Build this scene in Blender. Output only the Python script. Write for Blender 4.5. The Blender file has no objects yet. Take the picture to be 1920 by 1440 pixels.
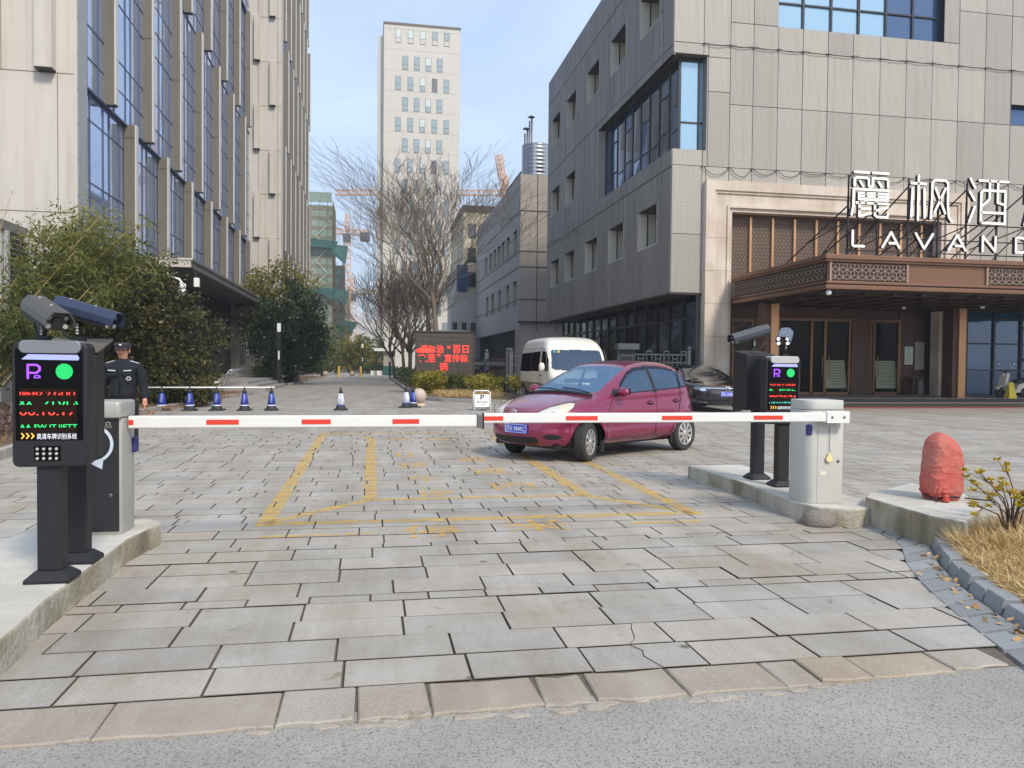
import bpy, bmesh, math, random
import numpy as np
from math import sin, cos, pi, radians, sqrt, atan2, tan
from mathutils import Vector, Matrix

S = bpy.context.scene
COL = S.collection

# ------------------------------------------------------------------ camera
YAW, PIT, ROLL = radians(10.24), radians(-1.48), radians(0.55)
cam = bpy.data.cameras.new('camera')
cam_o = bpy.data.objects.new('camera', cam)
COL.objects.link(cam_o)
fw = Vector((sin(YAW) * cos(PIT), cos(YAW) * cos(PIT), sin(PIT)))
r0 = Vector((cos(YAW), -sin(YAW), 0.0))
u0 = r0.cross(fw)
rr = r0 * cos(ROLL) + u0 * sin(ROLL)
uu = u0 * cos(ROLL) - r0 * sin(ROLL)
cam_o.matrix_world = Matrix(((rr.x, uu.x, -fw.x, 0), (rr.y, uu.y, -fw.y, 0), (rr.z, uu.z, -fw.z, 1.42), (0, 0, 0, 1)))
cam.sensor_fit = 'HORIZONTAL'
cam.sensor_width = 36.0
cam.lens = 1450.0 / 1920 * 36
cam.clip_start = 0.05
cam.clip_end = 3000
S.camera = cam_o

# ------------------------------------------------------------------ light
SUN_EL, SUN_AZ = radians(43), radians(157)      # azimuth clockwise from +Y (behind the camera, a little to the right)
world = bpy.data.worlds.new('World')
S.world = world
world.use_nodes = True
nt = world.node_tree
nt.nodes.clear()
sky = nt.nodes.new('ShaderNodeTexSky')
sky.sky_type = 'NISHITA'
sky.sun_disc = False
sky.sun_elevation = SUN_EL
sky.sun_rotation = SUN_AZ
sky.air_density = 1.2
sky.dust_density = 2.0
sky.ozone_density = 1.5
# thin high cloud: a soft noise over the sky directions
tc = nt.nodes.new('ShaderNodeTexCoord')
mp = nt.nodes.new('ShaderNodeMapping')
mp.inputs['Scale'].default_value = (1.0, 1.0, 2.6)
nz = nt.nodes.new('ShaderNodeTexNoise')
nz.inputs['Scale'].default_value = 2.2
nz.inputs['Detail'].default_value = 6
nz.inputs['Roughness'].default_value = 0.55
nz.inputs['Distortion'].default_value = 0.6
rmp = nt.nodes.new('ShaderNodeValToRGB')
rmp.color_ramp.elements[0].position = 0.40
rmp.color_ramp.elements[0].color = (0.52, 0.52, 0.52, 1)
rmp.color_ramp.elements[1].position = 0.68
rmp.color_ramp.elements[1].color = (0.82, 0.82, 0.82, 1)
mix = nt.nodes.new('ShaderNodeMixRGB')
mix.inputs[2].default_value = (5.4, 6.7, 9.0, 1)
bg = nt.nodes.new('ShaderNodeBackground')
bg.inputs['Strength'].default_value = 0.105
wo = nt.nodes.new('ShaderNodeOutputWorld')
L = nt.links.new
L(tc.outputs['Generated'], mp.inputs[0]); L(mp.outputs[0], nz.inputs['Vector']); L(nz.outputs['Fac'], rmp.inputs[0])
L(rmp.outputs[0], mix.inputs[0]); L(sky.outputs[0], mix.inputs[1]); L(mix.outputs[0], bg.inputs[0]); L(bg.outputs[0], wo.inputs[0])
sun = bpy.data.lights.new('sun', 'SUN')
sun.energy = 2.0
sun.angle = radians(11)
sun.color = (1.0, 0.92, 0.81)
sun_o = bpy.data.objects.new('sun', sun)
COL.objects.link(sun_o)
sd = Vector((sin(SUN_AZ) * cos(SUN_EL), cos(SUN_AZ) * cos(SUN_EL), sin(SUN_EL)))
sun_o.rotation_euler = sd.to_track_quat('Z', 'Y').to_euler()
sun_o.location = sd * 60
S.view_settings.view_transform = 'Standard'
S.view_settings.look = 'None'
S.view_settings.gamma = 1.0
S.view_settings.exposure = 0.60
S.cycles.max_bounces = 6
S.cycles.transparent_max_bounces = 8
S.cycles.use_denoising = True

# ------------------------------------------------------------------ materials
def lin(r, g, b):
    f = lambda c: ((c / 255.0 + 0.055) / 1.055) ** 2.4 if c > 10 else c / 255.0 / 12.92
    return (f(r), f(g), f(b), 1.0)

class NT:
    def __init__(s, m):
        s.m = m; s.t = m.node_tree
    def n(s, t, **k):
        o = s.t.nodes.new(t)
        for a, v in k.items():
            setattr(o, a, v)
        return o
    def l(s, a, b):
        s.t.links.new(a, b)
    def math(s, op, a, b=None, c=None):
        o = s.n('ShaderNodeMath', operation=op)
        for i, v in enumerate((a, b, c)):
            if v is None: continue
            if isinstance(v, (int, float)): o.inputs[i].default_value = v
            else: s.l(v, o.inputs[i])
        return o.outputs[0]
    def mix(s, fac, a, b, mode='MIX'):
        o = s.n('ShaderNodeMixRGB', blend_type=mode)
        for i, v in enumerate((fac, a, b)):
            if isinstance(v, (int, float)): o.inputs[i].default_value = v
            elif isinstance(v, tuple): o.inputs[i].default_value = v
            else: s.l(v, o.inputs[i])
        return o.outputs[0]

def mat(name, col, rough=0.6, metal=0.0, var=0.0, vscale=3.0, bump=0.0, bscale=60.0, spec=0.5, coat=0.0, streak=0.0, attr=None, attr_amt=0.0, col2=None, emit=None, estr=0.0, alpha=1.0):
    """Principled material: base colour with two sizes of noise, optional vertical streaks (weather stains),
    optional per-face tone attribute, fine bump."""
    m = bpy.data.materials.new(name)
    m.use_nodes = True
    k = NT(m)
    b = m.node_tree.nodes['Principled BSDF']
    b.inputs['Roughness'].default_value = rough
    b.inputs['Metallic'].default_value = metal
    b.inputs['Specular IOR Level'].default_value = spec
    b.inputs['Coat Weight'].default_value = coat
    b.inputs['Base Color'].default_value = col
    tcn = k.n('ShaderNodeTexCoord')
    geo = k.n('ShaderNodeNewGeometry')
    c = col
    if var > 0:
        n1 = k.n('ShaderNodeTexNoise'); n1.inputs['Scale'].default_value = vscale; n1.inputs['Detail'].default_value = 5
        k.l(geo.outputs['Position'], n1.inputs['Vector'])
        f = k.math('MULTIPLY_ADD', n1.outputs['Fac'], var * 2.4, 1 - var * 1.2)
        c = k.mix(1.0, c, f, 'MULTIPLY')
        if col2 is not None:
            n3 = k.n('ShaderNodeTexNoise'); n3.inputs['Scale'].default_value = vscale * 0.37; n3.inputs['Detail'].default_value = 3
            k.l(geo.outputs['Position'], n3.inputs['Vector'])
            r = k.n('ShaderNodeValToRGB'); r.color_ramp.elements[0].position = .42; r.color_ramp.elements[1].position = .62
            k.l(n3.outputs['Fac'], r.inputs[0])
            c = k.mix(r.outputs[0], c, col2)
    if streak > 0:
        mpn = k.n('ShaderNodeMapping'); mpn.inputs['Scale'].default_value = (2.2, 2.2, 0.12)
        k.l(geo.outputs['Position'], mpn.inputs[0])
        n2 = k.n('ShaderNodeTexNoise'); n2.inputs['Scale'].default_value = 2.0; n2.inputs['Detail'].default_value = 6
        k.l(mpn.outputs[0], n2.inputs['Vector'])
        r = k.n('ShaderNodeValToRGB'); r.color_ramp.elements[0].position = .5; r.color_ramp.elements[1].position = .75
        r.color_ramp.elements[0].color = (1, 1, 1, 1); v = 1 - streak; r.color_ramp.elements[1].color = (v, v * .98, v * .95, 1)
        k.l(n2.outputs['Fac'], r.inputs[0])
        c = k.mix(1.0, c, r.outputs[0], 'MULTIPLY')
    if attr:
        a = k.n('ShaderNodeAttribute', attribute_name=attr)
        f = k.math('MULTIPLY_ADD', a.outputs['Fac'], attr_amt * 2, 1 - attr_amt)
        c = k.mix(1.0, c, f, 'MULTIPLY')
    if not isinstance(c, tuple):
        k.l(c, b.inputs['Base Color'])
    if bump > 0:
        n4 = k.n('ShaderNodeTexNoise'); n4.inputs['Scale'].default_value = bscale; n4.inputs['Detail'].default_value = 4
        k.l(geo.outputs['Position'], n4.inputs['Vector'])
        bp = k.n('ShaderNodeBump'); bp.inputs['Strength'].default_value = bump; bp.inputs['Distance'].default_value = 0.02
        k.l(n4.outputs['Fac'], bp.inputs['Height']); k.l(bp.outputs[0], b.inputs['Normal'])
    if emit:
        b.inputs['Emission Color'].default_value = emit
        b.inputs['Emission Strength'].default_value = estr
    if alpha < 1:
        b.inputs['Alpha'].default_value = alpha
    return m

def glass_mat(name, tint, rough=0.03, see=0.35, metal=0.0, wavy=0.0, ior=1.7):
    """window glass: dark tinted body, mirror-like coat, part see-through"""
    m = bpy.data.materials.new(name)
    m.use_nodes = True
    k = NT(m)
    t = m.node_tree
    b = t.nodes['Principled BSDF']
    b.inputs['Base Color'].default_value = tint
    b.inputs['Roughness'].default_value = rough
    b.inputs['Metallic'].default_value = metal
    b.inputs['IOR'].default_value = ior
    b.inputs['Specular IOR Level'].default_value = 0.8 if ior > 1.6 else .5
    if wavy > 0:
        geo = k.n('ShaderNodeNewGeometry')
        n4 = k.n('ShaderNodeTexNoise'); n4.inputs['Scale'].default_value = 0.8
        k.l(geo.outputs['Position'], n4.inputs['Vector'])
        bp = k.n('ShaderNodeBump'); bp.inputs['Strength'].default_value = wavy; bp.inputs['Distance'].default_value = 0.05
        k.l(n4.outputs['Fac'], bp.inputs['Height']); k.l(bp.outputs[0], b.inputs['Normal'])
    if see > 0:
        tr = k.n('ShaderNodeBsdfTransparent'); tr.inputs[0].default_value = (0.75, 0.85, 0.88, 1)
        mx = k.n('ShaderNodeMixShader'); mx.inputs[0].default_value = see
        k.l(b.outputs[0], mx.inputs[1]); k.l(tr.outputs[0], mx.inputs[2])
        k.l(mx.outputs[0], t.nodes['Material Output'].inputs[0])
    return m

def dots_mat(name, col, hole, pitch, axis, r=0.27, var=0.06, streak=0.12, rough=0.5, rows=False):
    """perforated sheet: round holes on a square grid (axis = horizontal coordinate, 0 for X, 1 for Y)"""
    m = mat(name, col, rough, 0.0, var, 0.35, streak=streak, attr='tone', attr_amt=0.12)
    k = NT(m)
    b = m.node_tree.nodes['Principled BSDF']
    src = b.inputs['Base Color'].links[0].from_socket
    geo = k.n('ShaderNodeNewGeometry'); sp = k.n('ShaderNodeSeparateXYZ'); k.l(geo.outputs['Position'], sp.inputs[0])
    fr = lambda o: k.math('SUBTRACT', k.math('FRACT', k.math('DIVIDE', o, pitch)), 0.5)
    h, v = fr(sp.outputs[axis]), fr(sp.outputs[2])
    if rows:
        d = k.math('ABSOLUTE', v)
    else:
        d = k.math('SQRT', k.math('ADD', k.math('MULTIPLY', h, h), k.math('MULTIPLY', v, v)))
    msk = k.math('LESS_THAN', d, r)
    k.l(k.mix(msk, src, hole), b.inputs['Base Color'])
    return m

def emis(name, col, s=1.0):
    m = bpy.data.materials.new(name); m.use_nodes = True
    b = m.node_tree.nodes['Principled BSDF']
    b.inputs['Base Color'].default_value = (col[0] * .3, col[1] * .3, col[2] * .3, 1)
    b.inputs['Emission Color'].default_value = col
    b.inputs['Emission Strength'].default_value = s
    return m

# ------------------------------------------------------------------ mesh helpers
class MB:
    """collects vertices and faces of ONE mesh"""
    def __init__(s):
        s.v = []; s.f = []; s.m = []; s.sm = []
    def add(s, vs, fs, mi=0, smooth=False):
        o = len(s.v)
        s.v += [tuple(p) for p in vs]
        s.f += [tuple(i + o for i in f) for f in fs]
        s.m += [mi] * len(fs); s.sm += [smooth] * len(fs)
    def quad(s, a, b, c, d, mi=0):
        s.add((a, b, c, d), ((0, 1, 2, 3),), mi)
    def box(s, x0, x1, y0, y1, z0, z1, mi=0):
        s.add([(x, y, z) for z in (z0, z1) for y in (y0, y1) for x in (x0, x1)],
              [(0, 2, 3, 1), (4, 5, 7, 6), (0, 1, 5, 4), (2, 6, 7, 3), (0, 4, 6, 2), (1, 3, 7, 5)], mi)
    def obox(s, c, sx, sy, sz, R=None, mi=0):
        R = R or Matrix.Identity(3); c = Vector(c)
        s.add([c + R @ Vector((x * sx / 2, y * sy / 2, z * sz / 2)) for z in (-1, 1) for y in (-1, 1) for x in (-1, 1)],
              [(0, 2, 3, 1), (4, 5, 7, 6), (0, 1, 5, 4), (2, 6, 7, 3), (0, 4, 6, 2), (1, 3, 7, 5)], mi)
    def bar(s, a, b, w, h, mi=0):
        a, b = Vector(a), Vector(b); d = (b - a)
        q = d.to_track_quat('Y', 'Z').to_matrix()
        s.obox((a + b) / 2, w, d.length, h, q, mi)
    def prism(s, poly, a, b, axis='y', mi=0, smooth=False):
        """poly in the two remaining axes, pushed from a to b along axis"""
        f = {'x': lambda p, t: (t, p[0], p[1]), 'y': lambda p, t: (p[0], t, p[1]), 'z': lambda p, t: (p[0], p[1], t)}[axis]
        n = len(poly)
        s.add([f(p, a) for p in poly] + [f(p, b) for p in poly],
              [tuple(range(n))[::-1], tuple(range(n, 2 * n))], mi)
        o = len(s.v) - 2 * n
        for i in range(n):
            s.f.append((o + i, o + (i + 1) % n, o + n + (i + 1) % n, o + n + i)); s.m.append(mi); s.sm.append(smooth)
    def tube(s, pts, rad, n=8, mi=0, cap=True, smooth=True):
        pts = [Vector(p) for p in pts]
        if not isinstance(rad, (list, tuple)): rad = [rad] * len(pts)
        o = len(s.v)
        up = None
        for i, p in enumerate(pts):
            d = (pts[min(i + 1, len(pts) - 1)] - pts[max(i - 1, 0)])
            d = d.normalized() if d.length > 1e-9 else Vector((0, 0, 1))
            if up is None:
                up = d.orthogonal().normalized()
            else:
                up = (up - d * up.dot(d)); up = up.normalized() if up.length > 1e-6 else d.orthogonal().normalized()
            sd_ = d.cross(up)
            for j in range(n):
                a = 2 * pi * j / n
                s.v.append(tuple(p + (up * cos(a) + sd_ * sin(a)) * rad[i]))
        for i in range(len(pts) - 1):
            for j in range(n):
                s.f.append((o + i * n + j, o + i * n + (j + 1) % n, o + (i + 1) * n + (j + 1) % n, o + (i + 1) * n + j)); s.m.append(mi); s.sm.append(smooth)
        if cap:
            s.f.append(tuple(o + j for j in range(n))[::-1]); s.m.append(mi); s.sm.append(False)
            e = o + (len(pts) - 1) * n
            s.f.append(tuple(e + j for j in range(n))); s.m.append(mi); s.sm.append(False)
    def lathe(s, prof, c=(0, 0, 0), axis='z', n=24, mi=0, smooth=True, R=None):
        """prof: (radius, height) pairs"""
        o = len(s.v); c = Vector(c)
        for r, h in prof:
            for j in range(n):
                a = 2 * pi * j / n
                p = {'z': (r * cos(a), r * sin(a), h), 'y': (r * cos(a), h, -r * sin(a)), 'x': (h, r * cos(a), r * sin(a))}[axis]
                p = Vector(p)
                if R: p = R @ p
                s.v.append(tuple(c + p))
        for i in range(len(prof) - 1):
            for j in range(n):
                s.f.append((o + i * n + j, o + i * n + (j + 1) % n, o + (i + 1) * n + (j + 1) % n, o + (i + 1) * n + j)); s.m.append(mi); s.sm.append(smooth)
        s.f.append(tuple(o + j for j in range(n))[::-1]); s.m.append(mi); s.sm.append(False)
        e = o + (len(prof) - 1) * n
        s.f.append(tuple(e + j for j in range(n))); s.m.append(mi); s.sm.append(False)
    def sphere(s, c, r, n=16, k=10, mi=0, sz=1.0):
        s.lathe([(max(1e-4, r * sin(pi * i / k)), -r * sz * cos(pi * i / k)) for i in range(k + 1)], c, 'z', n, mi)
    def ribbon(s, pts, w, y0, y1, mi=0, n=8, closed=False):
        """letter stroke: thick rounded polyline in the XZ plane pushed from y0 (front) to y1"""
        for i in range(len(pts) - 1):
            a, b = Vector((pts[i][0], pts[i][1])), Vector((pts[i + 1][0], pts[i + 1][1]))
            d = b - a
            if d.length < 1e-6: continue
            ang = atan2(d.y, d.x)
            poly = [(b.x + w / 2 * cos(ang - pi / 2 + pi * t / n), b.y + w / 2 * sin(ang - pi / 2 + pi * t / n)) for t in range(n + 1)]
            poly += [(a.x + w / 2 * cos(ang + pi / 2 + pi * t / n), a.y + w / 2 * sin(ang + pi / 2 + pi * t / n)) for t in range(n + 1)]
            e = 0.0006 * (i % 4)
            m = len(poly); o = len(s.v)
            s.v += [(p[0], y0 - e, p[1]) for p in poly] + [(p[0], y1 + e, p[1]) for p in poly]
            s.f.append(tuple(range(o, o + m))); s.m.append(mi); s.sm.append(False)
            s.f.append(tuple(range(o + m, o + 2 * m))[::-1]); s.m.append(mi + 1); s.sm.append(False)
            for j in range(m):
                s.f.append((o + j, o + m + j, o + m + (j + 1) % m, o + (j + 1) % m)); s.m.append(mi + 1); s.sm.append(False)
    def xf(s, M, start=0):
        for i in range(start, len(s.v)):
            s.v[i] = tuple(M @ Vector(s.v[i]))
    def build(s, name, mats, parent=None, local=False, bevel=0, label=None, tone=None, kind=None, seg=2):
        me = bpy.data.meshes.new(name)
        off = Vector((0, 0, 0))
        if parent is not None and not local:
            p = parent
            while p is not None:
                off = off + p.location; p = p.parent
        vs = [(x - off.x, y - off.y, z - off.z) for x, y, z in s.v] if off.length > 0 else s.v
        me.from_pydata(vs, [], s.f)
        if not isinstance(mats, (list, tuple)): mats = [mats]
        for m in mats: me.materials.append(m)
        me.polygons.foreach_set('material_index', s.m)
        me.polygons.foreach_set('use_smooth', s.sm)
        if tone is not None:
            at = me.attributes.new('tone', 'FLOAT', 'FACE')
            at.data.foreach_set('value', tone)
        me.update()
        o = bpy.data.objects.new(name, me)
        COL.objects.link(o)
        if parent is not None: o.parent = parent
        if bevel:
            bv = o.modifiers.new('bevel', 'BEVEL'); bv.width = bevel; bv.segments = seg; bv.limit_method = 'ANGLE'; bv.angle_limit = radians(40)
        if label: o['label'] = label
        if kind: o['kind'] = kind
        return o

def tag(o, label=None, cat=None, group=None, kind=None):
    if label: o['label'] = label
    if cat: o['category'] = cat
    if group: o['group'] = group
    if kind: o['kind'] = kind
    return o

def empty(name, loc, label=None, cat=None, group=None, rz=0.0, sc=1.0):
    o = bpy.data.objects.new(name, None)
    o.empty_display_size = 0.2
    COL.objects.link(o)
    o.location = loc; o.rotation_euler = (0, 0, rz); o.scale = (sc, sc, sc)
    return tag(o, label, cat, group)

def copy_tree(o, parent=None):
    c = o.copy(); COL.objects.link(c)
    if parent is not None: c.parent = parent
    for ch in list(o.children): copy_tree(ch, c)
    return c

def text_mb(txt, size, width=None, height=None, mi=0, depth=0.0, thick=0.0, spacing=1.0):
    """glyph outlines of the built-in font as an MB in the XZ plane, lower left corner at the origin, facing -Y"""
    cu = bpy.data.curves.new('glyphs', 'FONT'); cu.body = txt; cu.size = size; cu.resolution_u = 3
    cu.extrude = depth; cu.offset = thick; cu.space_character = spacing
    o = bpy.data.objects.new('glyphs', cu); COL.objects.link(o)
    bpy.context.view_layer.update()
    me = bpy.data.meshes.new_from_object(o.evaluated_get(bpy.context.evaluated_depsgraph_get()))
    bpy.data.objects.remove(o); bpy.data.curves.remove(cu)
    mb = MB()
    if len(me.vertices):
        P = np.array([v.co for v in me.vertices])
        P[:, :2] -= P[:, :2].min(0)
        w, h = P[:, 0].max(), P[:, 1].max()
        sx = width / w if width else 1.0
        sz = height / h if height else (sx if width else 1.0)
        if height and not width: sx = sz
        mb.add([(p[0] * sx, -p[2], p[1] * sz) for p in P], [tuple(f.vertices) for f in me.polygons], mi)
    bpy.data.meshes.remove(me)
    return mb

def merge(dst, src, M=None, mi=None):
    o = len(dst.v)
    dst.v += [tuple(M @ Vector(p)) for p in src.v] if M is not None else src.v
    dst.f += [tuple(i + o for i in f) for f in src.f]
    dst.m += src.m if mi is None else [mi] * len(src.m)
    dst.sm += src.sm

def np_mesh(name, V, F, mats, parent=None, tone=None, mi=None, smooth=False):
    """fast mesh from numpy arrays, F (n, 4)"""
    me = bpy.data.meshes.new(name)
    n, k = F.shape
    me.vertices.add(len(V)); me.vertices.foreach_set('co', np.ascontiguousarray(V, dtype=np.float32).ravel())
    me.loops.add(n * k); me.loops.foreach_set('vertex_index', F.ravel().astype(np.int32))
    me.polygons.add(n); me.polygons.foreach_set('loop_start', np.arange(0, n * k, k, dtype=np.int32))
    for m in (mats if isinstance(mats, (list, tuple)) else [mats]): me.materials.append(m)
    if mi is not None: me.polygons.foreach_set('material_index', mi.astype(np.int32))
    if smooth: me.polygons.foreach_set('use_smooth', np.ones(n, dtype=bool))
    if tone is not None:
        at = me.attributes.new('tone', 'FLOAT', 'FACE'); at.data.foreach_set('value', tone.astype(np.float32))
    me.update(calc_edges=True); me.validate()
    o = bpy.data.objects.new(name, me); COL.objects.link(o)
    if parent is not None: o.parent = parent
    return o

def rot_z(a): return Matrix.Rotation(a, 4, 'Z')
def at(x, y, z, rz=0.0): return Matrix.Translation((x, y, z)) @ rot_z(rz)
# ================================================================== GROUND
rnd = random.Random(7)

def paver_material():
    m = bpy.data.materials.new('granite_paving'); m.use_nodes = True
    k = NT(m); b = m.node_tree.nodes['Principled BSDF']
    a = k.n('ShaderNodeAttribute', attribute_name='tone')
    r = k.n('ShaderNodeValToRGB'); cr = r.color_ramp
    cr.elements[0].position = 0.0; cr.elements[0].color = lin(164, 160, 153)
    cr.elements[1].position = 1.0; cr.elements[1].color = lin(176, 164, 147)
    for p, c in ((0.3, lin(172, 169, 161)), (0.55, lin(178, 171, 160)), (0.8, lin(173, 166, 155)), (0.9, lin(165, 155, 141))):
        e = cr.elements.new(p); e.color = c
    k.l(a.outputs['Fac'], r.inputs[0])
    geo = k.n('ShaderNodeNewGeometry')
    n1 = k.n('ShaderNodeTexNoise'); n1.inputs['Scale'].default_value = 150; n1.inputs['Detail'].default_value = 2
    k.l(geo.outputs['Position'], n1.inputs['Vector'])
    c = k.mix(1.0, r.outputs[0], k.math('MULTIPLY_ADD', n1.outputs['Fac'], 0.9, 0.55), 'MULTIPLY')
    n2 = k.n('ShaderNodeTexNoise'); n2.inputs['Scale'].default_value = 1.1; n2.inputs['Detail'].default_value = 7; n2.inputs['Roughness'].default_value = .65
    k.l(geo.outputs['Position'], n2.inputs['Vector'])
    r2 = k.n('ShaderNodeValToRGB'); r2.color_ramp.elements[0].position = .35; r2.color_ramp.elements[1].position = .62
    r2.color_ramp.elements[0].color = lin(232, 227, 219); r2.color_ramp.elements[1].color = (1, 1, 1, 1)
    k.l(n2.outputs['Fac'], r2.inputs[0])
    c = k.mix(1.0, c, r2.outputs[0], 'MULTIPLY')
    n3 = k.n('ShaderNodeTexNoise'); n3.inputs['Scale'].default_value = 5.5; n3.inputs['Detail'].default_value = 5; n3.inputs['Distortion'].default_value = 1.0
    k.l(geo.outputs['Position'], n3.inputs['Vector'])
    r3 = k.n('ShaderNodeValToRGB'); r3.color_ramp.elements[0].position = .25; r3.color_ramp.elements[1].position = .34
    r3.color_ramp.elements[0].color = lin(206, 200, 192); r3.color_ramp.elements[1].color = (1, 1, 1, 1)
    k.l(n3.outputs['Fac'], r3.inputs[0])
    c = k.mix(1.0, c, r3.outputs[0], 'MULTIPLY')
    # wheel tracks and foot traffic: long faint darker bands running through the gate
    sp = k.n('ShaderNodeSeparateXYZ'); k.l(geo.outputs['Position'], sp.inputs[0])
    mpp = k.n('ShaderNodeMapping'); mpp.inputs['Scale'].default_value = (1.1, .16, 1); k.l(geo.outputs['Position'], mpp.inputs[0])
    n5 = k.n('ShaderNodeTexNoise'); n5.inputs['Scale'].default_value = 1.6; n5.inputs['Detail'].default_value = 8; n5.inputs['Roughness'].default_value = .7
    k.l(mpp.outputs[0], n5.inputs['Vector'])
    r5 = k.n('ShaderNodeValToRGB'); r5.color_ramp.elements[0].position = .36; r5.color_ramp.elements[1].position = .60
    r5.color_ramp.elements[0].color = lin(230, 226, 220); r5.color_ramp.elements[1].color = (1, 1, 1, 1)
    k.l(n5.outputs['Fac'], r5.inputs[0]); c = k.mix(1.0, c, r5.outputs[0], 'MULTIPLY')
    v6 = k.n('ShaderNodeTexVoronoi'); v6.inputs['Scale'].default_value = 1.7; k.l(geo.outputs['Position'], v6.inputs['Vector'])
    r6 = k.n('ShaderNodeValToRGB'); r6.color_ramp.elements[0].position = .035; r6.color_ramp.elements[1].position = .06
    r6.color_ramp.elements[0].color = lin(176, 172, 166); r6.color_ramp.elements[1].color = (1, 1, 1, 1)
    k.l(v6.outputs['Distance'], r6.inputs[0]); c = k.mix(1.0, c, r6.outputs[0], 'MULTIPLY')
    k.l(c, b.inputs['Base Color'])
    b.inputs['Roughness'].default_value = 0.8
    n4 = k.n('ShaderNodeTexNoise'); n4.inputs['Scale'].default_value = 110; n4.inputs['Detail'].default_value = 4
    k.l(geo.outputs['Position'], n4.inputs['Vector'])
    bp = k.n('ShaderNodeBump'); bp.inputs['Strength'].default_value = 0.35; bp.inputs['Distance'].default_value = 0.006
    k.l(n4.outputs['Fac'], bp.inputs['Height']); k.l(bp.outputs[0], b.inputs['Normal'])
    return m

def asphalt_material():
    m = bpy.data.materials.new('asphalt'); m.use_nodes = True
    k = NT(m); b = m.node_tree.nodes['Principled BSDF']
    geo = k.n('ShaderNodeNewGeometry')
    v = k.n('ShaderNodeTexVoronoi'); v.inputs['Scale'].default_value = 150
    k.l(geo.outputs['Position'], v.inputs['Vector'])
    r = k.n('ShaderNodeValToRGB'); cr = r.color_ramp
    cr.elements[0].position = 0; cr.elements[0].color = lin(140, 135, 128)
    cr.elements[1].position = 1; cr.elements[1].color = lin(160, 155, 146)
    e = cr.elements.new(.12); e.color = lin(108, 103, 97)
    e = cr.elements.new(.22); e.color = lin(150, 145, 137)
    sp = k.n('ShaderNodeSeparateColor'); k.l(v.outputs['Color'], sp.inputs[0])
    k.l(sp.outputs[0], r.inputs[0])
    n2 = k.n('ShaderNodeTexNoise'); n2.inputs['Scale'].default_value = 1.6; n2.inputs['Detail'].default_value = 6
    k.l(geo.outputs['Position'], n2.inputs['Vector'])
    c = k.mix(1.0, r.outputs[0], k.math('MULTIPLY_ADD', n2.outputs['Fac'], 0.7, 0.62), 'MULTIPLY')
    k.l(c, b.inputs['Base Color']); b.inputs['Roughness'].default_value = .85
    bp = k.n('ShaderNodeBump'); bp.inputs['Strength'].default_value = .4; bp.inputs['Distance'].default_value = .004
    k.l(v.outputs['Distance'], bp.inputs['Height']); k.l(bp.outputs[0], b.inputs['Normal'])
    return m

M_PAVE = paver_material()
M_ASPH = asphalt_material()
M_JOINT = mat('joint_dirt', lin(100, 91, 80), 0.95, var=.3, vscale=14)
M_CONC = mat('concrete', lin(196, 191, 180), 0.9, var=.16, vscale=5, bump=.5, bscale=40, col2=lin(180, 174, 160))
M_CONCD = mat('stained_concrete', lin(178, 171, 154), 0.92, var=.28, vscale=6, bump=.7, bscale=30, streak=.45, col2=lin(140, 130, 106))
M_SOIL = mat('soil', lin(96, 78, 58), 1.0, var=.35, vscale=9, bump=.8, bscale=25, col2=lin(120, 96, 66))
M_BLUESTONE = mat('bluestone', lin(132, 134, 134), 0.8, var=.14, vscale=6, bump=.3, bscale=70, attr='tone', attr_amt=.18)
M_FARGROUND = mat('far_ground', lin(140, 136, 130), 0.95, var=.15, vscale=.2)
M_KERB = mat('kerb_granite', lin(158, 152, 143), 0.85, var=.15, vscale=8, bump=.3, bscale=60)

g = MB(); g.box(-1500, 1500, -300, 2500, -0.6, -0.06); g.build('ground', M_FARGROUND, kind='structure')

# asphalt road in front (its edge follows the worn paving edge)
def edgeY(x): return 3.10 + 0.012 * max(x, 0) ** 2
a = MB(); a.box(-40, 40, -12, 3.3, -0.05, -0.014); a.build('road', M_ASPH, kind='structure')
j = MB(); j.box(-30, 40, 3.2, 110, -0.05, -0.012); j.build('paving_bed', M_JOINT, kind='structure')

band_in = [(4.31, 6.14), (4.20, 5.54), (3.79, 4.93), (3.54, 4.43), (3.33, 3.92), (3.20, 3.54), (3.05, 3.1)]
band_out = [(4.53, 6.34), (4.42, 5.51), (4.02, 4.90), (3.77, 4.40), (3.59, 3.98), (3.47, 3.58), (3.38, 3.1)]
def right_limit(y):
    if y > 6.1: return 33.0
    for (x0, y0), (x1, y1) in zip(band_in, band_in[1:]):
        if y1 <= y <= y0: return x1 + (x0 - x1) * (y - y1) / (y0 - y1) + 0.04
    return 3.05

pv = MB(); tone = []; RECTS = []; DIRT = [0]
def paver(poly, z=0.0, b=0.006, t=None, deep=False):
    """one stone: bevelled top; poly counter-clockwise"""
    t = rnd.random() * .85 if t is None else t
    n = len(poly); cx = sum(p[0] for p in poly) / n; cy = sum(p[1] for p in poly) / n
    if b <= 0:
        pv.add([(x, y, z) for x, y in poly], [tuple(range(n))]); tone.append(t); return
    def ins(p):
        dx, dy = cx - p[0], cy - p[1]; return (p[0] + math.copysign(min(b, abs(dx)), dx), p[1] + math.copysign(min(b, abs(dy)), dy))
    tp = [ins(p) for p in poly]
    fs = [tuple(range(n))] + [(i + n, (i + 1) % n + n, (i + 1) % n, i) for i in range(n)]
    vs = [(x, y, z) for x, y in tp] + [(x, y, z - b * .9) for x, y in poly]
    if deep:
        vs += [(x, y, -0.035) for x, y in poly]
        fs += [(i + 2 * n, (i + 1) % n + 2 * n, (i + 1) % n + n, i + n) for i in range(n)]
    pv.add(vs, fs); tone.extend([t] * len(fs))
    if not deep:
        for q_ in range(1, len(fs)): pv.m[-q_] = 1

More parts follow.
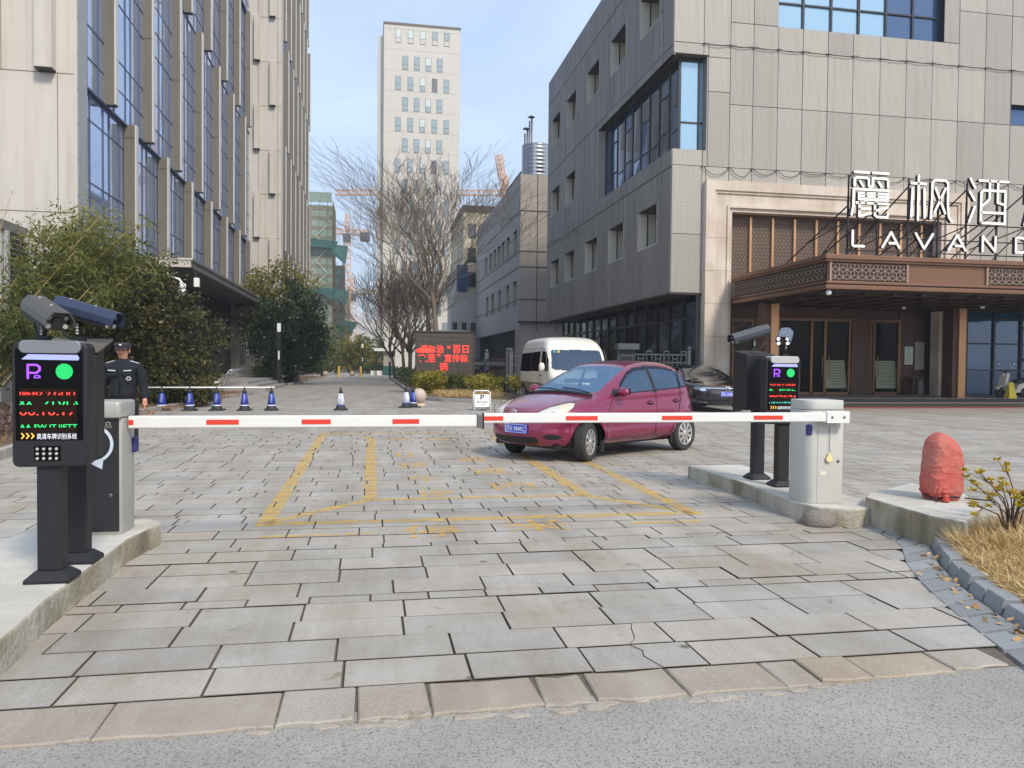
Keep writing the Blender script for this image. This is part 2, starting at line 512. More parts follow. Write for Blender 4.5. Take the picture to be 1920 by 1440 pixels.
# edge course: bigger worn stones with broken lower corners
def jag(x0, x1, y, amp, n):
    return [(x0 + (x1 - x0) * i / n, y + rnd.uniform(-amp, amp)) for i in range(n + 1)]
EX = [-3.2, -2.45, -1.75, -1.04, -0.37, -0.06, 0.24, 0.72, 0.95, 1.36, 1.83, 2.02, 2.28, 2.72, 3.03]
TOPY = 3.42
for i, (xa, xb) in enumerate(zip(EX, EX[1:])):
    yb = edgeY((xa + xb) / 2)
    sk = rnd.uniform(-.008, .008)
    low = jag(xa + .004 + sk, xb - .006 + sk, yb, .012, 6)
    top = [(xb - .006, TOPY - .008), (xa + .004, TOPY - .008)]
    if 0.2 < xa < 1.3:
        low = [(p[0], p[1] + rnd.uniform(0, .015)) for p in low]
        top = [(xb - .015, TOPY - .012), ((xa + xb) / 2, TOPY - .02 - rnd.random() * .02), (xa + .012, TOPY - .012)]
    paver(low + top, rnd.uniform(-.004, .006), .007, .72 + .28 * rnd.random(), deep=True)
# broken chips along the edge
for i in range(26):
    x = rnd.uniform(-.5, 2.2); y = edgeY(x) - rnd.uniform(.0, .05); r = rnd.uniform(.012, .05)
    n = rnd.choice((4, 5, 5)); a0 = rnd.random() * 6
    paver([(x + r * 1.6 * cos(a0 + 2 * pi * q / n), y + r * .6 * sin(a0 + 2 * pi * q / n)) for q in range(n)], -.009 + .0002 * i, .003, .8, deep=True)

def split_crack(x0, x1, y0, y1):
    """a stone cracked in two along a jagged line"""
    xm = rnd.uniform(.3, .7) * (x1 - x0) + x0; lean = rnd.uniform(-.12, .12)
    line = [(xm + lean * (t - .5) + rnd.uniform(-.018, .018), y0 + (y1 - y0) * t) for t in (0, .25, .5, .75, 1)]
    g_ = .0011
    A = [(x0, y0)] + [(p[0] - g_, p[1]) for p in line] + [(x0, y1)]
    B = [(p[0] + g_, p[1]) for p in line][::-1] + [(x1, y0), (x1, y1)]
    B = [(x1, y0), (x1, y1)] + [(p[0] + g_, p[1]) for p in line[::-1]]
    return A, B

y = TOPY; row = 0
STREET_L, STREET_R = -9.2, 6.0
while y < 72:
    narrow = row % 5 == 4
    d = 0.14 if narrow else 0.302 + rnd.uniform(-.006, .006)
    gap = .006 if y < 12 else .010
    x = -9.2 - rnd.random() * .6
    xr = right_limit(y + d / 2) if y < 27 else STREET_R + (8 if y < 50 else 0)
    wl = .36 if narrow else .575
    shift = .006 * sin(row * 1.7)
    while x < xr:
        w = wl + rnd.uniform(-.012, .012)
        x1 = min(x + w, xr)
        if x1 - x > .06:
            if y < 16:
                z = 0 if y > 6.2 else rnd.uniform(-.003, .003)
                P = (x + gap * .75, y + gap / 2 + shift, x1 - gap * .75, y + d - gap / 2 + shift)
                t = rnd.random() * .82
                if -1.6 < x < 3.4 and y < 6.2 and rnd.random() < .045 or (.55 < x < 1.2 and y < 3.8):
                    A, B = split_crack(*[P[0], P[2], P[1], P[3]])
                    paver(A, z, .002, t); paver(B, z + rnd.uniform(-.003, .003), .002, min(1, t + .06))
                else:
                    paver([(P[0], P[1]), (P[2], P[1]), (P[2], P[3]), (P[0], P[3])], z, .003, t)
                RECTS.append(P)
            else:
                paver([(x + gap / 2, y + gap / 2), (x1 - gap / 2, y + gap / 2), (x1 - gap / 2, y + d - gap / 2), (x + gap / 2, y + d - gap / 2)], 0.0, 0, rnd.random() * .82)
        x = x1
    y += d; row += 1
pv.build('driveway_paving', [M_PAVE, M_JOINT], tone=tone, kind='structure')

# far part of the street: plain sheet with brick joints
def brick_far():
    m = mat('far_paving', lin(160, 156, 150), .85)
    k = NT(m); b = m.node_tree.nodes['Principled BSDF']
    geo = k.n('ShaderNodeNewGeometry'); br = k.n('ShaderNodeTexBrick')
    br.inputs['Scale'].default_value = 1.0; br.inputs['Brick Width'].default_value = .61; br.inputs['Row Height'].default_value = .335
    br.inputs['Mortar Size'].default_value = .01; br.inputs['Color1'].default_value = lin(166, 163, 160); br.inputs['Color2'].default_value = lin(172, 164, 155)
    br.inputs['Mortar'].default_value = lin(84, 76, 68)
    k.l(geo.outputs['Position'], br.inputs['Vector']); k.l(br.outputs['Color'], b.inputs['Base Color'])
    return m
M_FARPAVE = brick_far()
f = MB(); f.box(-9.2, 14, 72, 112, -.05, 0.0); f.box(6.0, 30, 27, 72, -.05, -.006)
f.build('street', M_FARPAVE, kind='structure')

# blue stone gutter band and kerb beside the dry grass, right foreground
bs = MB(); bt = []
def lerp2(a, b, t): return (a[0] + (b[0] - a[0]) * t, a[1] + (b[1] - a[1]) * t)
def along(pl, s):
    L_ = [0]
    for a, b in zip(pl, pl[1:]): L_.append(L_[-1] + math.hypot(b[0] - a[0], b[1] - a[1]))
    s = s * L_[-1]
    for i in range(len(pl) - 1):
        if s <= L_[i + 1] + 1e-9: return lerp2(pl[i], pl[i + 1], (s - L_[i]) / (L_[i + 1] - L_[i]))
    return pl[-1]
N = 13
for i in range(N):
    s0, s1 = i / N + .004, (i + 1) / N - .004
    p = [along(band_in, s0), along(band_out, s0), along(band_out, s1), along(band_in, s1)]
    bs.add([(x, y, .006) for x, y in p] + [(x, y, -.02) for x, y in p], [(3, 2, 1, 0), (0, 1, 5, 4), (1, 2, 6, 5), (2, 3, 7, 6), (3, 0, 4, 7)])
    bt += [rnd.random()] * 5
bs.build('gutter_band', M_BLUESTONE, tone=bt, kind='structure')
kb = MB(); kt = []
kerb_a = [(4.40, 5.46), (4.10, 4.98), (3.84, 4.50), (3.66, 4.08), (3.52, 3.66), (3.42, 3.3), (3.3, 2.9)]
kerb_b = [(4.52, 5.44), (4.22, 4.92), (3.97, 4.42), (3.79, 4.00), (3.65, 3.60), (3.55, 3.26), (3.42, 2.88)]
N = 11
for i in range(N):
    s0, s1 = i / N + .005, (i + 1) / N - .005
    p = [along(kerb_a, s0), along(kerb_b, s0), along(kerb_b, s1), along(kerb_a, s1)]
    h = .075 + rnd.uniform(-.012, .012)
    q = [lerp2(p[0], p[1], .2), lerp2(p[1], p[0], .1), lerp2(p[2], p[3], .1), lerp2(p[3], p[2], .2)]
    kb.add([(x, y, h) for x, y in q] + [(x, y, -.02) for x, y in p], [(3, 2, 1, 0), (0, 1, 5, 4), (1, 2, 6, 5), (2, 3, 7, 6), (3, 0, 4, 7)]); kt += [rnd.random()] * 5
kb.build('stone_kerb', M_BLUESTONE, tone=kt, kind='structure', bevel=.008)

# soil under the dry grass
M_DRYSOIL = mat('dry_grass_soil', lin(170, 140, 92), 1.0, var=.3, vscale=12, bump=1.0, bscale=40, col2=lin(140, 112, 74))
ds = MB(); nx = 26
inner = [along(kerb_b, i / nx) for i in range(nx + 1)]
rows = []
for t in (0, .04, .1, .2, .4, .7, 1):
    rows.append([(p[0] + 3.2 * t, p[1] + .35 * t, .03 + .13 * min(1, t * 4) + .02 * sin(i * 1.3 + t * 9)) for i, p in enumerate(inner)])
V = [p for r_ in rows for p in r_]
F = [(a * (nx + 1) + i, a * (nx + 1) + i + 1, (a + 1) * (nx + 1) + i + 1, (a + 1) * (nx + 1) + i) for a in range(len(rows) - 1) for i in range(nx)]
ds.add(V, [f_[::-1] for f_ in F], smooth=True); ds.build('grass_verge', M_DRYSOIL, kind='structure')

# planting beds with granite kerbs
def bed(name, line, other, z=.10):
    b = MB(); n = len(line)
    b.add([(x, y, z) for x, y in line] + [(x, y, z + .12) for x, y in other], [(i, i + 1, n + i + 1, n + i) for i in range(n - 1)])
    o = b.build(name, M_SOIL, kind='structure')
    k_ = MB()
    for (x0, y0), (x1, y1) in zip(line, line[1:]):
        L_ = math.hypot(x1 - x0, y1 - y0); m_ = max(1, int(L_ / .9))
        for q in range(m_):
            p0 = lerp2((x0, y0), (x1, y1), q / m_ + .004); p1 = lerp2((x0, y0), (x1, y1), (q + 1) / m_ - .004)
            k_.bar((p0[0], p0[1], .065), (p1[0], p1[1], .065), .13, .15)
    k_.build('kerb', M_KERB, kind='structure', bevel=.01)
bed('planting_bed', [(-5.0, 9.0), (-5.22, 12.1), (-5.75, 17), (-6.0, 22.2), (-5.81, 24.7), (-5.5, 30.6), (-5.1, 35.0)][::-1], [(-12, 9), (-12, 12.1), (-12, 17), (-12, 22.2), (-9.2, 24.7), (-9.2, 30.6), (-9.2, 35.0)][::-1])
bed('planting_bed', [(-4.9, 47.5), (-4.85, 54.1), (-4.6, 64.2), (-4.5, 74)][::-1], [(-9.2, 47.5), (-9.2, 54.1), (-8, 64.2), (-7, 74)][::-1])
bed('planting_bed', [(1.55, 72), (1.63, 62), (1.75, 42), (1.92, 31), (2.1, 29.6), (2.57, 28.7), (3.81, 27.6), (4.53, 27.2), (5.5, 27.0)][::-1], [(9, 72), (9, 62), (5.4, 42), (5.4, 38), (5.5, 34), (5.55, 31), (5.6, 29), (5.6, 28), (5.6, 27.1)][::-1])

# ---- yellow painted markings, clipped to the stones they lie on
def clip_rect(poly, x0, y0, x1, y1):
    for ax, lim, sg in ((0, x0, 1), (0, x1, -1), (1, y0, 1), (1, y1, -1)):
        out = []
        for i in range(len(poly)):
            a, b = poly[i], poly[(i + 1) % len(poly)]
            da, db = (a[ax] - lim) * sg, (b[ax] - lim) * sg
            if da >= 0: out.append(a)
            if da * db < 0:
                t = da / (da - db); out.append((a[0] + (b[0] - a[0]) * t, a[1] + (b[1] - a[1]) * t))
        poly = out
        if len(poly) < 3: return None
    return poly
def paint_mat(name, col, keep):
    m = mat(name, col, .75, var=.12, vscale=30)
    k = NT(m); b = m.node_tree.nodes['Principled BSDF']
    geo = k.n('ShaderNodeNewGeometry'); n1 = k.n('ShaderNodeTexNoise'); n1.inputs['Scale'].default_value = 7; n1.inputs['Detail'].default_value = 10; n1.inputs['Roughness'].default_value = .75
    k.l(geo.outputs['Position'], n1.inputs['Vector'])
    r = k.n('ShaderNodeValToRGB'); r.color_ramp.elements[0].position = keep - .05; r.color_ramp.elements[1].position = keep + .16
    r.color_ramp.elements[0].color = (.0, .0, .0, 1); r.color_ramp.elements[1].color = (.62, .62, .62, 1)
    k.l(n1.outputs['Fac'], r.inputs[0]); k.l(r.outputs[0], b.inputs['Alpha'])
    return m
M_YEL = paint_mat('worn_yellow_paint', lin(226, 184, 84), .40)
M_YELTXT = paint_mat('worn_yellow_lettering', lin(234, 182, 62), .41)
def paint(mb, poly):
    xs = [p[0] for p in poly]; ys = [p[1] for p in poly]
    for R in RECTS:
        if R[0] > max(xs) or R[2] < min(xs) or R[1] > max(ys) or R[3] < min(ys): continue
        q = clip_rect(list(poly), R[0] + .006, R[1] + .006, R[2] - .006, R[3] - .006)
        if q: mb.add([(x, y, .0025) for x, y in q], [tuple(range(len(q)))])
def stripe(mb, a, b, w):
    d = Vector((b[0] - a[0], b[1] - a[1])); n = Vector((-d.y, d.x)).normalized() * w / 2
    paint(mb, [(a[0] + n.x, a[1] + n.y), (a[0] - n.x, a[1] - n.y), (b[0] - n.x, b[1] - n.y), (b[0] + n.x, b[1] + n.y)])
ym = MB()
for a, b, w in (((-.92, 6.9), (-.95, 15.9), .15), ((3.05, 6.9), (3.12, 15.9), .15), ((-.92, 7.0), (3.05, 7.0), .15), ((-.95, 15.9), (3.12, 15.9), .16),
                ((-.02, 8.1), (-.02, 15.0), .15), ((2.28, 8.1), (2.34, 15.0), .16), ((-.02, 8.1), (2.28, 8.1), .12), ((-.9, 7.05), (-.02, 8.1), .12), ((3.02, 7.05), (2.28, 8.1), .13),
                ((-.95, 15.8), (-.02, 15.0), .12), ((-.9, 6.48), (-.25, 6.47), .08), ((-.22, 6.5), (.02, 6.5), .07), ((2.3, 6.62), (2.95, 6.6), .09)):
    stripe(ym, a, b, w)
o = ym.build('road_marking', M_YEL); tag(o, 'worn yellow painted box with inner frame and diagonal corners on the paving', 'road marking')
tm = MB()
for ch, cx, cy, w, h in (('\u505c', .68, 8.45, .42, .5), ('\u8f66', .62, 9.55, .44, .55), ('\u7981', .55, 10.75, .44, .6), ('\u6b62', .55, 12.1, .5, .7), ('\u5185', 1.62, 8.85, .5, .55), ('\u9053', 1.52, 10.1, .5, .6), ('\u901a', 1.45, 11.35, .4, .55), ('\u6d88', .45, 14.6, .5, .6), ('\u9632', 1.25, 14.6, .5, .6), ('\u505c', .5, 6.55, .5, .5), ('\u7c73', 1.42, 6.62, .6, .5)):
    tb = text_mb(ch, 1.0, w, h, thick=.012)
    for f_ in tb.f:
        paint(tm, [(tb.v[i][0] + cx - w / 2, tb.v[i][2] + cy - h / 2) for i in f_])
o = tm.build('road_lettering', M_YELTXT); tag(o, 'worn yellow lettering painted inside and below the yellow box', 'road marking')

# ---- concrete islands that carry the barriers
def island(pts, h, label, jagged=.012):
    b = MB(); n = len(pts)
    b.add([(x, y, h) for x, y in pts] + [(x, y, -.02) for x, y in pts], [tuple(range(n)), ] , 0)
    b.add([(x, y, h) for x, y in pts] + [(x * 1, y, -.02) for x, y in pts], [(n + i, n + (i + 1) % n, (i + 1) % n, i) for i in range(n)], 1)
    o = b.build('concrete_island', [M_CONC, M_CONCD], bevel=0)
    bm = bmesh.new(); bm.from_mesh(o.data); bmesh.ops.remove_doubles(bm, verts=bm.verts, dist=.001); bm.to_mesh(o.data); bm.free()
    bv = o.modifiers.new('bevel', 'BEVEL'); bv.width = .018; bv.segments = 3; bv.limit_method = 'ANGLE'
    tag(o, label, 'kerb island')
    return o
def wob(pts, n=6, a=.008):
    out = []
    for i in range(len(pts)):
        p, q = pts[i], pts[(i + 1) % len(pts)]
        for t in range(n): out.append((p[0] + (q[0] - p[0]) * t / n + (rnd.uniform(-a, a) if t else 0), p[1] + (q[1] - p[1]) * t / n + (rnd.uniform(-a, a) if t else 0)))
    return out
island(wob([(-2.55, 2.9), (-1.60, 2.9), (-1.63, 3.7), (-1.68, 4.5), (-1.69, 5.8), (-1.60, 6.35), (-1.72, 6.52), (-2.5, 6.52)]), .165, 'long concrete island under the left parking terminals and barrier cabinet')
island(wob([(3.93, 9.2), (3.97, 7.8), (3.88, 6.75), (3.95, 6.3), (4.25, 6.18), (4.52, 6.25), (4.62, 6.6), (4.66, 9.2)]), .16, 'stained concrete island under the right barrier cabinet and terminals')
island(wob([(4.40, 6.30), (4.36, 5.42), (4.47, 5.16), (5.05, 5.68), (5.5, 6.4), (5.4, 7.0), (4.6, 6.52)], 4, .004), .25, 'raised concrete block under the red covered machine')
# mortar patch at the right island foot
mp_ = MB(); mp_.sphere((3.96, 6.33, .03), .15, 14, 8, 0, .75)
for i, (x, y, z) in enumerate(mp_.v): mp_.v[i] = (x + rnd.uniform(-.012, .012), y + rnd.uniform(-.012, .012), max(z, -.01) + rnd.uniform(-.006, .006))
tag(mp_.build('mortar_lump', mat('grey_mortar', lin(128, 120, 112), .95, var=.2, vscale=20, bump=.8, bscale=40)), 'rough grey mortar lump at the corner of the right concrete island', 'mortar lump')
# ================================================================== LEFT OFFICE BUILDING
M_STONE = mat('beige_stone', lin(198, 191, 179), .8, var=.06, vscale=.9, bump=.15, bscale=40, streak=.16)
M_STONEJ = mat('stone_joint', lin(120, 110, 96), .9)
M_TAUPE = mat('taupe_metal', lin(112, 105, 92), .5, var=.05, vscale=.8, streak=.12)
M_PALEM = mat('pale_metal_and_lit_edge', lin(200, 198, 192), .45, var=.05, vscale=1, streak=.12)
M_GRETURN = mat('grey_return', lin(160, 162, 160), .6, var=.06, vscale=1, streak=.1)
M_DARK = mat('dark_shadow_metal', lin(46, 44, 42), .6)
M_BLUEGLASS = glass_mat('blue_facade_glass', lin(166, 180, 206), .04, see=0, metal=.60)
M_MULL = mat('blue_grey_mullion', lin(84, 96, 124), .4, metal=.3)
M_CANOPY = mat('canopy_fascia', lin(112, 108, 104), .6, var=.1, vscale=1.5, streak=.25)
M_SOFFIT = mat('canopy_soffit', lin(84, 80, 76), .8)
M_DOOR = mat('grey_door', lin(96, 90, 80), .5, var=.08, vscale=2)
M_DGLASS = glass_mat('dark_window_glass', lin(20, 24, 30), .04, see=0)

def glass_grid(mb, axis, pos, ulines, zlines, mi=0, jit=.006):
    """panes, each leaned a hair differently so that reflections break up; axis 'x': plane X=pos, u=Y"""
    for u0, u1 in zip(ulines, ulines[1:]):
        for z0, z1 in zip(zlines, zlines[1:]):
            q = [rnd.uniform(-jit, jit) for _ in range(4)]
            if axis == 'x':
                vs = [(pos + q[0], u0, z0), (pos + q[1], u1, z0), (pos + q[2], u1, z1), (pos + q[3], u0, z1)]
            else:
                vs = [(u0, pos + q[0], z0), (u1, pos + q[1], z0), (u1, pos + q[2], z1), (u0, pos + q[3], z1)]
            mb.add(vs, [(0, 1, 2, 3)], mi)

ob = empty('office_building', (-9.0, 25.9, 0), 'tall beige office building with staggered vertical fins over blue glass', 'building')
# stone end wall facing the gate
w = MB(); w.box(-24, -9.0, 25.9, 26.88, 0, 40); w.build('wall', [M_STONE], ob)
jn = MB()
for z in (1.7, 5.92, 10.14, 14.36, 18.58): jn.box(-24, -9.03, 25.893, 25.9, z, z + .025)
for x, z0, z1 in ((-9.50, 5.92, 10.14), (-11.06, 10.14, 18.6), (-11.9, 5.9, 10.14), (-13.2, 0, 18)): jn.box(x, x + .02, 25.893, 25.9, z0, z1)
jn.build('wall_joint', M_STONEJ, ob)
for x0, z0, z1 in ((-10.02, 10.2, 18.4), (-11.62, 10.2, 18.4)):
    b_ = MB(); b_.box(x0, x0 + .5, 25.55, 25.9, z0, z1, 0); b_.box(x0 + .01, x0 + .49, 25.56, 25.899, z0 - .05, z0, 1); b_.build('wall_bar', [M_STONE, M_DARK], ob, bevel=.01)
e_ = MB(); e_.box(-9.0, -8.93, 25.86, 25.98, 0, 40, 0); e_.box(-8.998, -8.985, 25.98, 26.9, 0, 40, 1)
for z in range(2, 38): e_.lathe([(.018, 0), (.018, .012), (.008, .02)], (-8.93, 25.92, z * 1.08), 'x', 8, 2)
e_.build('corner_trim', [M_STONE, M_GRETURN, M_DARK], ob)
# body of the building behind the curtain wall
b_ = MB(); b_.box(-24, -9.75, 26.9, 62.4, 0, 40); b_.build('core', M_DARK, ob)
# curtain wall, one sheet of glass per tier, each tier a little further out
TIERS = [(5.3, 10.48, .5), (10.48, 18.95, 0.), (18.95, 27.42, .5), (27.42, 36.0, 0.), (36.0, 40.0, .5)]
PITCH = 4.76
for ti, (z0, z1, ph) in enumerate(TIERS):
    X = -9.46 + .05 * (ti % 2)
    zs = [z0]; z = z0
    while z < z1 - .3:
        for dz in (1.05, 1.08, 2.1):
            z += dz
            if z < z1 - .3: zs.append(z)
    zs.append(z1)
    ys = []
    y0 = 30.03 - .13 + ph * PITCH - 2 * PITCH
    while y0 < 64:
        for t in (0, .2, .48, .62, .84):
            yy = y0 + t * PITCH
            if 26.95 < yy < 62.3: ys.append(yy)
        y0 += PITCH
    ys = [26.9] + ys + [62.4]
    gm = MB(); glass_grid(gm, 'x', X, ys, zs)
    gm.build('curtain_glass', M_BLUEGLASS, ob)
    mm = MB()
    for yy in ys[1:-1]: mm.box(X - .02, X + .035, yy - .022, yy + .022, z0, z1)
    for zz in zs[1:-1]: mm.box(X - .02, X + .02, 26.9, 62.4, zz - .022, zz + .022)
    mm.box(X - .02, X + .1, 26.9, 62.4, z0 - .06, z0 - .003)
    mm.build('mullion', M_MULL, ob)
def make_fin(z0, z1):
    f_ = MB()
    f_.box(-.44, 0, -.27, 0, z0, z1, 0)                # taupe channel; light on its narrow outer face is painted as a paler colour
    f_.box(-.05, .006, -.275, .012, z0 + .02, z1 - .004, 1)
    f_.box(-.43, -.01, -.26, -.01, z0 - .03, z0, 2)
    z = z0 + .6
    while z < z1:
        f_.lathe([(.014, 0), (.014, .008), (.006, .014)], (.006, -.13, z), 'x', 6, 2); z += 1.05
    z = z0 + 4.23
    while z < z1 - .2:
        f_.box(-.44, -.05, -.274, -.2, z, z + .03, 2); z += 4.23
    return f_.build('fin', [M_TAUPE, M_PALEM, M_DARK], ob, local=True)
for z0, z1, ph in TIERS[:4]:
    proto = None
    y0 = 30.03 + ph * PITCH
    while y0 < 62.2:
        o_ = make_fin(z0 if z0 > 6 else 5.72, z1) if proto is None else proto.copy()
        if proto is not None: COL.objects.link(o_)
        proto = o_; o_.location = (0, y0 - 25.9, 0)
        y0 += PITCH
# canopy over the side entrance
c_ = MB(); c_.box(-9.4, -7.45, 34.2, 56.6, 5.32, 5.60, 0); c_.box(-9.4, -7.38, 34.13, 56.67, 5.60, 5.70, 0)
c_.box(-9.4, -7.5, 34.25, 56.55, 5.28, 5.32, 1); c_.box(-9.39, -7.44, 34.08, 34.19, 5.31, 5.59, 3); c_.box(-9.39, -7.37, 34.05, 34.12, 5.6, 5.69, 3)  # front plates in pale stone colour paint the light on the canopy's front face
for i in range(12): c_.box(-9.38 , -7.52 , 34.6 + i * 1.82, 34.64 + i * 1.82, 5.262, 5.28, 1)
for i in range(1, 8): c_.box(-9.4 + i * .235, -9.38 + i * .235, 34.27, 56.5, 5.255, 5.262, 2)
c_.build('canopy', [M_CANOPY, M_SOFFIT, M_DARK, M_STONE], ob)
# ground floor behind: dark recess with grey doors, stone pier at its far end
gf = MB(); gf.box(-11.5, -10.6, 26.9, 62, 0, 5.3); gf.build('ground_floor_wall', M_DOOR, ob)
for i in range(9):
    d_ = MB(); y0 = 40 + i * 1.75
    d_.box(-10.6, -10.52, y0, y0 + 1.6, .3, 4.6, 0); d_.box(-10.52, -10.5, y0 + .25, y0 + .62, 1.1, 3.9, 1); d_.box(-10.52, -10.5, y0 + .98, y0 + 1.35, 1.1, 3.9, 1)
    d_.build('door', [M_DOOR, M_DGLASS], ob)
p_ = MB(); p_.box(-10.9, -9.25, 56.7, 60.2, 0, 5.28, 0); p_.build('pier', [M_STONE], ob)
pw = MB(); pw.box(-9.25, -9.2, 57.3, 59.7, 1.2, 4.9, 0); pw.box(-9.22, -9.14, 58.4, 58.55, 1.2, 4.9, 1); pw.build('pier_window', [M_DGLASS, M_PALEM], ob)
# stone pier and far wing that steps out towards the street
p_ = MB(); p_.box(-11, -7.0, 62.42, 63.6, 0, 52); p_.build('wing_pier', [M_STONE], ob)
jn = MB()
for i in range(15): jn.box(-9.2, -7.0, 62.41, 62.42, 4.2 + 3.37 * i, 4.23 + 3.37 * i)
for x in (-8.72, -7.3): jn.box(x, x + .03, 62.41, 62.42, 0, 52)
jn.build('wall_joint', M_STONEJ, ob)
for i in range(12):
    z = 4.25 + 3.37 * i
    x0 = -7.85 if i % 2 else -9.0
    b_ = MB(); b_.box(x0, x0 + .42, 62.1, 62.42, z, z + 3.33, 0); b_.box(x0 + .01, x0 + .41, 62.11, 62.41, z - .06, z, 1); b_.build('wall_bar', [M_STONE, M_DARK], ob)
b_ = MB(); b_.box(-24, -7.5, 63.6, 91, 0, 52); b_.build('wing_core', M_DARK, ob)
for ti, (z0, z1, ph) in enumerate([(3.0, 10.48, .5), (10.48, 18.95, 0.), (18.95, 27.42, .5), (27.42, 36.0, 0.), (36.0, 44.4, .5), (44.4, 52, 0.)]):
    X = -7.42 + .04 * (ti % 2)
    ys = [63.6 + i * 1.1 for i in range(26)]; zs = [z0 + i * (z1 - z0) / 6 for i in range(7)]
    gm = MB(); glass_grid(gm, 'x', X, ys, zs); gm.build('curtain_glass', M_BLUEGLASS, ob)
    mm = MB()
    for yy in ys[1:-1]: mm.box(X - .02, X + .03, yy - .02, yy + .02, z0, z1)
    for zz in zs[1:-1]: mm.box(X - .02, X + .02, 63.6, 91, zz - .02, zz + .02)
    mm.build('mullion', M_MULL, ob)
    proto = None; y0 = 66.0 + ph * 4.1
    if z1 > 46: continue
    while y0 < 91:
        o_ = make_fin(z0, z1) if proto is None else proto.copy()
        if proto is not None: COL.objects.link(o_)
        proto = o_; o_.location = (2.0, y0 - 25.9, 0); y0 += 4.1
# low annex with louvre
an = MB(); an.box(-16, -10.42, 24.3, 25.89, 0, 5.12, 0); an.box(-16.1, -10.36, 24.22, 25.895, 5.12, 5.40, 1); annex = an.build('annex', [M_STONE, M_CANOPY], ob)
lv = MB()
lv.box(-10.42, -10.38, 24.45, 25.8, 1.5, 5.1, 0)
for i in range(22): lv.obox((-10.34, 25.2, 1.7 + i * .155), .1, 1.2, .02, Matrix.Rotation(radians(35), 3, 'Y'), 1)
for y_ in (24.5, 25.8): lv.box(-10.4, -10.28, y_ - .06, y_ + .06, 1.5, 5.11, 2)
l_ = lv.build('louvre', [M_DARK, M_TAUPE, M_GRETURN], annex)
# entrance steps
st = MB(); st.box(-9.35, -5.0, 38.5, 47.4, -.03, .15, 0); st.box(-9.35, -5.5, 39.0, 57, -.03, .30, 0); st.box(-10.5, -6.0, 39.5, 57, 0, .44, 0)
tag(st.build('entrance_steps', [mat('step_stone', lin(146, 142, 138), .8, var=.1, vscale=3)], bevel=.012), 'low grey stone steps under the side canopy of the office building', 'steps')
rl = MB()
for y_ in (37.9, 38.8): rl.tube([(-7.0, y_, .1), (-6.6, y_ + .1, 1.0), (-6.2, y_ + .3, 1.05)], .03, 6)
rl.tube([(-7.3, 37.5, .55), (-6.2, 39.2, 1.05)], .03, 6); rl.tube([(-7.3, 37.5, .35), (-6.2, 39.2, .8)], .03, 6)
tag(rl.build('handrail', mat('steel_rail', lin(200, 200, 200), .3, metal=.8)), 'short steel handrail beside the side steps of the office building', 'handrail')
# ================================================================== HOTEL (right)
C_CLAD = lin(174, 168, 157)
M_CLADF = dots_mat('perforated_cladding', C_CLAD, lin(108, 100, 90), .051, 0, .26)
M_CLADS = dots_mat('shaded_perforated_cladding', lin(142, 136, 128), lin(82, 78, 72), .051, 1, .26, rows=False)  # same cladding as the front, with the side's shade put into a darker colour
M_GAP = mat('cladding_gap', lin(70, 64, 58), .9)
M_REVEAL = mat('window_reveal', lin(196, 188, 172), .7, var=.05, vscale=2)
M_CURT = mat('pale_curtain', lin(196, 192, 180), .35, var=.1, vscale=1.2, coat=.6)
M_CLEARP = glass_mat('clear_pane', lin(120, 130, 130), .03, see=.85, ior=1.4)
M_FRAME = mat('dark_window_frame', lin(52, 54, 58), .4, metal=.3)
M_SKYGLASS = glass_mat('pale_blue_glass', lin(150, 186, 208), .05, see=0, metal=.35)
M_DBLUE = glass_mat('dark_blue_glass', lin(56, 88, 126), .03, see=0, metal=.35)
M_DGREY = glass_mat('dark_grey_glass', lin(60, 66, 74), .05, see=0, metal=.3)
M_STORE = glass_mat('storefront_glass', lin(14, 18, 22), .03, see=.3, ior=1.45)
M_DOORGL = glass_mat('door_glass', lin(14, 16, 16), .03, see=.88, ior=1.42)
M_TRAV = mat('carved_travertine', lin(212, 198, 180), .75, var=.12, vscale=2.4, bump=.5, bscale=9, streak=.14, col2=lin(196, 180, 160))
M_COPPER = mat('copper_brown_metal', lin(128, 94, 72), .38, metal=.55, var=.12, vscale=1.2)
M_COPPERL = mat('polished_copper', lin(206, 158, 114), .3, metal=.6, var=.06, vscale=2)
M_BROWN = mat('dark_brown_panel', lin(84, 54, 38), .45, var=.12, vscale=1.5)
M_LATB = mat('lattice_backing', lin(66, 57, 50), .7)
M_LATC = mat('lattice_backing', lin(46, 33, 25), .7)
M_LAT = mat('lattice_bar', lin(158, 132, 112), .5, metal=.2)
M_CEIL = mat('porch_ceiling', lin(58, 40, 30), .6)
M_PLAT = mat('platform_stone', lin(150, 142, 132), .6, var=.12, vscale=3)
M_RISER = mat('dark_riser', lin(64, 60, 56), .7, var=.3, vscale=14)
M_REDMAT = mat('red_carpet', lin(150, 72, 60), .95, var=.12, vscale=10)
M_BLUEPANE = glass_mat('blue_shop_glass', lin(40, 84, 122), .04, see=.12, metal=.25)
M_WHITE = mat('white_paint', lin(236, 236, 230), .4)
M_BLACK = mat('black_paint', lin(22, 22, 24), .45)

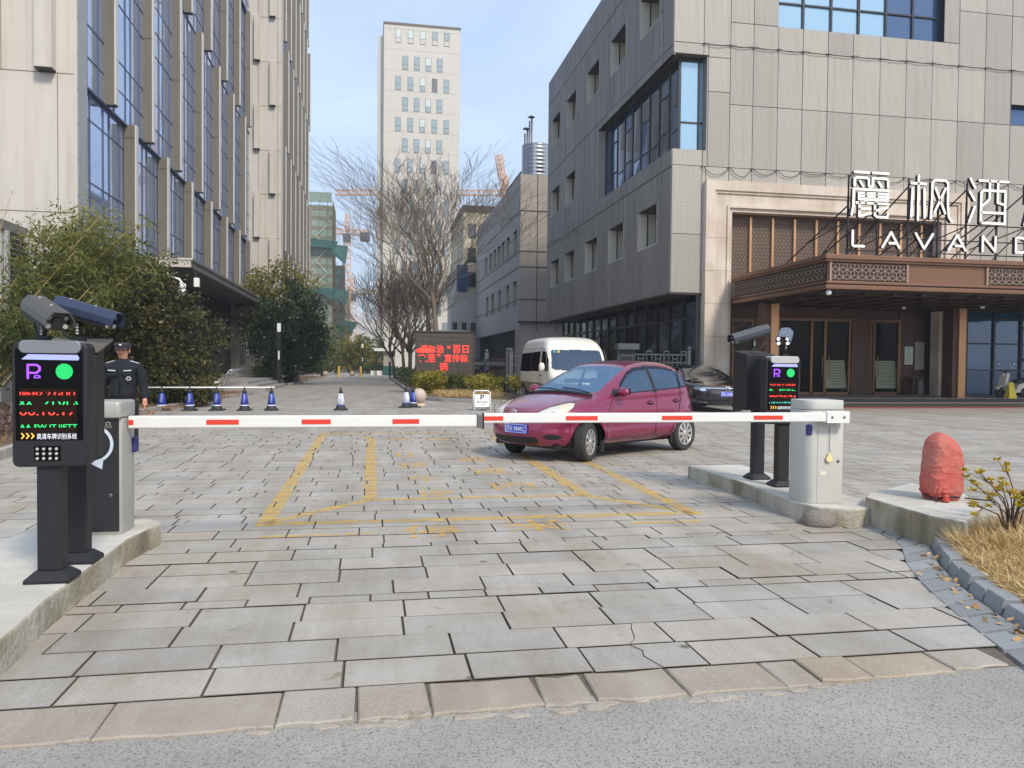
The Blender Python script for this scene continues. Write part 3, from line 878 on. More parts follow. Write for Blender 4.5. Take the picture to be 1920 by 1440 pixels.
hb = empty('hotel_building', (11.13, 28.0, 0), 'grey perforated clad hotel with copper entrance canopy and rooftop letters', 'building')
def inside(u, v, holes): return any(h[0] - 1e-6 <= u <= h[1] + 1e-6 and h[2] - 1e-6 <= v <= h[3] + 1e-6 for h in holes)
def panel_wall(name, axis, pos, us, cols, holes, mats, parent, thick=.05, gap=.026):
    """cladding of separate sheets: us = vertical joint lines, cols(i) = horizontal joint lines of column i, holes are left open"""
    mb = MB(); tn = []
    def put(u0, u1, v0, v1):
        for h in holes:                                     # cut the sheet round openings
            if u0 < h[1] - 1e-4 and u1 > h[0] + 1e-4 and v0 < h[3] - 1e-4 and v1 > h[2] + 1e-4:
                if u0 < h[0] - .02: put(u0, h[0], v0, v1)
                if u1 > h[1] + .02: put(h[1], u1, v0, v1)
                a, b = max(u0, h[0]), min(u1, h[1])
                if v0 < h[2] - .02: put(a, b, v0, h[2])
                if v1 > h[3] + .02: put(a, b, h[3], v1)
                return
        g_ = gap / 2; t = rnd.random(); n0 = len(mb.f)
        if axis == 'y':
            p = pos; mb.add([(u0 + g_, p, v0 + g_), (u1 - g_, p, v0 + g_), (u1 - g_, p, v1 - g_), (u0 + g_, p, v1 - g_)] + [(u0 + g_, p + thick, v0 + g_), (u1 - g_, p + thick, v0 + g_), (u1 - g_, p + thick, v1 - g_), (u0 + g_, p + thick, v1 - g_)],
                            [(0, 1, 2, 3), (1, 0, 4, 5), (2, 1, 5, 6), (3, 2, 6, 7), (0, 3, 7, 4)])
        else:
            p = pos; mb.add([(p, u0 + g_, v0 + g_), (p, u1 - g_, v0 + g_), (p, u1 - g_, v1 - g_), (p, u0 + g_, v1 - g_)] + [(p + thick, u0 + g_, v0 + g_), (p + thick, u1 - g_, v0 + g_), (p + thick, u1 - g_, v1 - g_), (p + thick, u0 + g_, v1 - g_)],
                            [(3, 2, 1, 0), (5, 4, 0, 1), (6, 5, 1, 2), (7, 6, 2, 3), (4, 7, 3, 0)])
        tn.extend([t] * (len(mb.f) - n0))
    for i in range(len(us) - 1):
        vs = cols(i)
        for v0, v1 in zip(vs, vs[1:]): put(us[i], us[i + 1], v0, v1)
    return mb.build(name, mats, parent, tone=tn)
def backing(name, axis, x0, x1, z0, z1, p0, p1, holes, m, parent):
    mb = MB()
    us = sorted({x0, x1, *[h for H in holes for h in H[:2] if x0 < h < x1]}); vs = sorted({z0, z1, *[h for H in holes for h in H[2:] if z0 < h < z1]})
    for a, b in zip(us, us[1:]):
        for c, d in zip(vs, vs[1:]):
            if inside((a + b) / 2, (c + d) / 2, holes): continue
            if axis == 'y': mb.box(a, b, p0, p1, c, d)
            else: mb.box(p0, p1, a, b, c, d)
    return mb.build(name, m, parent)

HT = 19.6
# ---- side towards the street (X = 11.13)
WY = [(29.49, 31.69), (33.69, 35.87), (37.82, 40.03), (42.3, 44.45), (45.98, 48.2)]
side_win = [(y0, y1, z0, z0 + 1.58) for z0, idx in ((6.3, (0, 1, 2, 3, 4)), (10.77, (3, 4)), (15.22, (0, 1, 2, 3, 4))) for y0, y1 in [WY[i] for i in idx]]
corner_side = (27.5, 37.85, 9.66, 13.2)
sus = [28.03] + [28.03 + 1.037 * (i + 1) + (.2 if i % 3 == 1 else 0) * 0 for i in range(20)] + [49.3]
def scol(i):
    base = [4.21, 9.0, 13.55, 18.06, HT]
    extra = [6.3 + .2, 15.3, 10.9] if i % 2 else [7.6, 16.6, 12.2]
    return sorted(base + ([extra[i % 3]] if i % 4 == 1 else []))
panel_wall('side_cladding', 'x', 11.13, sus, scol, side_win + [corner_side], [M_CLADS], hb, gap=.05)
backing('side_wall', 'x', 28.05, 49.3, 4.21, HT, 11.165, 11.24, side_win + [corner_side], mat('side_gap', lin(186, 182, 174), .8), hb)
jn = MB()
for z_ in (9.0, 13.55, 18.06):
    jn.box(11.122, 11.15, 28.05, 49.3, z_ - .018, z_ + .018) if z_ > 13.6 or z_ < 9.5 else jn.box(11.122, 11.15, 37.9, 49.3, z_ - .018, z_ + .018)
jn.build('wall_joint', M_GAP, hb)
for y0, y1, z0, z1 in side_win:
    f_ = MB(); D = .90
    # reveal linings (frame sits at the back)
    f_.box(11.12, 11.13 + D, y1 - .001, y1 + .05, z0, z1, 0); f_.box(11.12, 11.13 + D, y0 - .05, y0 + .001, z0, z1, 0)
    f_.box(11.12, 11.13 + D, y0, y1, z0 - .05, z0 + .001, 0); f_.box(11.14, 11.13 + D, y0, y1, z1 - .001, z1 + .05, 1)
    f_.box(11.52, 11.57, y1 - .03, y1 - .001, z0, z1, 1); wo_ = f_.build('window', [M_REVEAL, M_GAP], hb)
    pn = MB(); X = 11.13 + D - .02
    X = 11.98; pn.add([(X, y0, z0), (X, y1, z0), (X + .006, y1, z1), (X + .01, y0, z1)], [(3, 2, 1, 0)]); pn.build('pane', M_CLEARP, wo_)
    pn = MB(); pn.box(12.04, 12.07, y0 - .05, y1 + .05, z0 - .05, z1 + .05); pn.build('curtain', M_CURT, wo_)
    fr_ = MB()
    for a, b in ((y0, y0 + .06), (y1 - .06, y1), (y0 + 1.05, y0 + 1.11)): fr_.box(X - .06, X - .002, a, b, z0, z1)
    for a, b in ((z0, z0 + .05), (z1 - .05, z1)): fr_.box(X - .055, X - .002, y0 + .06, y1 - .06, a, b)
    fr_.build('frame', M_FRAME, wo_)
    if abs(z0 - 6.3) < .01 and y0 < 30:                    # one sash tilted open
        sa = MB(); R = Matrix.Rotation(radians(-24), 3, 'Y')
        sa.obox((11.55, y0 + .5, 7.0), .04, .85, .75, R, 0); sa.obox((11.528, y0 + .5, 7.0), .01, .75, .65, R, 1); sa.build('open_sash', [M_FRAME, M_SKYGLASS], wo_)
# ---- front (Y = 28)
VX = [11.15, 12.36, 13.45, 14.40, 15.43, 16.47, 17.54, 18.63, 19.82, 20.98, 22.16, 23.35, 24.59, 25.81, 27.0, 28.2, 29.4, 30.6, 31.8, 33]
upper_win = (15.42, 22.65, 14.58, 18.2)
right_win = (25.85, 33.0, 11.49, 12.3)
corner_front = (11.0, 12.56, 9.66, 13.25)
portal_hole = (12.5, 23.75, 0, 8.4)
shop_hole = (23.75, 33.0, 0, 4.42)
left_open = (11.0, 12.5, 0, 4.21)
fh = [upper_win, right_win, corner_front, portal_hole, shop_hole, left_open]
def fcol(i):
    if i == 0: return [4.21, 6.45, 9.05, 13.67, HT]
    if i == 1: return [4.2, 9.05, 11.9, 13.2, 13.67, HT]
    b = [4.4, 9.05, 11.46, 13.67, 15.9 if i > 10 else 14.58, HT]
    return b
panel_wall('front_cladding', 'y', 28.0, VX, fcol, fh, [M_CLADF], hb)
backing('front_wall', 'y', 11.19, 33, 0, HT, 28.05, 28.12, fh, M_GAP, hb)
b_ = MB(); b_.box(12.1, 33, 28.9, 49.2, 4.25, 9.4); b_.box(13.4, 33, 28.9, 49.2, 9.4, 13.4); b_.box(12.1, 33, 28.9, 49.2, 13.4, HT - .1); b_.box(11.2, 33, 28.15, 49.2, HT - .1, HT - .02); b_.box(13.2, 33, 32.5, 49, 0, 4.2)
b_.build('core', M_DARK, hb)
b_ = MB(); b_.box(11.14, 12.5, 28.02, 49.25, 4.15, 4.2); b_.build('overhang_soffit', M_GAP, hb)
# ---- corner window
cw = MB(); GX, GY = 11.55, 28.38
cys = [28.38, 29.35, 30.45, 31.55, 32.65, 33.75, 34.85, 35.95, 36.9, 37.8]
gl = MB()
for i, (a, b) in enumerate(zip(cys, cys[1:])):
    zs = [9.66, 10.55, 13.2] if i % 2 == 0 else [9.66, 10.75, 12.2, 13.2] if i % 3 else [9.66, 10.55, 11.9, 13.2]
    for z0, z1 in zip(zs, zs[1:]):
        q = rnd.uniform(-.012, .012); gl.add([(GX + q, a, z0), (GX, b, z0), (GX - q, b, z1), (GX + rnd.uniform(-.01, .01), a, z1)], [(3, 2, 1, 0)], 0 if i > 2 and rnd.random() < .8 else 1)
for z0, z1 in ((9.66, 10.78), (10.78, 13.2)): gl.add([(GX, GY, z0), (12.5, GY, z0), (12.5, GY + .008, z1), (GX, GY + .005, z1)], [(0, 1, 2, 3)], 2)
cwo = gl.build('corner_window', [M_DBLUE, M_DGREY, M_SKYGLASS], hb)
fr_ = MB()
for y_ in cys: fr_.box(GX - .04, GX + .03, y_ - .03, y_ + .03, 9.66, 13.2)
for i, (a, b) in enumerate(zip(cys, cys[1:])):
    for z_ in ((10.55,) if i % 2 == 0 else (10.75, 12.2) if i % 3 else (10.55, 11.9)): fr_.box(GX - .03, GX + .03, a + .03, b - .03, z_ - .025, z_ + .025)
fr_.box(GX - .05, GX + .05, GY - .05, GY + .02, 9.66, 13.2); fr_.box(12.3, 12.36, GY - .04, GY + .03, 9.66, 13.2); fr_.box(GX + .05, 12.5, GY - .03, GY + .02, 10.75, 10.81); fr_.box(GX, 12.5, GY - .03, GY + .02, 13.1, 13.22)
fr_.build('frame', M_FRAME, cwo)
rv = MB(); rv.box(11.15, 12.5, 27.95 + .1, 37.9, 9.6, 9.665, 0); rv.box(11.15, 12.6, 28.06, 37.9, 13.2, 13.26, 1); rv.box(11.12, 11.9, 37.83, 37.9, 9.6, 13.2, 2); rv.box(12.5, 12.56, 28.01, 28.6, 9.6, 13.2, 0)
rv.build('reveal', [M_CLADS, M_GAP, M_CLADF], cwo)
# ---- upper window with curtains, and the slot window at the right
gl = MB(); us = [15.42 + i * 1.205 for i in range(7)]
for i, (a, b) in enumerate(zip(us, us[1:])):
    for z0, z1 in ((14.58, 15.65), (15.65, 18.2)): gl.add([(a, 28.35, z0), (b, 28.35, z0), (b, 28.36, z1), (a, 28.355, z1)], [(0, 1, 2, 3)], 0 if i < 4 else 1)
uw = gl.build('upper_window', [M_SKYGLASS, M_DBLUE], hb)
fr_ = MB()
for a in us[1:-1]: fr_.box(a - .04, a + .04, 28.28, 28.37, 14.58, 18.2)
for a, b in zip(us, us[1:]): fr_.box(a + .04, b - .04, 28.29, 28.36, 15.62, 15.68)
fr_.box(15.42, 22.65, 28.05, 28.4, 14.5, 14.58); fr_.box(22.65, 22.72, 28.03, 28.4, 14.5, 18.2); fr_.box(15.35, 15.42, 28.03, 28.4, 14.5, 18.2)
fr_.build('frame', M_FRAME, uw)
gl = MB(); gl.box(25.8, 33, 28.3, 28.34, 11.4, 12.4); gl.build('slot_window', M_DBLUE, hb)
# ---- glazed ground floor under the overhang
gl = MB(); ys = [28.1 + i * 1.42 for i in range(16)]
glass_grid(gl, 'x', 12.32, ys, [.15, 2.2, 3.3, 4.15], 0, .004)
so = gl.build('storefront', M_STORE, hb)
fr_ = MB()
for y_ in ys: fr_.box(12.24, 12.36, y_ - .04, y_ + .04, 0, 4.15)
for z_ in (.12, 3.3): fr_.box(12.26, 12.35, 28.1, 49.3, z_ - .04, z_ + .04)
fr_.build('frame', M_FRAME, so)
inn = MB(); inn.box(15.2, 15.3, 29, 49, 0, 4.1, 0); inn.box(12.4, 15.3, 29, 49, 0, .02, 1); inn.box(12.5, 13.5, 31.5, 31.6, 0, 3, 2)
for i in range(7): inn.box(12.6, 12.66, 29.2 + i * 2.7, 30.1 + i * 2.7, .4, 3.2, 2)
inn.build('interior', [M_BROWN, M_PLAT, mat('pale_curtain_inside', lin(120, 134, 132), .9)], so)
# ---- carved stone portal
po = MB()
def frame_band(x0, x1, zt, w, y0, y1, mi=0):
    po.box(x0, x0 + w, y0, y1, 0, zt - w, mi); po.box(x1 - w, x1, y0, y1, 0, zt - w, mi); po.box(x0, x1, y0, y1, zt - w, zt, mi)
frame_band(12.44, 23.80, 8.48, .36, 27.74, 28.3)
frame_band(12.80, 23.44, 8.12, .10, 27.80, 28.3)
frame_band(12.90, 23.34, 8.02, .44, 27.86, 28.3)
frame_band(13.34, 22.90, 7.58, .09, 27.80, 28.3)
frame_band(13.43, 22.81, 7.49, .14, 27.90, 28.4)
pj = po
for z_ in (1.3, 2.55, 3.8, 5.05, 6.3): pj.box(12.43, 13.58, 27.735, 27.74, z_, z_ + .012, 1); pj.box(22.66, 23.81, 27.735, 27.74, z_, z_ + .012, 1)
portal = po.build('stone_portal', [M_TRAV, M_STONEJ], hb, bevel=.015)

def lattice(mb, x0, x1, z0, z1, a, w, y, plane='y', mi=0):
    """interlocking cube pattern made of thin bars (hexagons with three spokes)"""
    hh = a * sqrt(3) / 2
    segs = set()
    nz_ = int((z1 - z0) / (1.5 * a)) + 3; nx_ = int((x1 - x0) / (2 * hh)) + 3
    for r_ in range(-1, nz_):
        for c in range(-1, nx_):
            cx = x0 + c * 2 * hh + (hh if r_ % 2 else 0); cz = z0 + r_ * 1.5 * a
            P = [(cx + a * cos(radians(90 + 60 * q)), cz + a * sin(radians(90 + 60 * q))) for q in range(6)]
            for q in range(6):
                segs.add(tuple(sorted([(round(P[q][0], 4), round(P[q][1], 4)), (round(P[(q + 1) % 6][0], 4), round(P[(q + 1) % 6][1], 4))])))
            for q in ((1, 3, 5)): segs.add(((round(cx, 4), round(cz, 4)), (round(P[q][0], 4), round(P[q][1], 4))))
    for (p, q) in segs:
        c = clip_seg(p, q, x0, x1, z0, z1)
        if not c: continue
        (ax, az), (bx, bz) = c
        d = Vector((bx - ax, bz - az))
        if d.length < .004: continue
        n = Vector((-d.y, d.x)).normalized() * w / 2
        pts = [(ax + n.x, az + n.y), (ax - n.x, az - n.y), (bx - n.x, bz - n.y), (bx + n.x, bz + n.y)]
        if plane == 'y': mb.add([(u, y, v) for u, v in pts] + [(u, y + w, v) for u, v in pts], [(0, 1, 2, 3), (1, 0, 4, 5), (3, 2, 6, 7)], mi)
        else: mb.add([(y, u, v) for u, v in pts] + [(y + w, u, v) for u, v in pts], [(3, 2, 1, 0), (5, 4, 0, 1), (7, 6, 2, 3)], mi)
def clip_seg(p, q, x0, x1, z0, z1):
    t0, t1 = 0.0, 1.0; d = (q[0] - p[0], q[1] - p[1])
    for a, b in ((-d[0], p[0] - x0), (d[0], x1 - p[0]), (-d[1], p[1] - z0), (d[1], z1 - p[1])):
        if abs(a) < 1e-12:
            if b < 0: return None
        else:
            r_ = b / a
            if a < 0: t0 = max(t0, r_)
            else: t1 = min(t1, r_)
    if t0 >= t1: return None
    return ((p[0] + d[0] * t0, p[1] + d[1] * t0), (p[0] + d[0] * t1, p[1] + d[1] * t1))

# lattice screen above the door
sc = MB(); sc.box(13.57, 22.67, 28.42, 28.5, 3.9, 7.35, 0); screen = sc.build('lattice_screen', [M_LATB], hb)
sb = MB()
xs = [13.62 + i * .94 for i in range(11)]
for a, b in zip(xs, xs[1:]):
    if b > 22.7: break
    lattice(sb, a + .05, b - .05, 4.85, 7.3, .092, .013, 28.395)
sb.build('lattice_bars', M_LAT, screen)
ml = MB()
for a in xs: ml.box(a - .045, a + .045, 28.30, 28.42, 4.0, 7.25, 0)
ml.box(13.57, 22.67, 28.32, 28.42, 7.25, 7.35, 1)
ml.build('mullion', [M_COPPERL, M_BROWN], screen)

# ---- entrance canopy
X0, X1, Y0, Y1 = 13.57, 30.0, 21.5, 27.70
ca = MB()
def ring(o_, z0, z1, mi=0):                                 # a band of the canopy edge, o_ = how far it stands out
    ca.box(X0 - o_, X1, Y0 - o_, Y1, z0, z1, mi)
ring(.10, 4.70, 4.84); ring(.04, 4.63, 4.70); ring(-.06, 4.05, 4.63, 0); ring(.0, 3.97, 4.05); ring(-.05, 3.92, 3.97, 2); ring(.06, 3.80, 3.92); 
canopy = ca.build('entrance_canopy', [M_COPPER, M_COPPERL, M_BROWN], hb, bevel=.012)
ce = MB(); ce.box(X0 + .1, X1, Y0 + .1, Y1, 3.77, 3.80, 0)
for i in range(16): ce.box(X0 + .5 + i, X0 + .62 + i, Y0 + .3, Y1, 3.67, 3.77, 0)
for i in range(5): ce.box(X0 + .2, X1, Y0 + .6 + i * 1.25, Y0 + .75 + i * 1.25, 3.69, 3.765, 0)
ce.build('ceiling', M_CEIL, canopy)
lp = MB()
for i in range(4):
    xa = 13.70 + i * 5.45; xb = xa + 2.62
    lp.box(xa, xb, Y0 + .035, Y0 + .057, 4.07, 4.61, 1); lattice(lp, xa + .03, xb - .03, 4.1, 4.59, .15, .022, Y0 + .015, 'y', 0)
    for x_ in (xa, xb): lp.box(x_ - .03, x_ + .03, Y0 + .0, Y0 + .06, 4.055, 4.625, 0)
lp.box(X0 + .035, X0 + .058, 21.6, 27.6, 4.07, 4.61, 1); lattice(lp, 21.65, 27.55, 4.1, 4.59, .15, .022, X0 + .012, 'x', 0)
lp.build('lattice_panel', [M_LAT, M_LATC], canopy)
for x_, y_ in ((13.72, 21.62), (22.0, 24.9), (19.6, 26.0)):
    l_ = MB(); l_.sphere((x_, y_, 3.70), .085, 14, 8); l_.lathe([(.05, 3.72), (.05, 3.78)], (x_, y_, 0), 'z', 10)
    l_.build('dome_camera', M_WHITE, canopy)
for x_ in (14.22, 21.9):
    co = MB(); co.box(x_ - .30, x_ + .30, 25.85, 26.4, .30, 3.78, 0); co.box(x_ - .10, x_ + .20, 25.78, 25.85, .30, 3.70, 1)
    for q in range(4): co.box(x_ - .09 + q * .075, x_ - .05 + q * .075, 25.765, 25.78, .32, 3.68, 1)
    co.build('column', [M_BROWN, M_COPPERL], hb, bevel=.01)
# ---- entrance wall, doors, vestibule
en = MB(); en.box(13.57, 15.95, 28.75, 28.85, .3, 4.0, 0); en.box(15.95, 21.6, 28.75, 28.85, 3.35, 4.0, 0); en.box(21.45, 22.67, 28.7, 28.82, .3, 4.0, 0); en.box(19.2, 20.05, 28.55, 28.85, .3, 3.35, 0)
en.box(13.57, 13.6, 28.3, 28.8, .3, 4.0, 0)
for x_ in (15.3, 16.9, 17.9, 18.9, 19.9, 20.9): en.box(x_ - .012, x_ + .012, 28.742, 28.75, 3.4, 4.0, 1)
for x_ in (21.7, 22.15): en.box(x_ - .01, x_ + .01, 28.692, 28.7, .3, 4.0, 1)
en.box(13.6, 15.95, 28.742, 28.75, 3.42, 3.46, 1); en.build('entrance_wall', [M_BROWN, M_DARK], hb, bevel=.01)
dp = MB(); dp.box(14.05, 14.95, 28.70, 28.75, .5, 3.3, 1); dp.box(14.13, 14.87, 28.68, 28.70, .6, 3.2, 0)
for i in range(26):
    x_, z_ = rnd.uniform(14.2, 14.8), rnd.uniform(.7, 3.1); dp.tube([(x_ + .12 * cos(t) * (1 - t / 7), 28.672, z_ + .12 * sin(t) * (1 - t / 7)) for t in np.linspace(0, 5, 9)], .016, 5, 1)
dp.build('carved_panel', [M_DARK, M_COPPER], hb)
dg = MB(); dg.box(16.0, 21.4, 28.66, 28.68, .32, 3.3); M_DOORGL.node_tree.nodes['Transparent BSDF'].inputs[0].default_value = (.97, .97, .94, 1)
dgo = dg.build('entrance_glass', M_DOORGL, hb)
fr_ = MB()
for x_ in (15.98, 17.45, 18.05, 19.15, 20.1, 20.25, 21.4): fr_.box(x_ - .05, x_ + .05, 28.60, 28.72, .3, 3.33, 0)
fr_.box(15.93, 21.45, 28.59, 28.72, 3.27, 3.38, 0); fr_.box(15.93, 21.45, 28.6, 28.72, .3, .4, 0)
fr_.build('door_frame', [M_COPPER], dgo)
hd = MB()
for x_ in (17.9, 18.2, 20.4): hd.tube([(x_, 28.56, 1.0), (x_, 28.56, 1.9)], .02, 6)
hd.build('door_handle', M_COPPERL, dgo)
lob = MB(); lob.box(13.6, 22.6, 34, 34.1, .3, 4, 0); lob.box(13.6, 22.6, 28.9, 34, .28, .31, 1); lob.box(17, 19.5, 32, 32.8, .3, 1.35, 0)
lob.build('lobby', [M_BROWN, M_PLAT], dgo)
# platform and steps
pf = MB(); pf.box(13.4, 33, 25.45, 28.7, -.02, .30, 0); pf.box(13.4, 33, 25.42, 25.45, .17, .285, 1); pf.box(13.8, 33, 25.05, 25.42, -.02, .15, 0); pf.box(13.8, 33, 25.03, 25.05, 0, .135, 1)
pf.build('platform_step', [M_PLAT, M_RISER], hb, bevel=.008)
rc = MB(); rc.box(15.6, 23.4, 24.2, 25.0, -.005, .012); tag(rc.build('carpet', M_REDMAT), 'long dull red mat laid along the foot of the hotel steps', 'mat')
# blue glazed shop front right of the entrance
gl = MB(); us = [23.85, 24.15, 25.45, 26.75, 28.0, 29.3, 30.6, 31.9, 33]
glass_grid(gl, 'y', 28.2, us, [.32, 1.35, 2.45, 3.45, 4.4], 0, .005); sh = gl.build('shop_window', M_BLUEPANE, hb)
fr_ = MB()
for x_ in us: fr_.box(x_ - .04, x_ + .04, 28.12, 28.24, .3, 4.42)
for z_ in (1.35, 2.45, 3.45): fr_.box(23.85, 33, 28.14, 28.22, z_ - .03, z_ + .03)
fr_.build('frame', M_FRAME, sh)
inn = MB(); inn.box(23.85, 33, 29.6, 29.7, .3, 4.4); inn.build('interior', mat('blue_dark_interior', lin(28, 56, 84), .8, var=.3, vscale=1.2), sh)
# security bars on the right
wb = MB(); wb.box(26.85, 30, 28.0, 28.06, 3.1, 3.18, 0)
for i in range(20): wb.box(26.9 + i * .13, 26.92 + i * .13, 28.0, 28.03, 1.9, 3.1, 0)
wb.box(26.85, 30, 28.0, 28.05, 1.75, 1.85, 0)
wb.build('window_bars', M_FRAME, sh)

# ---- the letters on the canopy
hs = empty('hotel_sign', (14.8, 22.5, 4.84), 'row of white channel letters on a black steel frame standing on the copper canopy', 'sign')
M_LET = mat('white_letter_face', lin(240, 238, 228), .35, emit=(1, .97, .9, 1), estr=.03)
M_LETS = mat('dark_letter_side', lin(30, 30, 48), .5)
def glyph(name, strokes, x, z, w, h, sw):
    mb = MB()
    for st_ in strokes: mb.ribbon([(x + p[0] * w, z + p[1] * h) for p in st_], sw, 22.38, 22.5, 0, 6)
    return mb.build(name, [M_LET, M_LETS], hs)
G_LI = [[(.08, 1), (.45, 1)], [(.55, 1), (.95, 1)], [(.08, .7), (.08, .85), (.14, .88), (.4, .88), (.45, .84), (.45, .7)], [(.55, .7), (.55, .88), (.9, .88), (.95, .84), (.95, .7)], [(.22, .80), (.3, .70)], [(.70, .80), (.78, .70)],
        [(.02, .05), (.06, .25), (.06, .62), (.97, .62)], [(.50, .70), (.50, .62)], [(.2, .54), (.95, .54), (.95, .40), (.2, .40), (.2, .54)], [(.38, .54), (.38, .32)], [(.66, .54), (.66, .32)], [(.2, .47), (.95, .47)], [(.14, .32), (.97, .32)],
        [(.22, .32), (.22, .02), (.52, .10)], [(.22, .18), (.5, .2)], [(.62, .32), (.62, .06), (.68, .02), (.94, .02), (.97, .10)], [(.62, .15), (.95, .24)]]
G_FENG = [[(.02, .82), (.36, .82)], [(.19, 1), (.19, .0)], [(.05, .70), (.03, .06)], [(.33, .70), (.35, .06)], [(.50, .05), (.52, .50), (.52, .86), (.58, .92), (.84, .92), (.90, .86), (.90, .40), (.93, .10), (1.0, .0)], [(.60, .74), (.84, .18)], [(.84, .74), (.58, .18)]]
G_JIU = [[(.04, 1), (.16, .80)], [(.03, .70), (.15, .52)], [(.16, .36), (.03, .02)], [(.27, .97), (1.0, .97)], [(.32, .0), (.32, .70), (.38, .75), (.93, .75), (.93, .0), (.32, .0)], [(.53, .97), (.53, .55), (.36, .40)], [(.74, .97), (.74, .48), (.90, .44)], [(.34, .24), (.92, .24)]]
G_DIAN = [[(.5, 1.04), (.55, .92)], [(.1, .9), (1, .9)], [(.1, .9), (.1, .4), (.0, .0)], [(.55, .85), (.55, .45)], [(.55, .65), (.95, .65)], [(.3, .45), (.92, .45), (.92, .02), (.3, .02), (.3, .45)]]
for gl_, x, w in ((G_LI, 14.92, 1.36), (G_FENG, 17.02, 1.52), (G_JIU, 19.15, 1.48), (G_DIAN, 21.28, 1.5)):
    glyph('letter', gl_, x, 6.2, w, 1.42, .084)
LAT = {'L': [[(0, 1), (0, .08), (.08, 0), (1, 0)]], 'A': [[(0, 0), (.5, 1), (1, 0)], [(.42, .28), (.86, .28)]], 'V': [[(0, 1), (.5, 0), (1, 1)]], 'N': [[(0, 0), (0, 1), (1, 0), (1, 1)]], 'D': [[(0, 0), (0, 1), (.5, 1), (.85, .8), (1, .5), (.85, .2), (.5, 0), (0, 0)]], 'E': [[(1, 1), (0, 1), (0, 0), (1, 0)], [(0, .5), (.8, .5)]]}
for ch, x, w in (('L', 15.0, .40), ('A', 16.06, .60), ('V', 17.25, .62), ('A', 18.46, .62), ('N', 19.72, .48), ('D', 20.98, .50), ('E', 22.2, .45)):
    glyph('letter', LAT[ch], x, 5.28, w, .48, .085)
fr_ = MB()
for x_ in (14.95, 16.0, 17.1, 18.2, 19.25, 20.4, 21.5, 22.6): fr_.box(x_ - .025, x_ + .025, 22.56, 22.61, 4.84, 6.9)
for x_ in (14.95, 17.1, 19.25, 21.4): fr_.box(x_ - .02, x_ + .02, 22.56, 22.6, 6.9, 7.55)
for z_ in (5.18, 5.62, 6.15): fr_.box(14.9, 23, 22.61, 22.64, z_ - .018, z_ + .018)
for x_ in (14.95, 16.0, 17.1, 18.2, 19.25, 20.4, 21.5): fr_.bar((x_ + .02, 22.63, 6.6 if x_ % 2 < 1 else 7.3), (x_ + .02, 27.3, 4.86), .035, .035); fr_.bar((x_ + .03, 22.63, 6.15), (x_ + .03, 24.6, 4.86), .025, .025)
for x_ in (14.95, 17.1, 19.25, 21.4): fr_.bar((x_ + .05, 22.63, 6.12), (x_ + .05, 25.0, 5.75), .03, .03)
fr_.build('sign_frame', M_BLACK, hs)
# ---- lamp cables strung along the cladding
M_CABLE = mat('black_cable', lin(46, 42, 40), .6)
M_CLIPC = mat('grey_lamp_clip', lin(150, 146, 138), .5)
for zc, sag, lab in ((13.69, .06, 'thin black lamp cable running under the upper windows of the hotel'), (9.06, .36, 'sagging black lamp cable just above the stone portal of the hotel')):
    cb = MB(); cl = MB()
    xs_ = VX[1:15]
    for i, (a, b) in enumerate(zip(xs_, xs_[1:])):
        s_ = sag * (1 if i < 2 or zc > 10 else rnd.uniform(.25, .8))
        cb.tube([(a + (b - a) * t, 27.93 + rnd.uniform(-.01, .01), zc - s_ * 4 * t * (1 - t) + rnd.uniform(-.02, .02)) for t in np.linspace(0, 1, 9)], .013, 5)
        cl.sphere((a, 27.94, zc), .055, 8, 6, 0, .7)
    co_ = cb.build('lamp_cable', M_CABLE); tag(co_, lab, 'cable', 'lamp cables on the hotel front')
    cl.build('lamp_clip', M_CLIPC, co_)
# ================================================================== BACKGROUND BUILDINGS
M_CLAD2 = mat('grey_cladding', lin(176, 172, 167), .7, var=.05, vscale=.5, streak=.12)
M_CLAD2F = mat('grey_beige_cladding', lin(168, 158, 146), .7, var=.06, vscale=.5, streak=.15)
g2 = empty('grey_block', (11.13, 58.7, 0), 'low grey block with small punched windows beyond the hotel', 'building')
w2 = [(y0, y0 + 1.7, z0, z1) for z0, z1, ys in ((6.05, 8.0, (60.0, 63.4, 67.6, 71.6, 75.0)), (10.3, 12.0, (60.0, 63.4, 65.9, 68.2, 70.5, 73.0, 76.0))) for y0 in ys]
backing('side_wall', 'x', 58.72, 84, 4.16, 16, 11.13, 11.5, w2, M_CLAD2, g2)
b_ = MB(); b_.box(11.13, 24, 58.7, 58.72, 0, 16, 0); b_.box(12.2, 24, 58.75, 84, 0, 15.9, 1); b_.box(11.13, 12.0, 58.73, 60.5, 0, 4.15, 0); b_.build('wall', [M_CLAD2F, M_DARK], g2)
jn = MB()
for z in (6.4, 8.9, 10.1, 13.2): jn.box(11.1, 11.13, 58.7, 84, z, z + .05); jn.box(11.13, 20, 58.66, 58.7, z, z + .05)
for x in (12.45, 14): jn.box(x, x + .05, 58.67, 58.7, 4, 16)
jn.box(11.0, 20, 58.5, 58.7, 4.6, 4.75); jn.build('joint', M_GAP, g2)
for y0, y1, z0, z1 in w2:
    f_ = MB(); f_.box(11.14, 12.1, y1 - .04, y1, z0, z1, 0); f_.box(11.14, 12.1, y0, y0 + .04, z0, z1, 1); f_.box(12.05, 12.1, y0 + .04, y1 - .04, z0, z1, 2); f_.box(11.14, 12.1, y0, y1, z0 - .04, z0, 0); f_.box(11.14, 12.1, y0, y1, z1, z1 + .04, 1)
    f_.box(11.42, 11.47, y1 - .12, y1 - .04, z0, z1, 1)
    f_.build('window', [M_REVEAL, M_GAP, M_DGREY], g2)
b_ = MB()
for i in range(26): b_.box(11.5, 11.56, 61 + i * .85, 61.06 + i * .85, 0, 4.15)
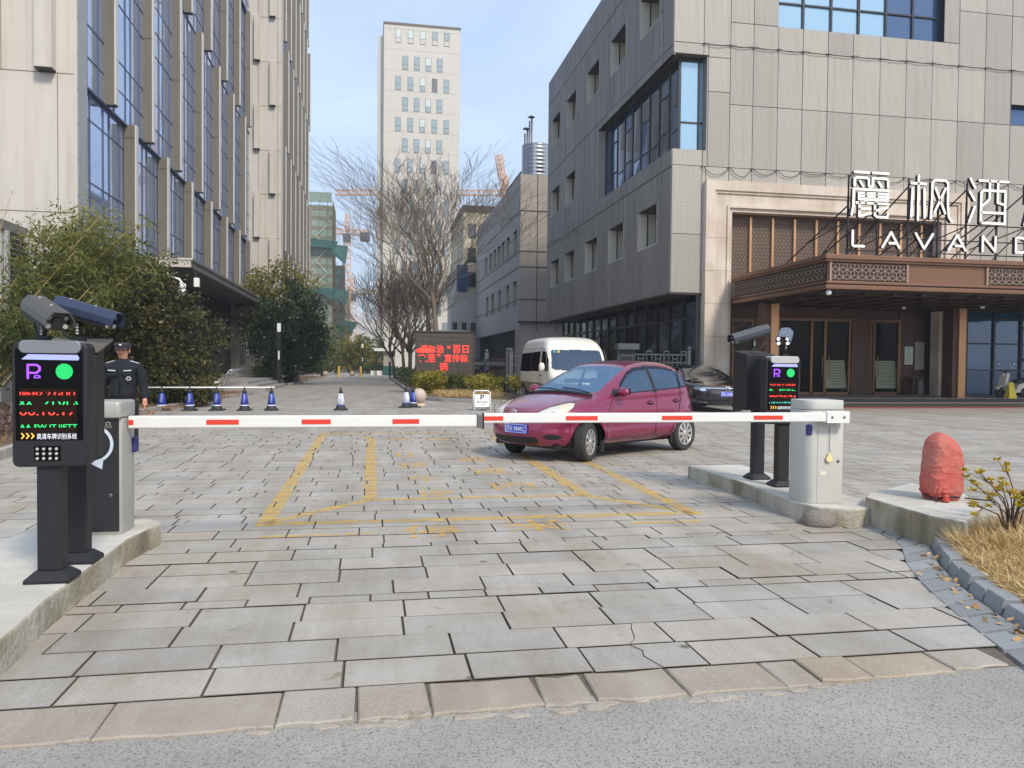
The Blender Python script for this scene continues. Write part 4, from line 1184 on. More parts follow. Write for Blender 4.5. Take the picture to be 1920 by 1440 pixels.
b_.box(11.6, 12.2, 60.6, 84, 0, 4.1); b_.build('ground_floor', M_DARK, g2)
b_ = MB(); b_.add([(12.4, 62, 16), (18, 62, 16), (18, 71, 16), (12.4, 71, 16), (12.4, 62, 17.2), (18, 62, 17.2), (18, 71, 17.2), (12.4, 71, 17.2)], [(0, 1, 5, 4), (1, 2, 6, 5), (2, 3, 7, 6), (3, 0, 4, 7)], 0)
b_.add([(12.1, 61.7, 17.2), (18, 61.7, 17.25), (18, 71.3, 17.25), (12.1, 71.3, 17.2), (12.1, 61.7, 17.5), (18, 61.7, 17.55), (18, 71.3, 17.55), (12.1, 71.3, 17.5)], [(3, 2, 1, 0), (4, 5, 6, 7), (0, 1, 5, 4), (1, 2, 6, 5), (2, 3, 7, 6), (3, 0, 4, 7)], 1)
b_.build('roof_shed', [M_CLAD2F, M_DARK], g2)
tk = MB(); prof = []
for i in range(9): prof += [(1.1, 16 + i * .3), (1.14, 16.1 + i * .3), (1.14, 16.2 + i * .3)]
prof += [(1.1, 18.5), (.4, 18.8), (.02, 18.85)]
tk.lathe(prof, (12.62, 60.2, 0), 'z', 28)
tag(tk.build('water_tank', mat('stainless_steel', lin(190, 186, 180), .22, metal=1.0)), 'round ribbed stainless water tank on the roof of the low grey block', 'water tank')
fl = MB()
for x, h in ((11.75, 19.6), (11.95, 19.9), (12.12, 20.6), (12.3, 20.9)): fl.tube([(x, 60.0 + x * .03, 16), (x, 60.0 + x * .03, h)], .07, 8)
for x, h in ((11.85, 19.95), (12.25, 20.9)): fl.lathe([(.3, h), (.12, h + .12), (.02, h + .14)], (x, 60.35, 0), 'z', 12)
tag(fl.build('flue', mat('galvanised_flue', lin(112, 114, 118), .4, metal=.6)), 'cluster of thin metal flues with caps standing behind the roof tank', 'flue')

b3 = empty('beige_block', (9.6, 86, 0), 'beige block with dark roof edge behind the bare trees', 'building')
b_ = MB(); b_.box(9.9, 19, 86, 100, 0, 18.3, 0); b_.box(9.75, 19.1, 85.85, 100.1, 18.3, 19.0, 1); b_.box(9.4, 9.88, 84.6, 99, 4.5, 12.5, 2); b_.box(8.4, 12, 84.5, 85.98, 0, 9.2, 2); b_.build('wall', [mat('pale_yellow_wall', lin(206, 194, 166), .8, var=.06, vscale=.4), M_DARK, M_CLAD2], b3)
for i in range(4):
    for j in range(3):
        b_ = MB(); b_.box(10.4 + i * 1.3, 11.3 + i * 1.3, 85.95, 85.99, 10 + j * 2.7, 11.6 + j * 2.7); b_.build('window', M_DGREY, b3)
b_ = MB(); b_.box(9.0, 10.2, 84.42, 84.5, 9.25, 12.2); b_.build('blue_window', M_DBLUE, b3)
for i in range(3):
    b_ = MB(); b_.box(8.6 + i * 1.0, 9.1 + i * 1.0, 84.42, 84.5, 4.6, 5.9); b_.build('window', M_DARK, b3)
lw = MB(); lw.box(4.5, 9.4, 79, 84, 0, 4.6, 0); lw.box(4.3, 9.5, 78.9, 84.1, 4.6, 4.85, 0); lw.box(5.2, 6.4, 78.96, 79, 1.5, 3.6, 1); lw.box(7.2, 8.6, 78.96, 79, .4, 3.6, 1)
tag(lw.build('white_pavilion', [mat('white_render', lin(226, 222, 212), .8, var=.05, vscale=.6), M_DGREY]), 'low white building half hidden behind the bare tree trunks', 'building')

# ---- tower
tw = empty('tower_block', (1.6, 130, 0), 'tall narrow beige tower with rows of small windows', 'building')
TX0, TX1, TY = 1.6, 14.15, 130.0
M_TOWER = mat('tower_render', lin(208, 202, 190), .8, var=.05, vscale=.18, streak=.1, attr=None)
tp = MB(); tp.box(TX0, TX1, TY, TY + 16, 0, 57.0, 0); tp.box(TX0 - .1, TX1 + .1, TY - .1, TY + 16, 57.0, 57.35, 1); tp.box(TX0 - .9, TX0, TY + 1.2, TY + 15, 0, 55.5, 0)
tp.build('wall', [M_TOWER, M_STONEJ], tw)
jn = MB()
for i in range(17): jn.box(TX0, TX1, TY - .015, TY, 3.6 + i * 3.35 - .9, 3.64 + i * 3.35 - .9)
jn.build('wall_joint', mat('tower_joint', lin(182, 172, 154), .9), tw)
M_TWG = glass_mat('tower_window_glass', lin(160, 172, 170), .08, see=0, metal=.3)
M_TWG2 = mat('tower_blind_and_sky', lin(205, 214, 208), .4)
M_TWD = mat('tower_window_dark', lin(112, 114, 114), .4)
X5 = [747.3, 770.2, 792.7, 815.4, 837.9]; X4 = [760.4, 781.9, 803.5, 824.8]
kx = lambda px: TX0 + (px - 720.5) / 142.5 * (TX1 - TX0)
zr = [55.2, 50.9] + [50.9 - 3.37 * i for i in range(1, 14)]
for r_, zc in enumerate(zr):
    for c, px in enumerate(X5 if r_ % 2 == 0 else X4):
        x = kx(px) - .02; f_ = MB(); g_ = (c * 7 + (r_ // 1) * 5) % 7
        gi = 1 if r_ > 0 else 2
        f_.box(x - .46, x + .46, TY - .04, TY - .002, zc - 1.12, zc + 1.12, 0)
        m_ = (2 if c == 2 else 3 if (c == 3 and r_ % 4 == 2) else 1)
        if r_ == 0 and c < 3: m_ = 2  # top row: bright sky seen through open windows, painted as a pale pane
        f_.box(x - .40, x + .40, TY - .06, TY - .041, zc - .2, zc + 1.05, m_); f_.box(x - .40, x + .40, TY - .06, TY - .041, zc - 1.05, zc - .3, 4 if r_ == 0 else 3 if m_ == 3 else 1)
        f_.build('window', [M_TWD, M_TWG, M_TWG2, M_TWD, M_TOWER], tw)

# ---- building under construction, wrapped in green netting
M_NET = mat('hazed_green_net', lin(146, 166, 154), .9, var=.2, vscale=.35, col2=lin(150, 150, 130), streak=.25)  # distance haze is put into the colour, so the green is paler
M_NETT = mat('hazed_teal_net', lin(112, 164, 152), .8, var=.15, vscale=.8)  # paled as well, haze painted into the teal
M_POLE = mat('scaffold_pole', lin(150, 128, 96), .7)
M_BRACE = mat('white_brace', lin(216, 214, 206), .6)
M_SLAB = mat('raw_concrete_slab', lin(150, 138, 122), .9)
cb = empty('construction_building', (-12, 150, 0), 'unfinished building wrapped in green scaffold netting beyond the office building', 'building')
def scaffold(x0, x1, y0, z1, dx=1.5, dz=1.8):
    b_ = MB(); b_.box(x0, x1, y0 + .6, y0 + 14, 0, z1 - .5, 0)
    b_.build('net_wall', [M_NET], cb)
    s_ = MB()
    x = x0
    while x <= x1 + .01: s_.box(x - .05, x + .05, y0 + .4, y0 + .5, 0, z1 + .9); x += dx
    z = 1.8
    while z < z1: s_.box(x0, x1, y0 + .42, y0 + .48, z - .04, z + .04); s_.box(x0, x1 + .05, y0 + .5, y0 + .6, z - .45, z - .18, 1); z += dz
    y = y0 + 1.5
    while y < y0 + 13: s_.box(x1 - .02, x1 + .12, y - .05, y + .05, 0, z1 + .6); y += 1.5
    z = 1.8
    while z < z1: s_.box(x1, x1 + .1, y0 + .5, y0 + 14, z - .04, z + .04); z += dz
    s_.build('scaffold', [M_POLE, M_SLAB], cb)
    t_ = MB(); z = 4.5; k_ = 0
    while z < z1 - 4:
        xa, xb = (x0 + .3, (x0 + x1) / 2) if True else (0, 0)
        for (p, q) in (((x1 - .9, z), (x1 - 3.0, z + 2.2)), ((x1 - 3.0, z + 2.2), (x1 - .9, z + 4.4))): t_.bar((p[0], y0 + .3, p[1]), (q[0], y0 + .3, q[1]), .1, .1)
        for (p, q) in (((x0 + 2.6, z), (x0 + .6, z + 2.2)), ((x0 + .6, z + 2.2), (x0 + 2.6, z + 4.4))): t_.bar((p[0], y0 + .3, p[1]), (q[0], y0 + .3, q[1]), .08, .08)
        z += 4.6
    t_.build('brace', M_BRACE, cb)
scaffold(-16, -7.6, 150, 31.5); scaffold(-11, -6.3, 168, 22.5); scaffold(-10, -5.7, 190, 19.5)
for x0, x1, y0, z, dr in ((-14, -7.2, 149.9, 23.6, .9), (-7.7, -5.4, 151, 22.5, 2.6), (-14, -7.3, 149.9, 14.8, .8), (-8.5, -5.2, 150.5, 14.2, 1.8), (-14, -7.2, 149.9, 6.2, 1.0), (-7.4, -4.6, 166, 8.4, 1.4), (-7, -4.4, 188, 10.5, 1.2)):
    n_ = MB(); n_.add([(x0, y0 + .5, z), (x1, y0 + .5, z), (x1 + .8, y0 - 2.2, z + dr * .3), (x0, y0 - 2.2, z + .9), (x1 + .3, y0 - 1, z - dr), (x0, y0 - 1, z - .5)], [(0, 1, 2, 3), (0, 5, 4, 1), (3, 2, 4, 5)])
    n_.build('catch_net', M_NETT, cb)
b_ = MB(); b_.box(-15.9, -7.7, 150, 150.3, 31.5, 33.3); b_.build('top_net', M_NET, cb)

# ---- tower cranes
M_CRANE = mat('hazed_crane_orange', lin(226, 176, 132), .6)  # washed-out orange: haze over the far cranes painted into the colour
M_CRANED = mat('dark_crane_part', lin(86, 88, 98), .6)
def lattice_beam(mb, a, b, w, n, r=.09, mi=0):
    a, b = Vector(a), Vector(b); q = (b - a).to_track_quat('Y', 'Z').to_matrix()
    cs = [q @ Vector((sx * w / 2, 0, sz * w / 2)) for sx, sz in ((1, 1), (1, -1), (-1, -1), (-1, 1))]
    for c in cs: mb.bar(a + c, b + c, r * 1.4, r * 1.4, mi)
    for i in range(n):
        p, t = a + (b - a) * (i / n), a + (b - a) * ((i + 1) / n)
        for j in range(4): mb.bar(p + cs[j], t + cs[(j + 1) % 4], r, r, mi); mb.bar(p + cs[j], p + cs[(j + 1) % 4], r, r, mi)
def crane(x, y, h, jdir, jl, cl, label, loc_jib=None):
    o = empty('tower_crane', (x, y, 0), label, 'crane')
    m = MB(); lattice_beam(m, (x, y, 0), (x, y, h), 1.7, int(h / 1.8), .13); m.build('mast', M_CRANE, o)
    d = Vector((jdir[0], jdir[1], 0)).normalized()
    m = MB(); lattice_beam(m, Vector((x, y, h + 1)) + d * 1, Vector((x, y, h + 1 + jdir[2] * jl)) + d * jl, 1.2, int(jl / 1.6), .1); m.build('jib', M_CRANE, o)
    m = MB(); lattice_beam(m, Vector((x, y, h + 1)), Vector((x, y, h + .7)) - d * cl, 1.2, int(cl / 1.6), .12)
    m.build('counter_jib', M_CRANE, o)
    m = MB(); m.obox(Vector((x, y, h - .2)) - d * (cl - .8), 2.2, 2.2, 2.0, d.to_track_quat('Y', 'Z').to_matrix(), 0); m.build('counterweight', M_CRANED, o)
    m = MB(); lattice_beam(m, (x, y, h + 1), (x, y, h + 5.5), .9, 4, .12); m.build('apex', M_CRANE, o)
    m = MB(); m.box(x - .9, x + .9, y - 1, y + .8, h - 1.6, h + .4); m.build('cab', M_CRANED, o)
    return o
crane(-6.3, 195, 32.5, (-1, .1, .02), 8.0, 5.2, 'orange tower crane with dark counterweight beside the netted building')
crane(34.0, 200, 45.0, (-1, .12, -.02), 44, 2.6, 'orange tower crane with a very long jib reaching behind the beige tower')
crane(-5.5, 225, 20.5, (1, .1, 0), 22, 2, 'small orange tower crane with low jib, behind the taller crane')
o = empty('luffing_crane', (32.0, 188, 0), 'orange luffing crane with steep raised boom above the low grey block roof', 'crane')
m = MB(); lattice_beam(m, (32.0, 188, 0), (32.0, 188, 42), 1.7, 22, .13); m.build('mast', M_CRANE, o)
m = MB(); lattice_beam(m, (31.9, 188, 42), (29.9, 187, 52.4), 1.3, 9, .12); m.build('boom', M_CRANE, o)
# ---- far blocks and roof
M_FAR = mat('far_beige', lin(206, 198, 190), .9, var=.04, vscale=.05)
for x0, x1, y, h, lab in ((-17, -8, 520, 27, 'pale residential tower far down the street, left of its pair'), (-9.5, 2, 505, 30, 'pale residential tower far down the street, taller one of the pair')):
    b_ = MB(); b_.box(x0, x1, y, y + 20, 0, h, 0); b_.box(x0 + 2, x0 + 6, y, y + 20, h, h + 4, 0)
    for i in range(8):
        for j in range(3): b_.box(x0 + 1 + j * 3, x0 + 2.3 + j * 3, y - .1, y, 3 + i * 3.2, 4.8 + i * 3.2, 1)
    tag(b_.build('residential_tower', [M_FAR, mat('far_window', lin(168, 166, 168), .7)]), lab, 'building', 'pale towers far down the street')
b_ = MB(); b_.prism([(-12, 0), (9, 0), (9, 11.5), (2, 14.2), (-12, 14.8)], 300, 340, 'y'); b_.build
tag(b_.build('hall', mat('pale_grey_hall', lin(186, 186, 180), .8, var=.05, vscale=.1)), 'large pale grey hall with a sloping roof at the far end of the street', 'building')
# white flat roofed kiosk
kk = empty('kiosk', (2.4, 90, 0), 'small kiosk with white flat roof and green base beside the bare trees', 'kiosk')
b_ = MB(); b_.box(.2, 7.0, 88.5, 92.5, 2.75, 3.05); b_.build('roof', M_WHITE, kk)
b_ = MB(); b_.box(1.2, 2.6, 89, 91, 0, 1.05, 0); b_.box(1.25, 2.55, 89.05, 90.95, 1.05, 2.75, 1); b_.box(-.2, 1.1, 89.4, 90.6, 0, .5, 2); b_.build('booth', [mat('kiosk_green', lin(34, 92, 82), .6), M_CLAD2F, M_WHITE], kk)
for x in (.4, 6.6):
    b_ = MB(); b_.box(x - .06, x + .06, 88.9, 89.02, 0, 2.75); b_.build('post', M_BLACK, kk)
# ================================================================== VEGETATION
nr = np.random.default_rng(11)

def leaf_mat(name, cols, rough=.5, trans=.25, spec=.4):
    m = bpy.data.materials.new(name); m.use_nodes = True
    k = NT(m); t = m.node_tree; b = t.nodes['Principled BSDF']
    a = k.n('ShaderNodeAttribute', attribute_name='tone')
    r = k.n('ShaderNodeValToRGB'); cr = r.color_ramp
    n = len(cols)
    cr.elements[0].position = 0; cr.elements[0].color = cols[0]
    cr.elements[1].position = 1; cr.elements[1].color = cols[-1]
    for i in range(1, n - 1):
        e = cr.elements.new(i / (n - 1)); e.color = cols[i]
    k.l(a.outputs['Fac'], r.inputs[0]); k.l(r.outputs[0], b.inputs['Base Color'])
    b.inputs['Roughness'].default_value = rough; b.inputs['Specular IOR Level'].default_value = spec
    if trans > 0:
        tl = k.n('ShaderNodeBsdfTranslucent'); k.l(r.outputs[0], tl.inputs[0])
        mx = k.n('ShaderNodeMixShader'); mx.inputs[0].default_value = trans
        k.l(b.outputs[0], mx.inputs[1]); k.l(tl.outputs[0], mx.inputs[2]); k.l(mx.outputs[0], t.nodes['Material Output'].inputs[0])
    return m
def unit(a): return a / np.maximum(np.linalg.norm(a, axis=1, keepdims=True), 1e-9)
def leaf_arrays(P, D, L, W):
    """diamond leaves: base points P, directions D, lengths L, half widths W"""
    n = len(P)
    N_ = unit(nr.normal(size=(n, 3))); sd_ = unit(np.cross(D, N_))
    up = np.cross(sd_, D)
    m = P + D * (L * .45)[:, None] + up * (L * .06)[:, None]
    V = np.stack([P, m + sd_ * W[:, None], P + D * L[:, None], m - sd_ * W[:, None]], 1).reshape(-1, 3)
    F = np.arange(n * 4).reshape(n, 4)
    return V, F
def clumps_ellipsoid(c, r, n, inner=.55, zmin=None, rag=.12):
    """centres of leaf clumps, mostly near the surface of an ellipsoid with a ragged outline"""
    d = unit(nr.normal(size=(n, 3)))
    s = np.where(nr.random(n) < .72, nr.uniform(.82, 1.0 + rag, n), nr.uniform(inner, .85, n))
    lump = 1 + .13 * np.sin(d[:, 0] * 5.1 + c[0]) * np.cos(d[:, 2] * 6.3 + c[1]) + .08 * np.sin(d[:, 1] * 9 + d[:, 2] * 7)
    P = np.array(c) + d * np.array(r) * (s * lump)[:, None]
    if zmin is not None: P = P[P[:, 2] > zmin]
    return P
def foliage(name, C, cr, per, size, aspect, m, parent=None, outc=None, bias=.5, droop=0.0, tonef=None, kind=None, extra=None):
    """leaves spread round the clump centres C"""
    n = len(C) * per
    off = nr.normal(size=(n, 3)) * cr * np.array([1, 1, .75])
    P = np.repeat(C, per, 0) + off; ct = np.repeat(nr.random(len(C)), per)
    if extra is not None and len(extra):
        E_ = np.repeat(extra, 9, 0); P = np.concatenate([P, E_ + nr.normal(size=E_.shape) * cr * .35]); ct = np.concatenate([ct, nr.random(len(E_))]); n = len(P)
    D = unit(nr.normal(size=(n, 3)))
    if outc is not None: D = unit(D + bias * unit(P - np.array(outc)))
    D[:, 2] -= droop; D = unit(D)
    Ls = size * nr.uniform(.4, 1.45, n)
    tone = np.clip(.55 * ct + .45 * nr.random(n), 0, 1) if tonef is None else tonef(P, ct)
    V, F = leaf_arrays(P, D, Ls, Ls * aspect)
    if parent is not None: V = V - np.array(parent.location)
    o = np_mesh(name, V, F, m, parent, tone)
    if kind: o['kind'] = kind
    return o

G_DARK = leaf_mat('dark_evergreen_leaf', [lin(28, 38, 24), lin(44, 58, 30), lin(64, 76, 40), lin(92, 96, 52)], .42)
G_OSM = leaf_mat('olive_brown_leaf', [lin(28, 33, 18), lin(46, 51, 26), lin(72, 73, 37), lin(98, 96, 50), lin(108, 92, 52)], .42)
G_BAM = leaf_mat('bamboo_leaf', [lin(44, 56, 22), lin(74, 86, 32), lin(108, 114, 46), lin(148, 144, 78)], .5, .35)
G_YEL = leaf_mat('yellow_green_leaf', [lin(84, 92, 30), lin(124, 122, 36), lin(158, 148, 52), lin(172, 130, 60)], .5, .3)
G_YTOP = leaf_mat('yellowish_tree_leaf', [lin(56, 72, 26), lin(94, 100, 34), lin(136, 128, 40), lin(160, 140, 56)], .5, .3)
G_BLK = leaf_mat('blackish_green_leaf', [lin(18, 30, 22), lin(30, 46, 30), lin(44, 62, 38), lin(70, 86, 52)], .38)
G_HEDGE = leaf_mat('hedge_leaf', [lin(38, 52, 24), lin(60, 76, 34), lin(92, 102, 50), lin(120, 122, 62)], .45)
G_RED = leaf_mat('dull_red_leaf', [lin(70, 52, 50), lin(96, 72, 70), lin(112, 92, 84), lin(126, 108, 96)], .6)
G_DRY = leaf_mat('dry_grass_blade', [lin(154, 126, 82), lin(190, 160, 108), lin(208, 182, 132), lin(226, 206, 162)], .7, .2, .2)
G_FAR = leaf_mat('far_tree_leaf', [lin(58, 72, 44), lin(92, 100, 54), lin(130, 130, 72), lin(142, 120, 84)], .6)
M_BARK = mat('grey_bark', lin(140, 126, 110), .9, var=.2, vscale=6, bump=.5, bscale=20)
M_BARKD = mat('dark_bark', lin(92, 80, 70), .9, var=.2, vscale=6)
M_CULM = mat('dry_bamboo_culm', lin(178, 152, 104), .55, var=.15, vscale=7)
M_STEM = mat('brown_stem', lin(96, 76, 60), .8, var=.2, vscale=8)

# ---- big bush beside the gate
def bushy(name, label, cat, x, y, ells, per, size, asp, m, cr=.16, group=None, nper=90, stems=5, droop=.15, z0=.1):
    o = empty(name, (x, y, z0), label, cat, group)
    C = np.concatenate([clumps_ellipsoid(c, r, int(nper * (r[0] * r[2]) ** .8), zmin=z0 + .05) for c, r in ells])
    SP = []; sp_ = MB()
    for c, r in ells:                                        # sprigs that stick out of the outline
        for d in unit(nr.normal(size=(9, 3))):
            if d[2] < -.3: continue
            p0 = np.array(c) + d * np.array(r) * .9; dd = d + np.array([0, 0, .5]); dd /= np.linalg.norm(dd); L0 = nr.uniform(.25, .6) * (size / .13) ** .5
            pts = [p0 + dd * L0 * t_ + np.array([0, 0, -.1 * L0 * t_ * t_]) for t_ in (0, .35, .7, 1)]
            sp_.tube(pts, [.008, .006, .005, .003], 3, cap=False); SP += [pts[1], pts[2], (pts[2] + pts[3]) / 2, pts[3]]
    SP = np.array([p for p in SP if p[2] > z0 + .1])
    sp_.build('twigs', M_STEM, o)
    foliage('crown', C, cr, per, size, asp, m, o, (x, y, z0 + ells[0][0][2] * .6), .6, droop, extra=SP)
    t_ = MB()
    for i in range(stems):
        c, r = ells[i % len(ells)]
        a = rnd.uniform(0, 6.28); e = (c[0] + .5 * r[0] * cos(a), c[1] + .5 * r[1] * sin(a), c[2] + .4 * r[2])
        t_.tube([(x + .1 * cos(a), y + .1 * sin(a), z0 - .05), ((x + e[0]) / 2 + .1 * sin(a), (y + e[1]) / 2, (z0 + e[2]) / 2), e], [.06, .045, .015], 6)
    t_.build('trunk', M_STEM, o)
    return o
bushy('evergreen_bush', 'huge rounded olive green bush beside the security guard', 'bush', -6.95, 26.0,
      [((-7.15, 26.0, 2.3), (1.6, 1.5, 2.1)), ((-5.95, 25.8, 1.75), (1.15, 1.1, 1.35)), ((-8.0, 26.0, 2.6), (1.2, 1.2, 2.2)), ((-6.0, 25.2, .7), (1.2, .8, .75)), ((-7.5, 26.3, 3.7), (.95, .95, .95)), ((-6.6, 25.7, 3.0), (.8, .8, .75))], 62, .125, .24, G_OSM, .17, nper=62)
# ---- bamboo
def culm(mb, base, tip, r, arch=.6):
    b, t = Vector(base), Vector(tip); pts = []
    for s in np.linspace(0, 1, 11):
        p = b.lerp(t, s); p.z += arch * s * (1 - s); pts.append(p)
    mb.tube(pts, [r * (1 - .8 * i / 10) + .003 for i in range(11)], 6)
    return pts
bo = empty('bamboo', (-9.4, 22.0, .1), 'leaning clump of feathery light green bamboo with straw coloured canes', 'bamboo')
cm = MB(); CL = []
CULMS = [((-10.7, 22.1, 0), (-6.6, 22.6, 4.88)), ((-10.5, 21.8, 0), (-7.1, 22.0, 5.16)), ((-10.6, 22.4, 0), (-6.3, 22.9, 3.95)), ((-10.2, 22.2, 0), (-7.8, 22.6, 5.34)), ((-10.9, 22.0, 0), (-8.5, 22.4, 4.79)), ((-10.4, 22.6, 0), (-6.7, 23.2, 4.51)), ((-10.7, 21.6, 0), (-7.5, 21.6, 4.23)), ((-10.8, 22.7, 0), (-7.3, 23.3, 5.07)), ((-10.1, 21.3, 0), (-6.9, 21.2, 3.02)), ((-10.3, 22.9, 0), (-8.0, 23.6, 4.79)), ((-10.2, 21.2, 0), (-8.6, 20.9, 2.37)), ((-10.9, 22.2, 0), (-7.6, 22.8, 4.60))]
for b_, t_ in CULMS:
    pts = culm(cm, b_, t_, .028, .5)
    for i in range(3, 11):
        for q in range(3 if i < 6 else 6):
            p = pts[i] + Vector((rnd.uniform(-.55, .55), rnd.uniform(-.45, .45), rnd.uniform(-.35, .25)))
            cm.tube([pts[i], p], [.005, .003], 3, cap=False); CL.append(p)
for b_, t_ in (((-10.55, 21.5, 0), (-8.95, 21.5, 5.6)), ((-10.9, 21.0, 1.2), (-10.15, 21.2, 6.6)), ((-9.6, 21.0, 0), (-7.0, 21.0, 3.2))):
    pts = culm(cm, b_, t_, .018, .1)
    for i in range(5, 11):
        for q in range(2): cm.tube([pts[i], pts[i] + Vector((rnd.uniform(-.2, .2), 0, rnd.uniform(.05, .25)))], [.006, .003], 4)
cm.build('culms', M_CULM, bo)
CL = np.array([tuple(p) for p in CL])
def btone(P, ct): return np.clip(.14 * (P[:, 2] - .5) + .2 * (ct - .5) + .35 * nr.random(len(P)) - .02, 0, 1)
foliage('crown', CL, .2, 42, .17, .11, G_BAM, bo, None, 0, .35, btone)

# ---- evergreen trees on the left of the street
bushy('evergreen_tree', 'dense dark green tree standing by the street lamp post', 'tree', -5.1, 50.5, [((-5.0, 50.5, 3.5), (1.9, 1.8, 2.4)), ((-4.3, 50.3, 2.4), (1.3, 1.3, 1.6)), ((-6.2, 50.8, 2.6), (1.3, 1.3, 1.9))], 46, .17, .28, G_BLK, .24, nper=62)
bushy('evergreen_tree', 'yellow green domed tree behind the dense dark tree', 'tree', -6.9, 56.5, [((-6.6, 56.5, 5.6), (2.3, 2.0, 2.5)), ((-7.8, 56, 4.5), (1.3, 1.4, 2.0))], 36, .2, .28, G_YTOP, .28, nper=56)
def hedge(label, x0, x1, y0, y1, z1, m, n, size=.09, asp=.3, name='hedge', z0=.1, group=None, cr=.09):
    o = empty(name, ((x0 + x1) / 2, (y0 + y1) / 2, z0), label, 'hedge' if name == 'hedge' else 'shrub', group)
    k_ = max(20, n // 40)
    P = np.stack([nr.uniform(x0, x1, k_), nr.uniform(y0, y1, k_), z0 + (z1 - z0) * nr.random(k_) ** .55], 1)
    P[:, 2] *= 1 - .12 * np.sin(P[:, 0] * 2.7) * np.cos(P[:, 1] * 2.1)
    foliage('crown', P, cr, 40, size, asp, m, o, None, 0, -.15)
    t_ = MB()
    for i in range(6):
        a, b = rnd.uniform(x0, x1), rnd.uniform(y0, y1); t_.tube([(a, b, z0 - .05), (a + .03, b, z0 + .14)], [.02, .012], 5)
    t_.build('stems', M_STEM, o)
    return o
hedge('clipped dark hedge in front of the stone pier of the office building', -7.3, -5.5, 49.2, 50.4, 1.05, G_DARK, 5200, .08)
hedge('low trimmed hedge at the foot of the dark tree', -5.6, -4.9, 50.4, 53, .75, G_DARK, 2600, .08)
hedge('low hedge along the left side of the street, behind the stone balls', -7.0, -3.4, 88, 93, 1.05, G_HEDGE, 4200, .16)
hedge('low hedge closing the far end of the street', -2.4, 1.6, 100, 104, 1.15, G_HEDGE, 4600, .18)
hedge('long dark hedge along the right kerb of the street', 1.9, 2.9, 40, 66, .95, G_HEDGE, 7000, .11)
hedge('purple brown ground shrub behind the yellow green shrubs', 2.9, 5.0, 41, 50, .95, G_RED, 5200, .11, name='shrub')
hedge('yellow green shrub left of the display board post', 1.95, 3.05, 33.4, 36.6, .92, G_YEL, 7200, .09, name='shrub', group=None)
hedge('dark green shrub directly under the red display board', 3.0, 4.3, 34.9, 36.8, .80, G_HEDGE, 5200, .085, name='shrub')
hedge('yellow green shrub right of the display board against the dark fence', 4.2, 5.35, 31.6, 35.2, .82, G_YEL, 6000, .085, name='shrub')
hedge('low shrub by the fence end behind the van', 5.7, 6.2, 31.5, 33, .8, G_YEL, 1400, .09, name='shrub')
hedge('dusty low shrub in front of the huge rounded bush', -6.3, -5.2, 24.9, 27.2, .62, G_DARK, 4200, .09, name='shrub')
hedge('dry low shrub at the left edge of the planting bed', -7.6, -5.6, 13.5, 18.5, .42, G_RED, 4200, .07, name='shrub')
# ---- far trees at the end of the street
for i, (x, y, r, h, m, lab) in enumerate(((-7.6, 96, 3.0, 6.2, G_FAR, 'rounded green tree beyond the stone balls, left of the street end'), (-3.2, 108, 2.5, 5.4, G_YTOP, 'bushy yellow green tree at the street end, middle one'), (-.6, 112, 2.0, 4.6, G_FAR, 'small dark green tree at the street end beside the kiosk'), (-10.5, 104, 3.2, 7.0, G_YTOP, 'tall yellowish tree behind the rounded green tree'))):
    bushy('far_tree', lab, 'tree', x, y, [((x, y, h * .55), (r, r, h * .45)), ((x + r * .5, y, h * .4), (r * .7, r * .7, h * .33))], 26, .32, .32, m, .4, nper=22, group=None)
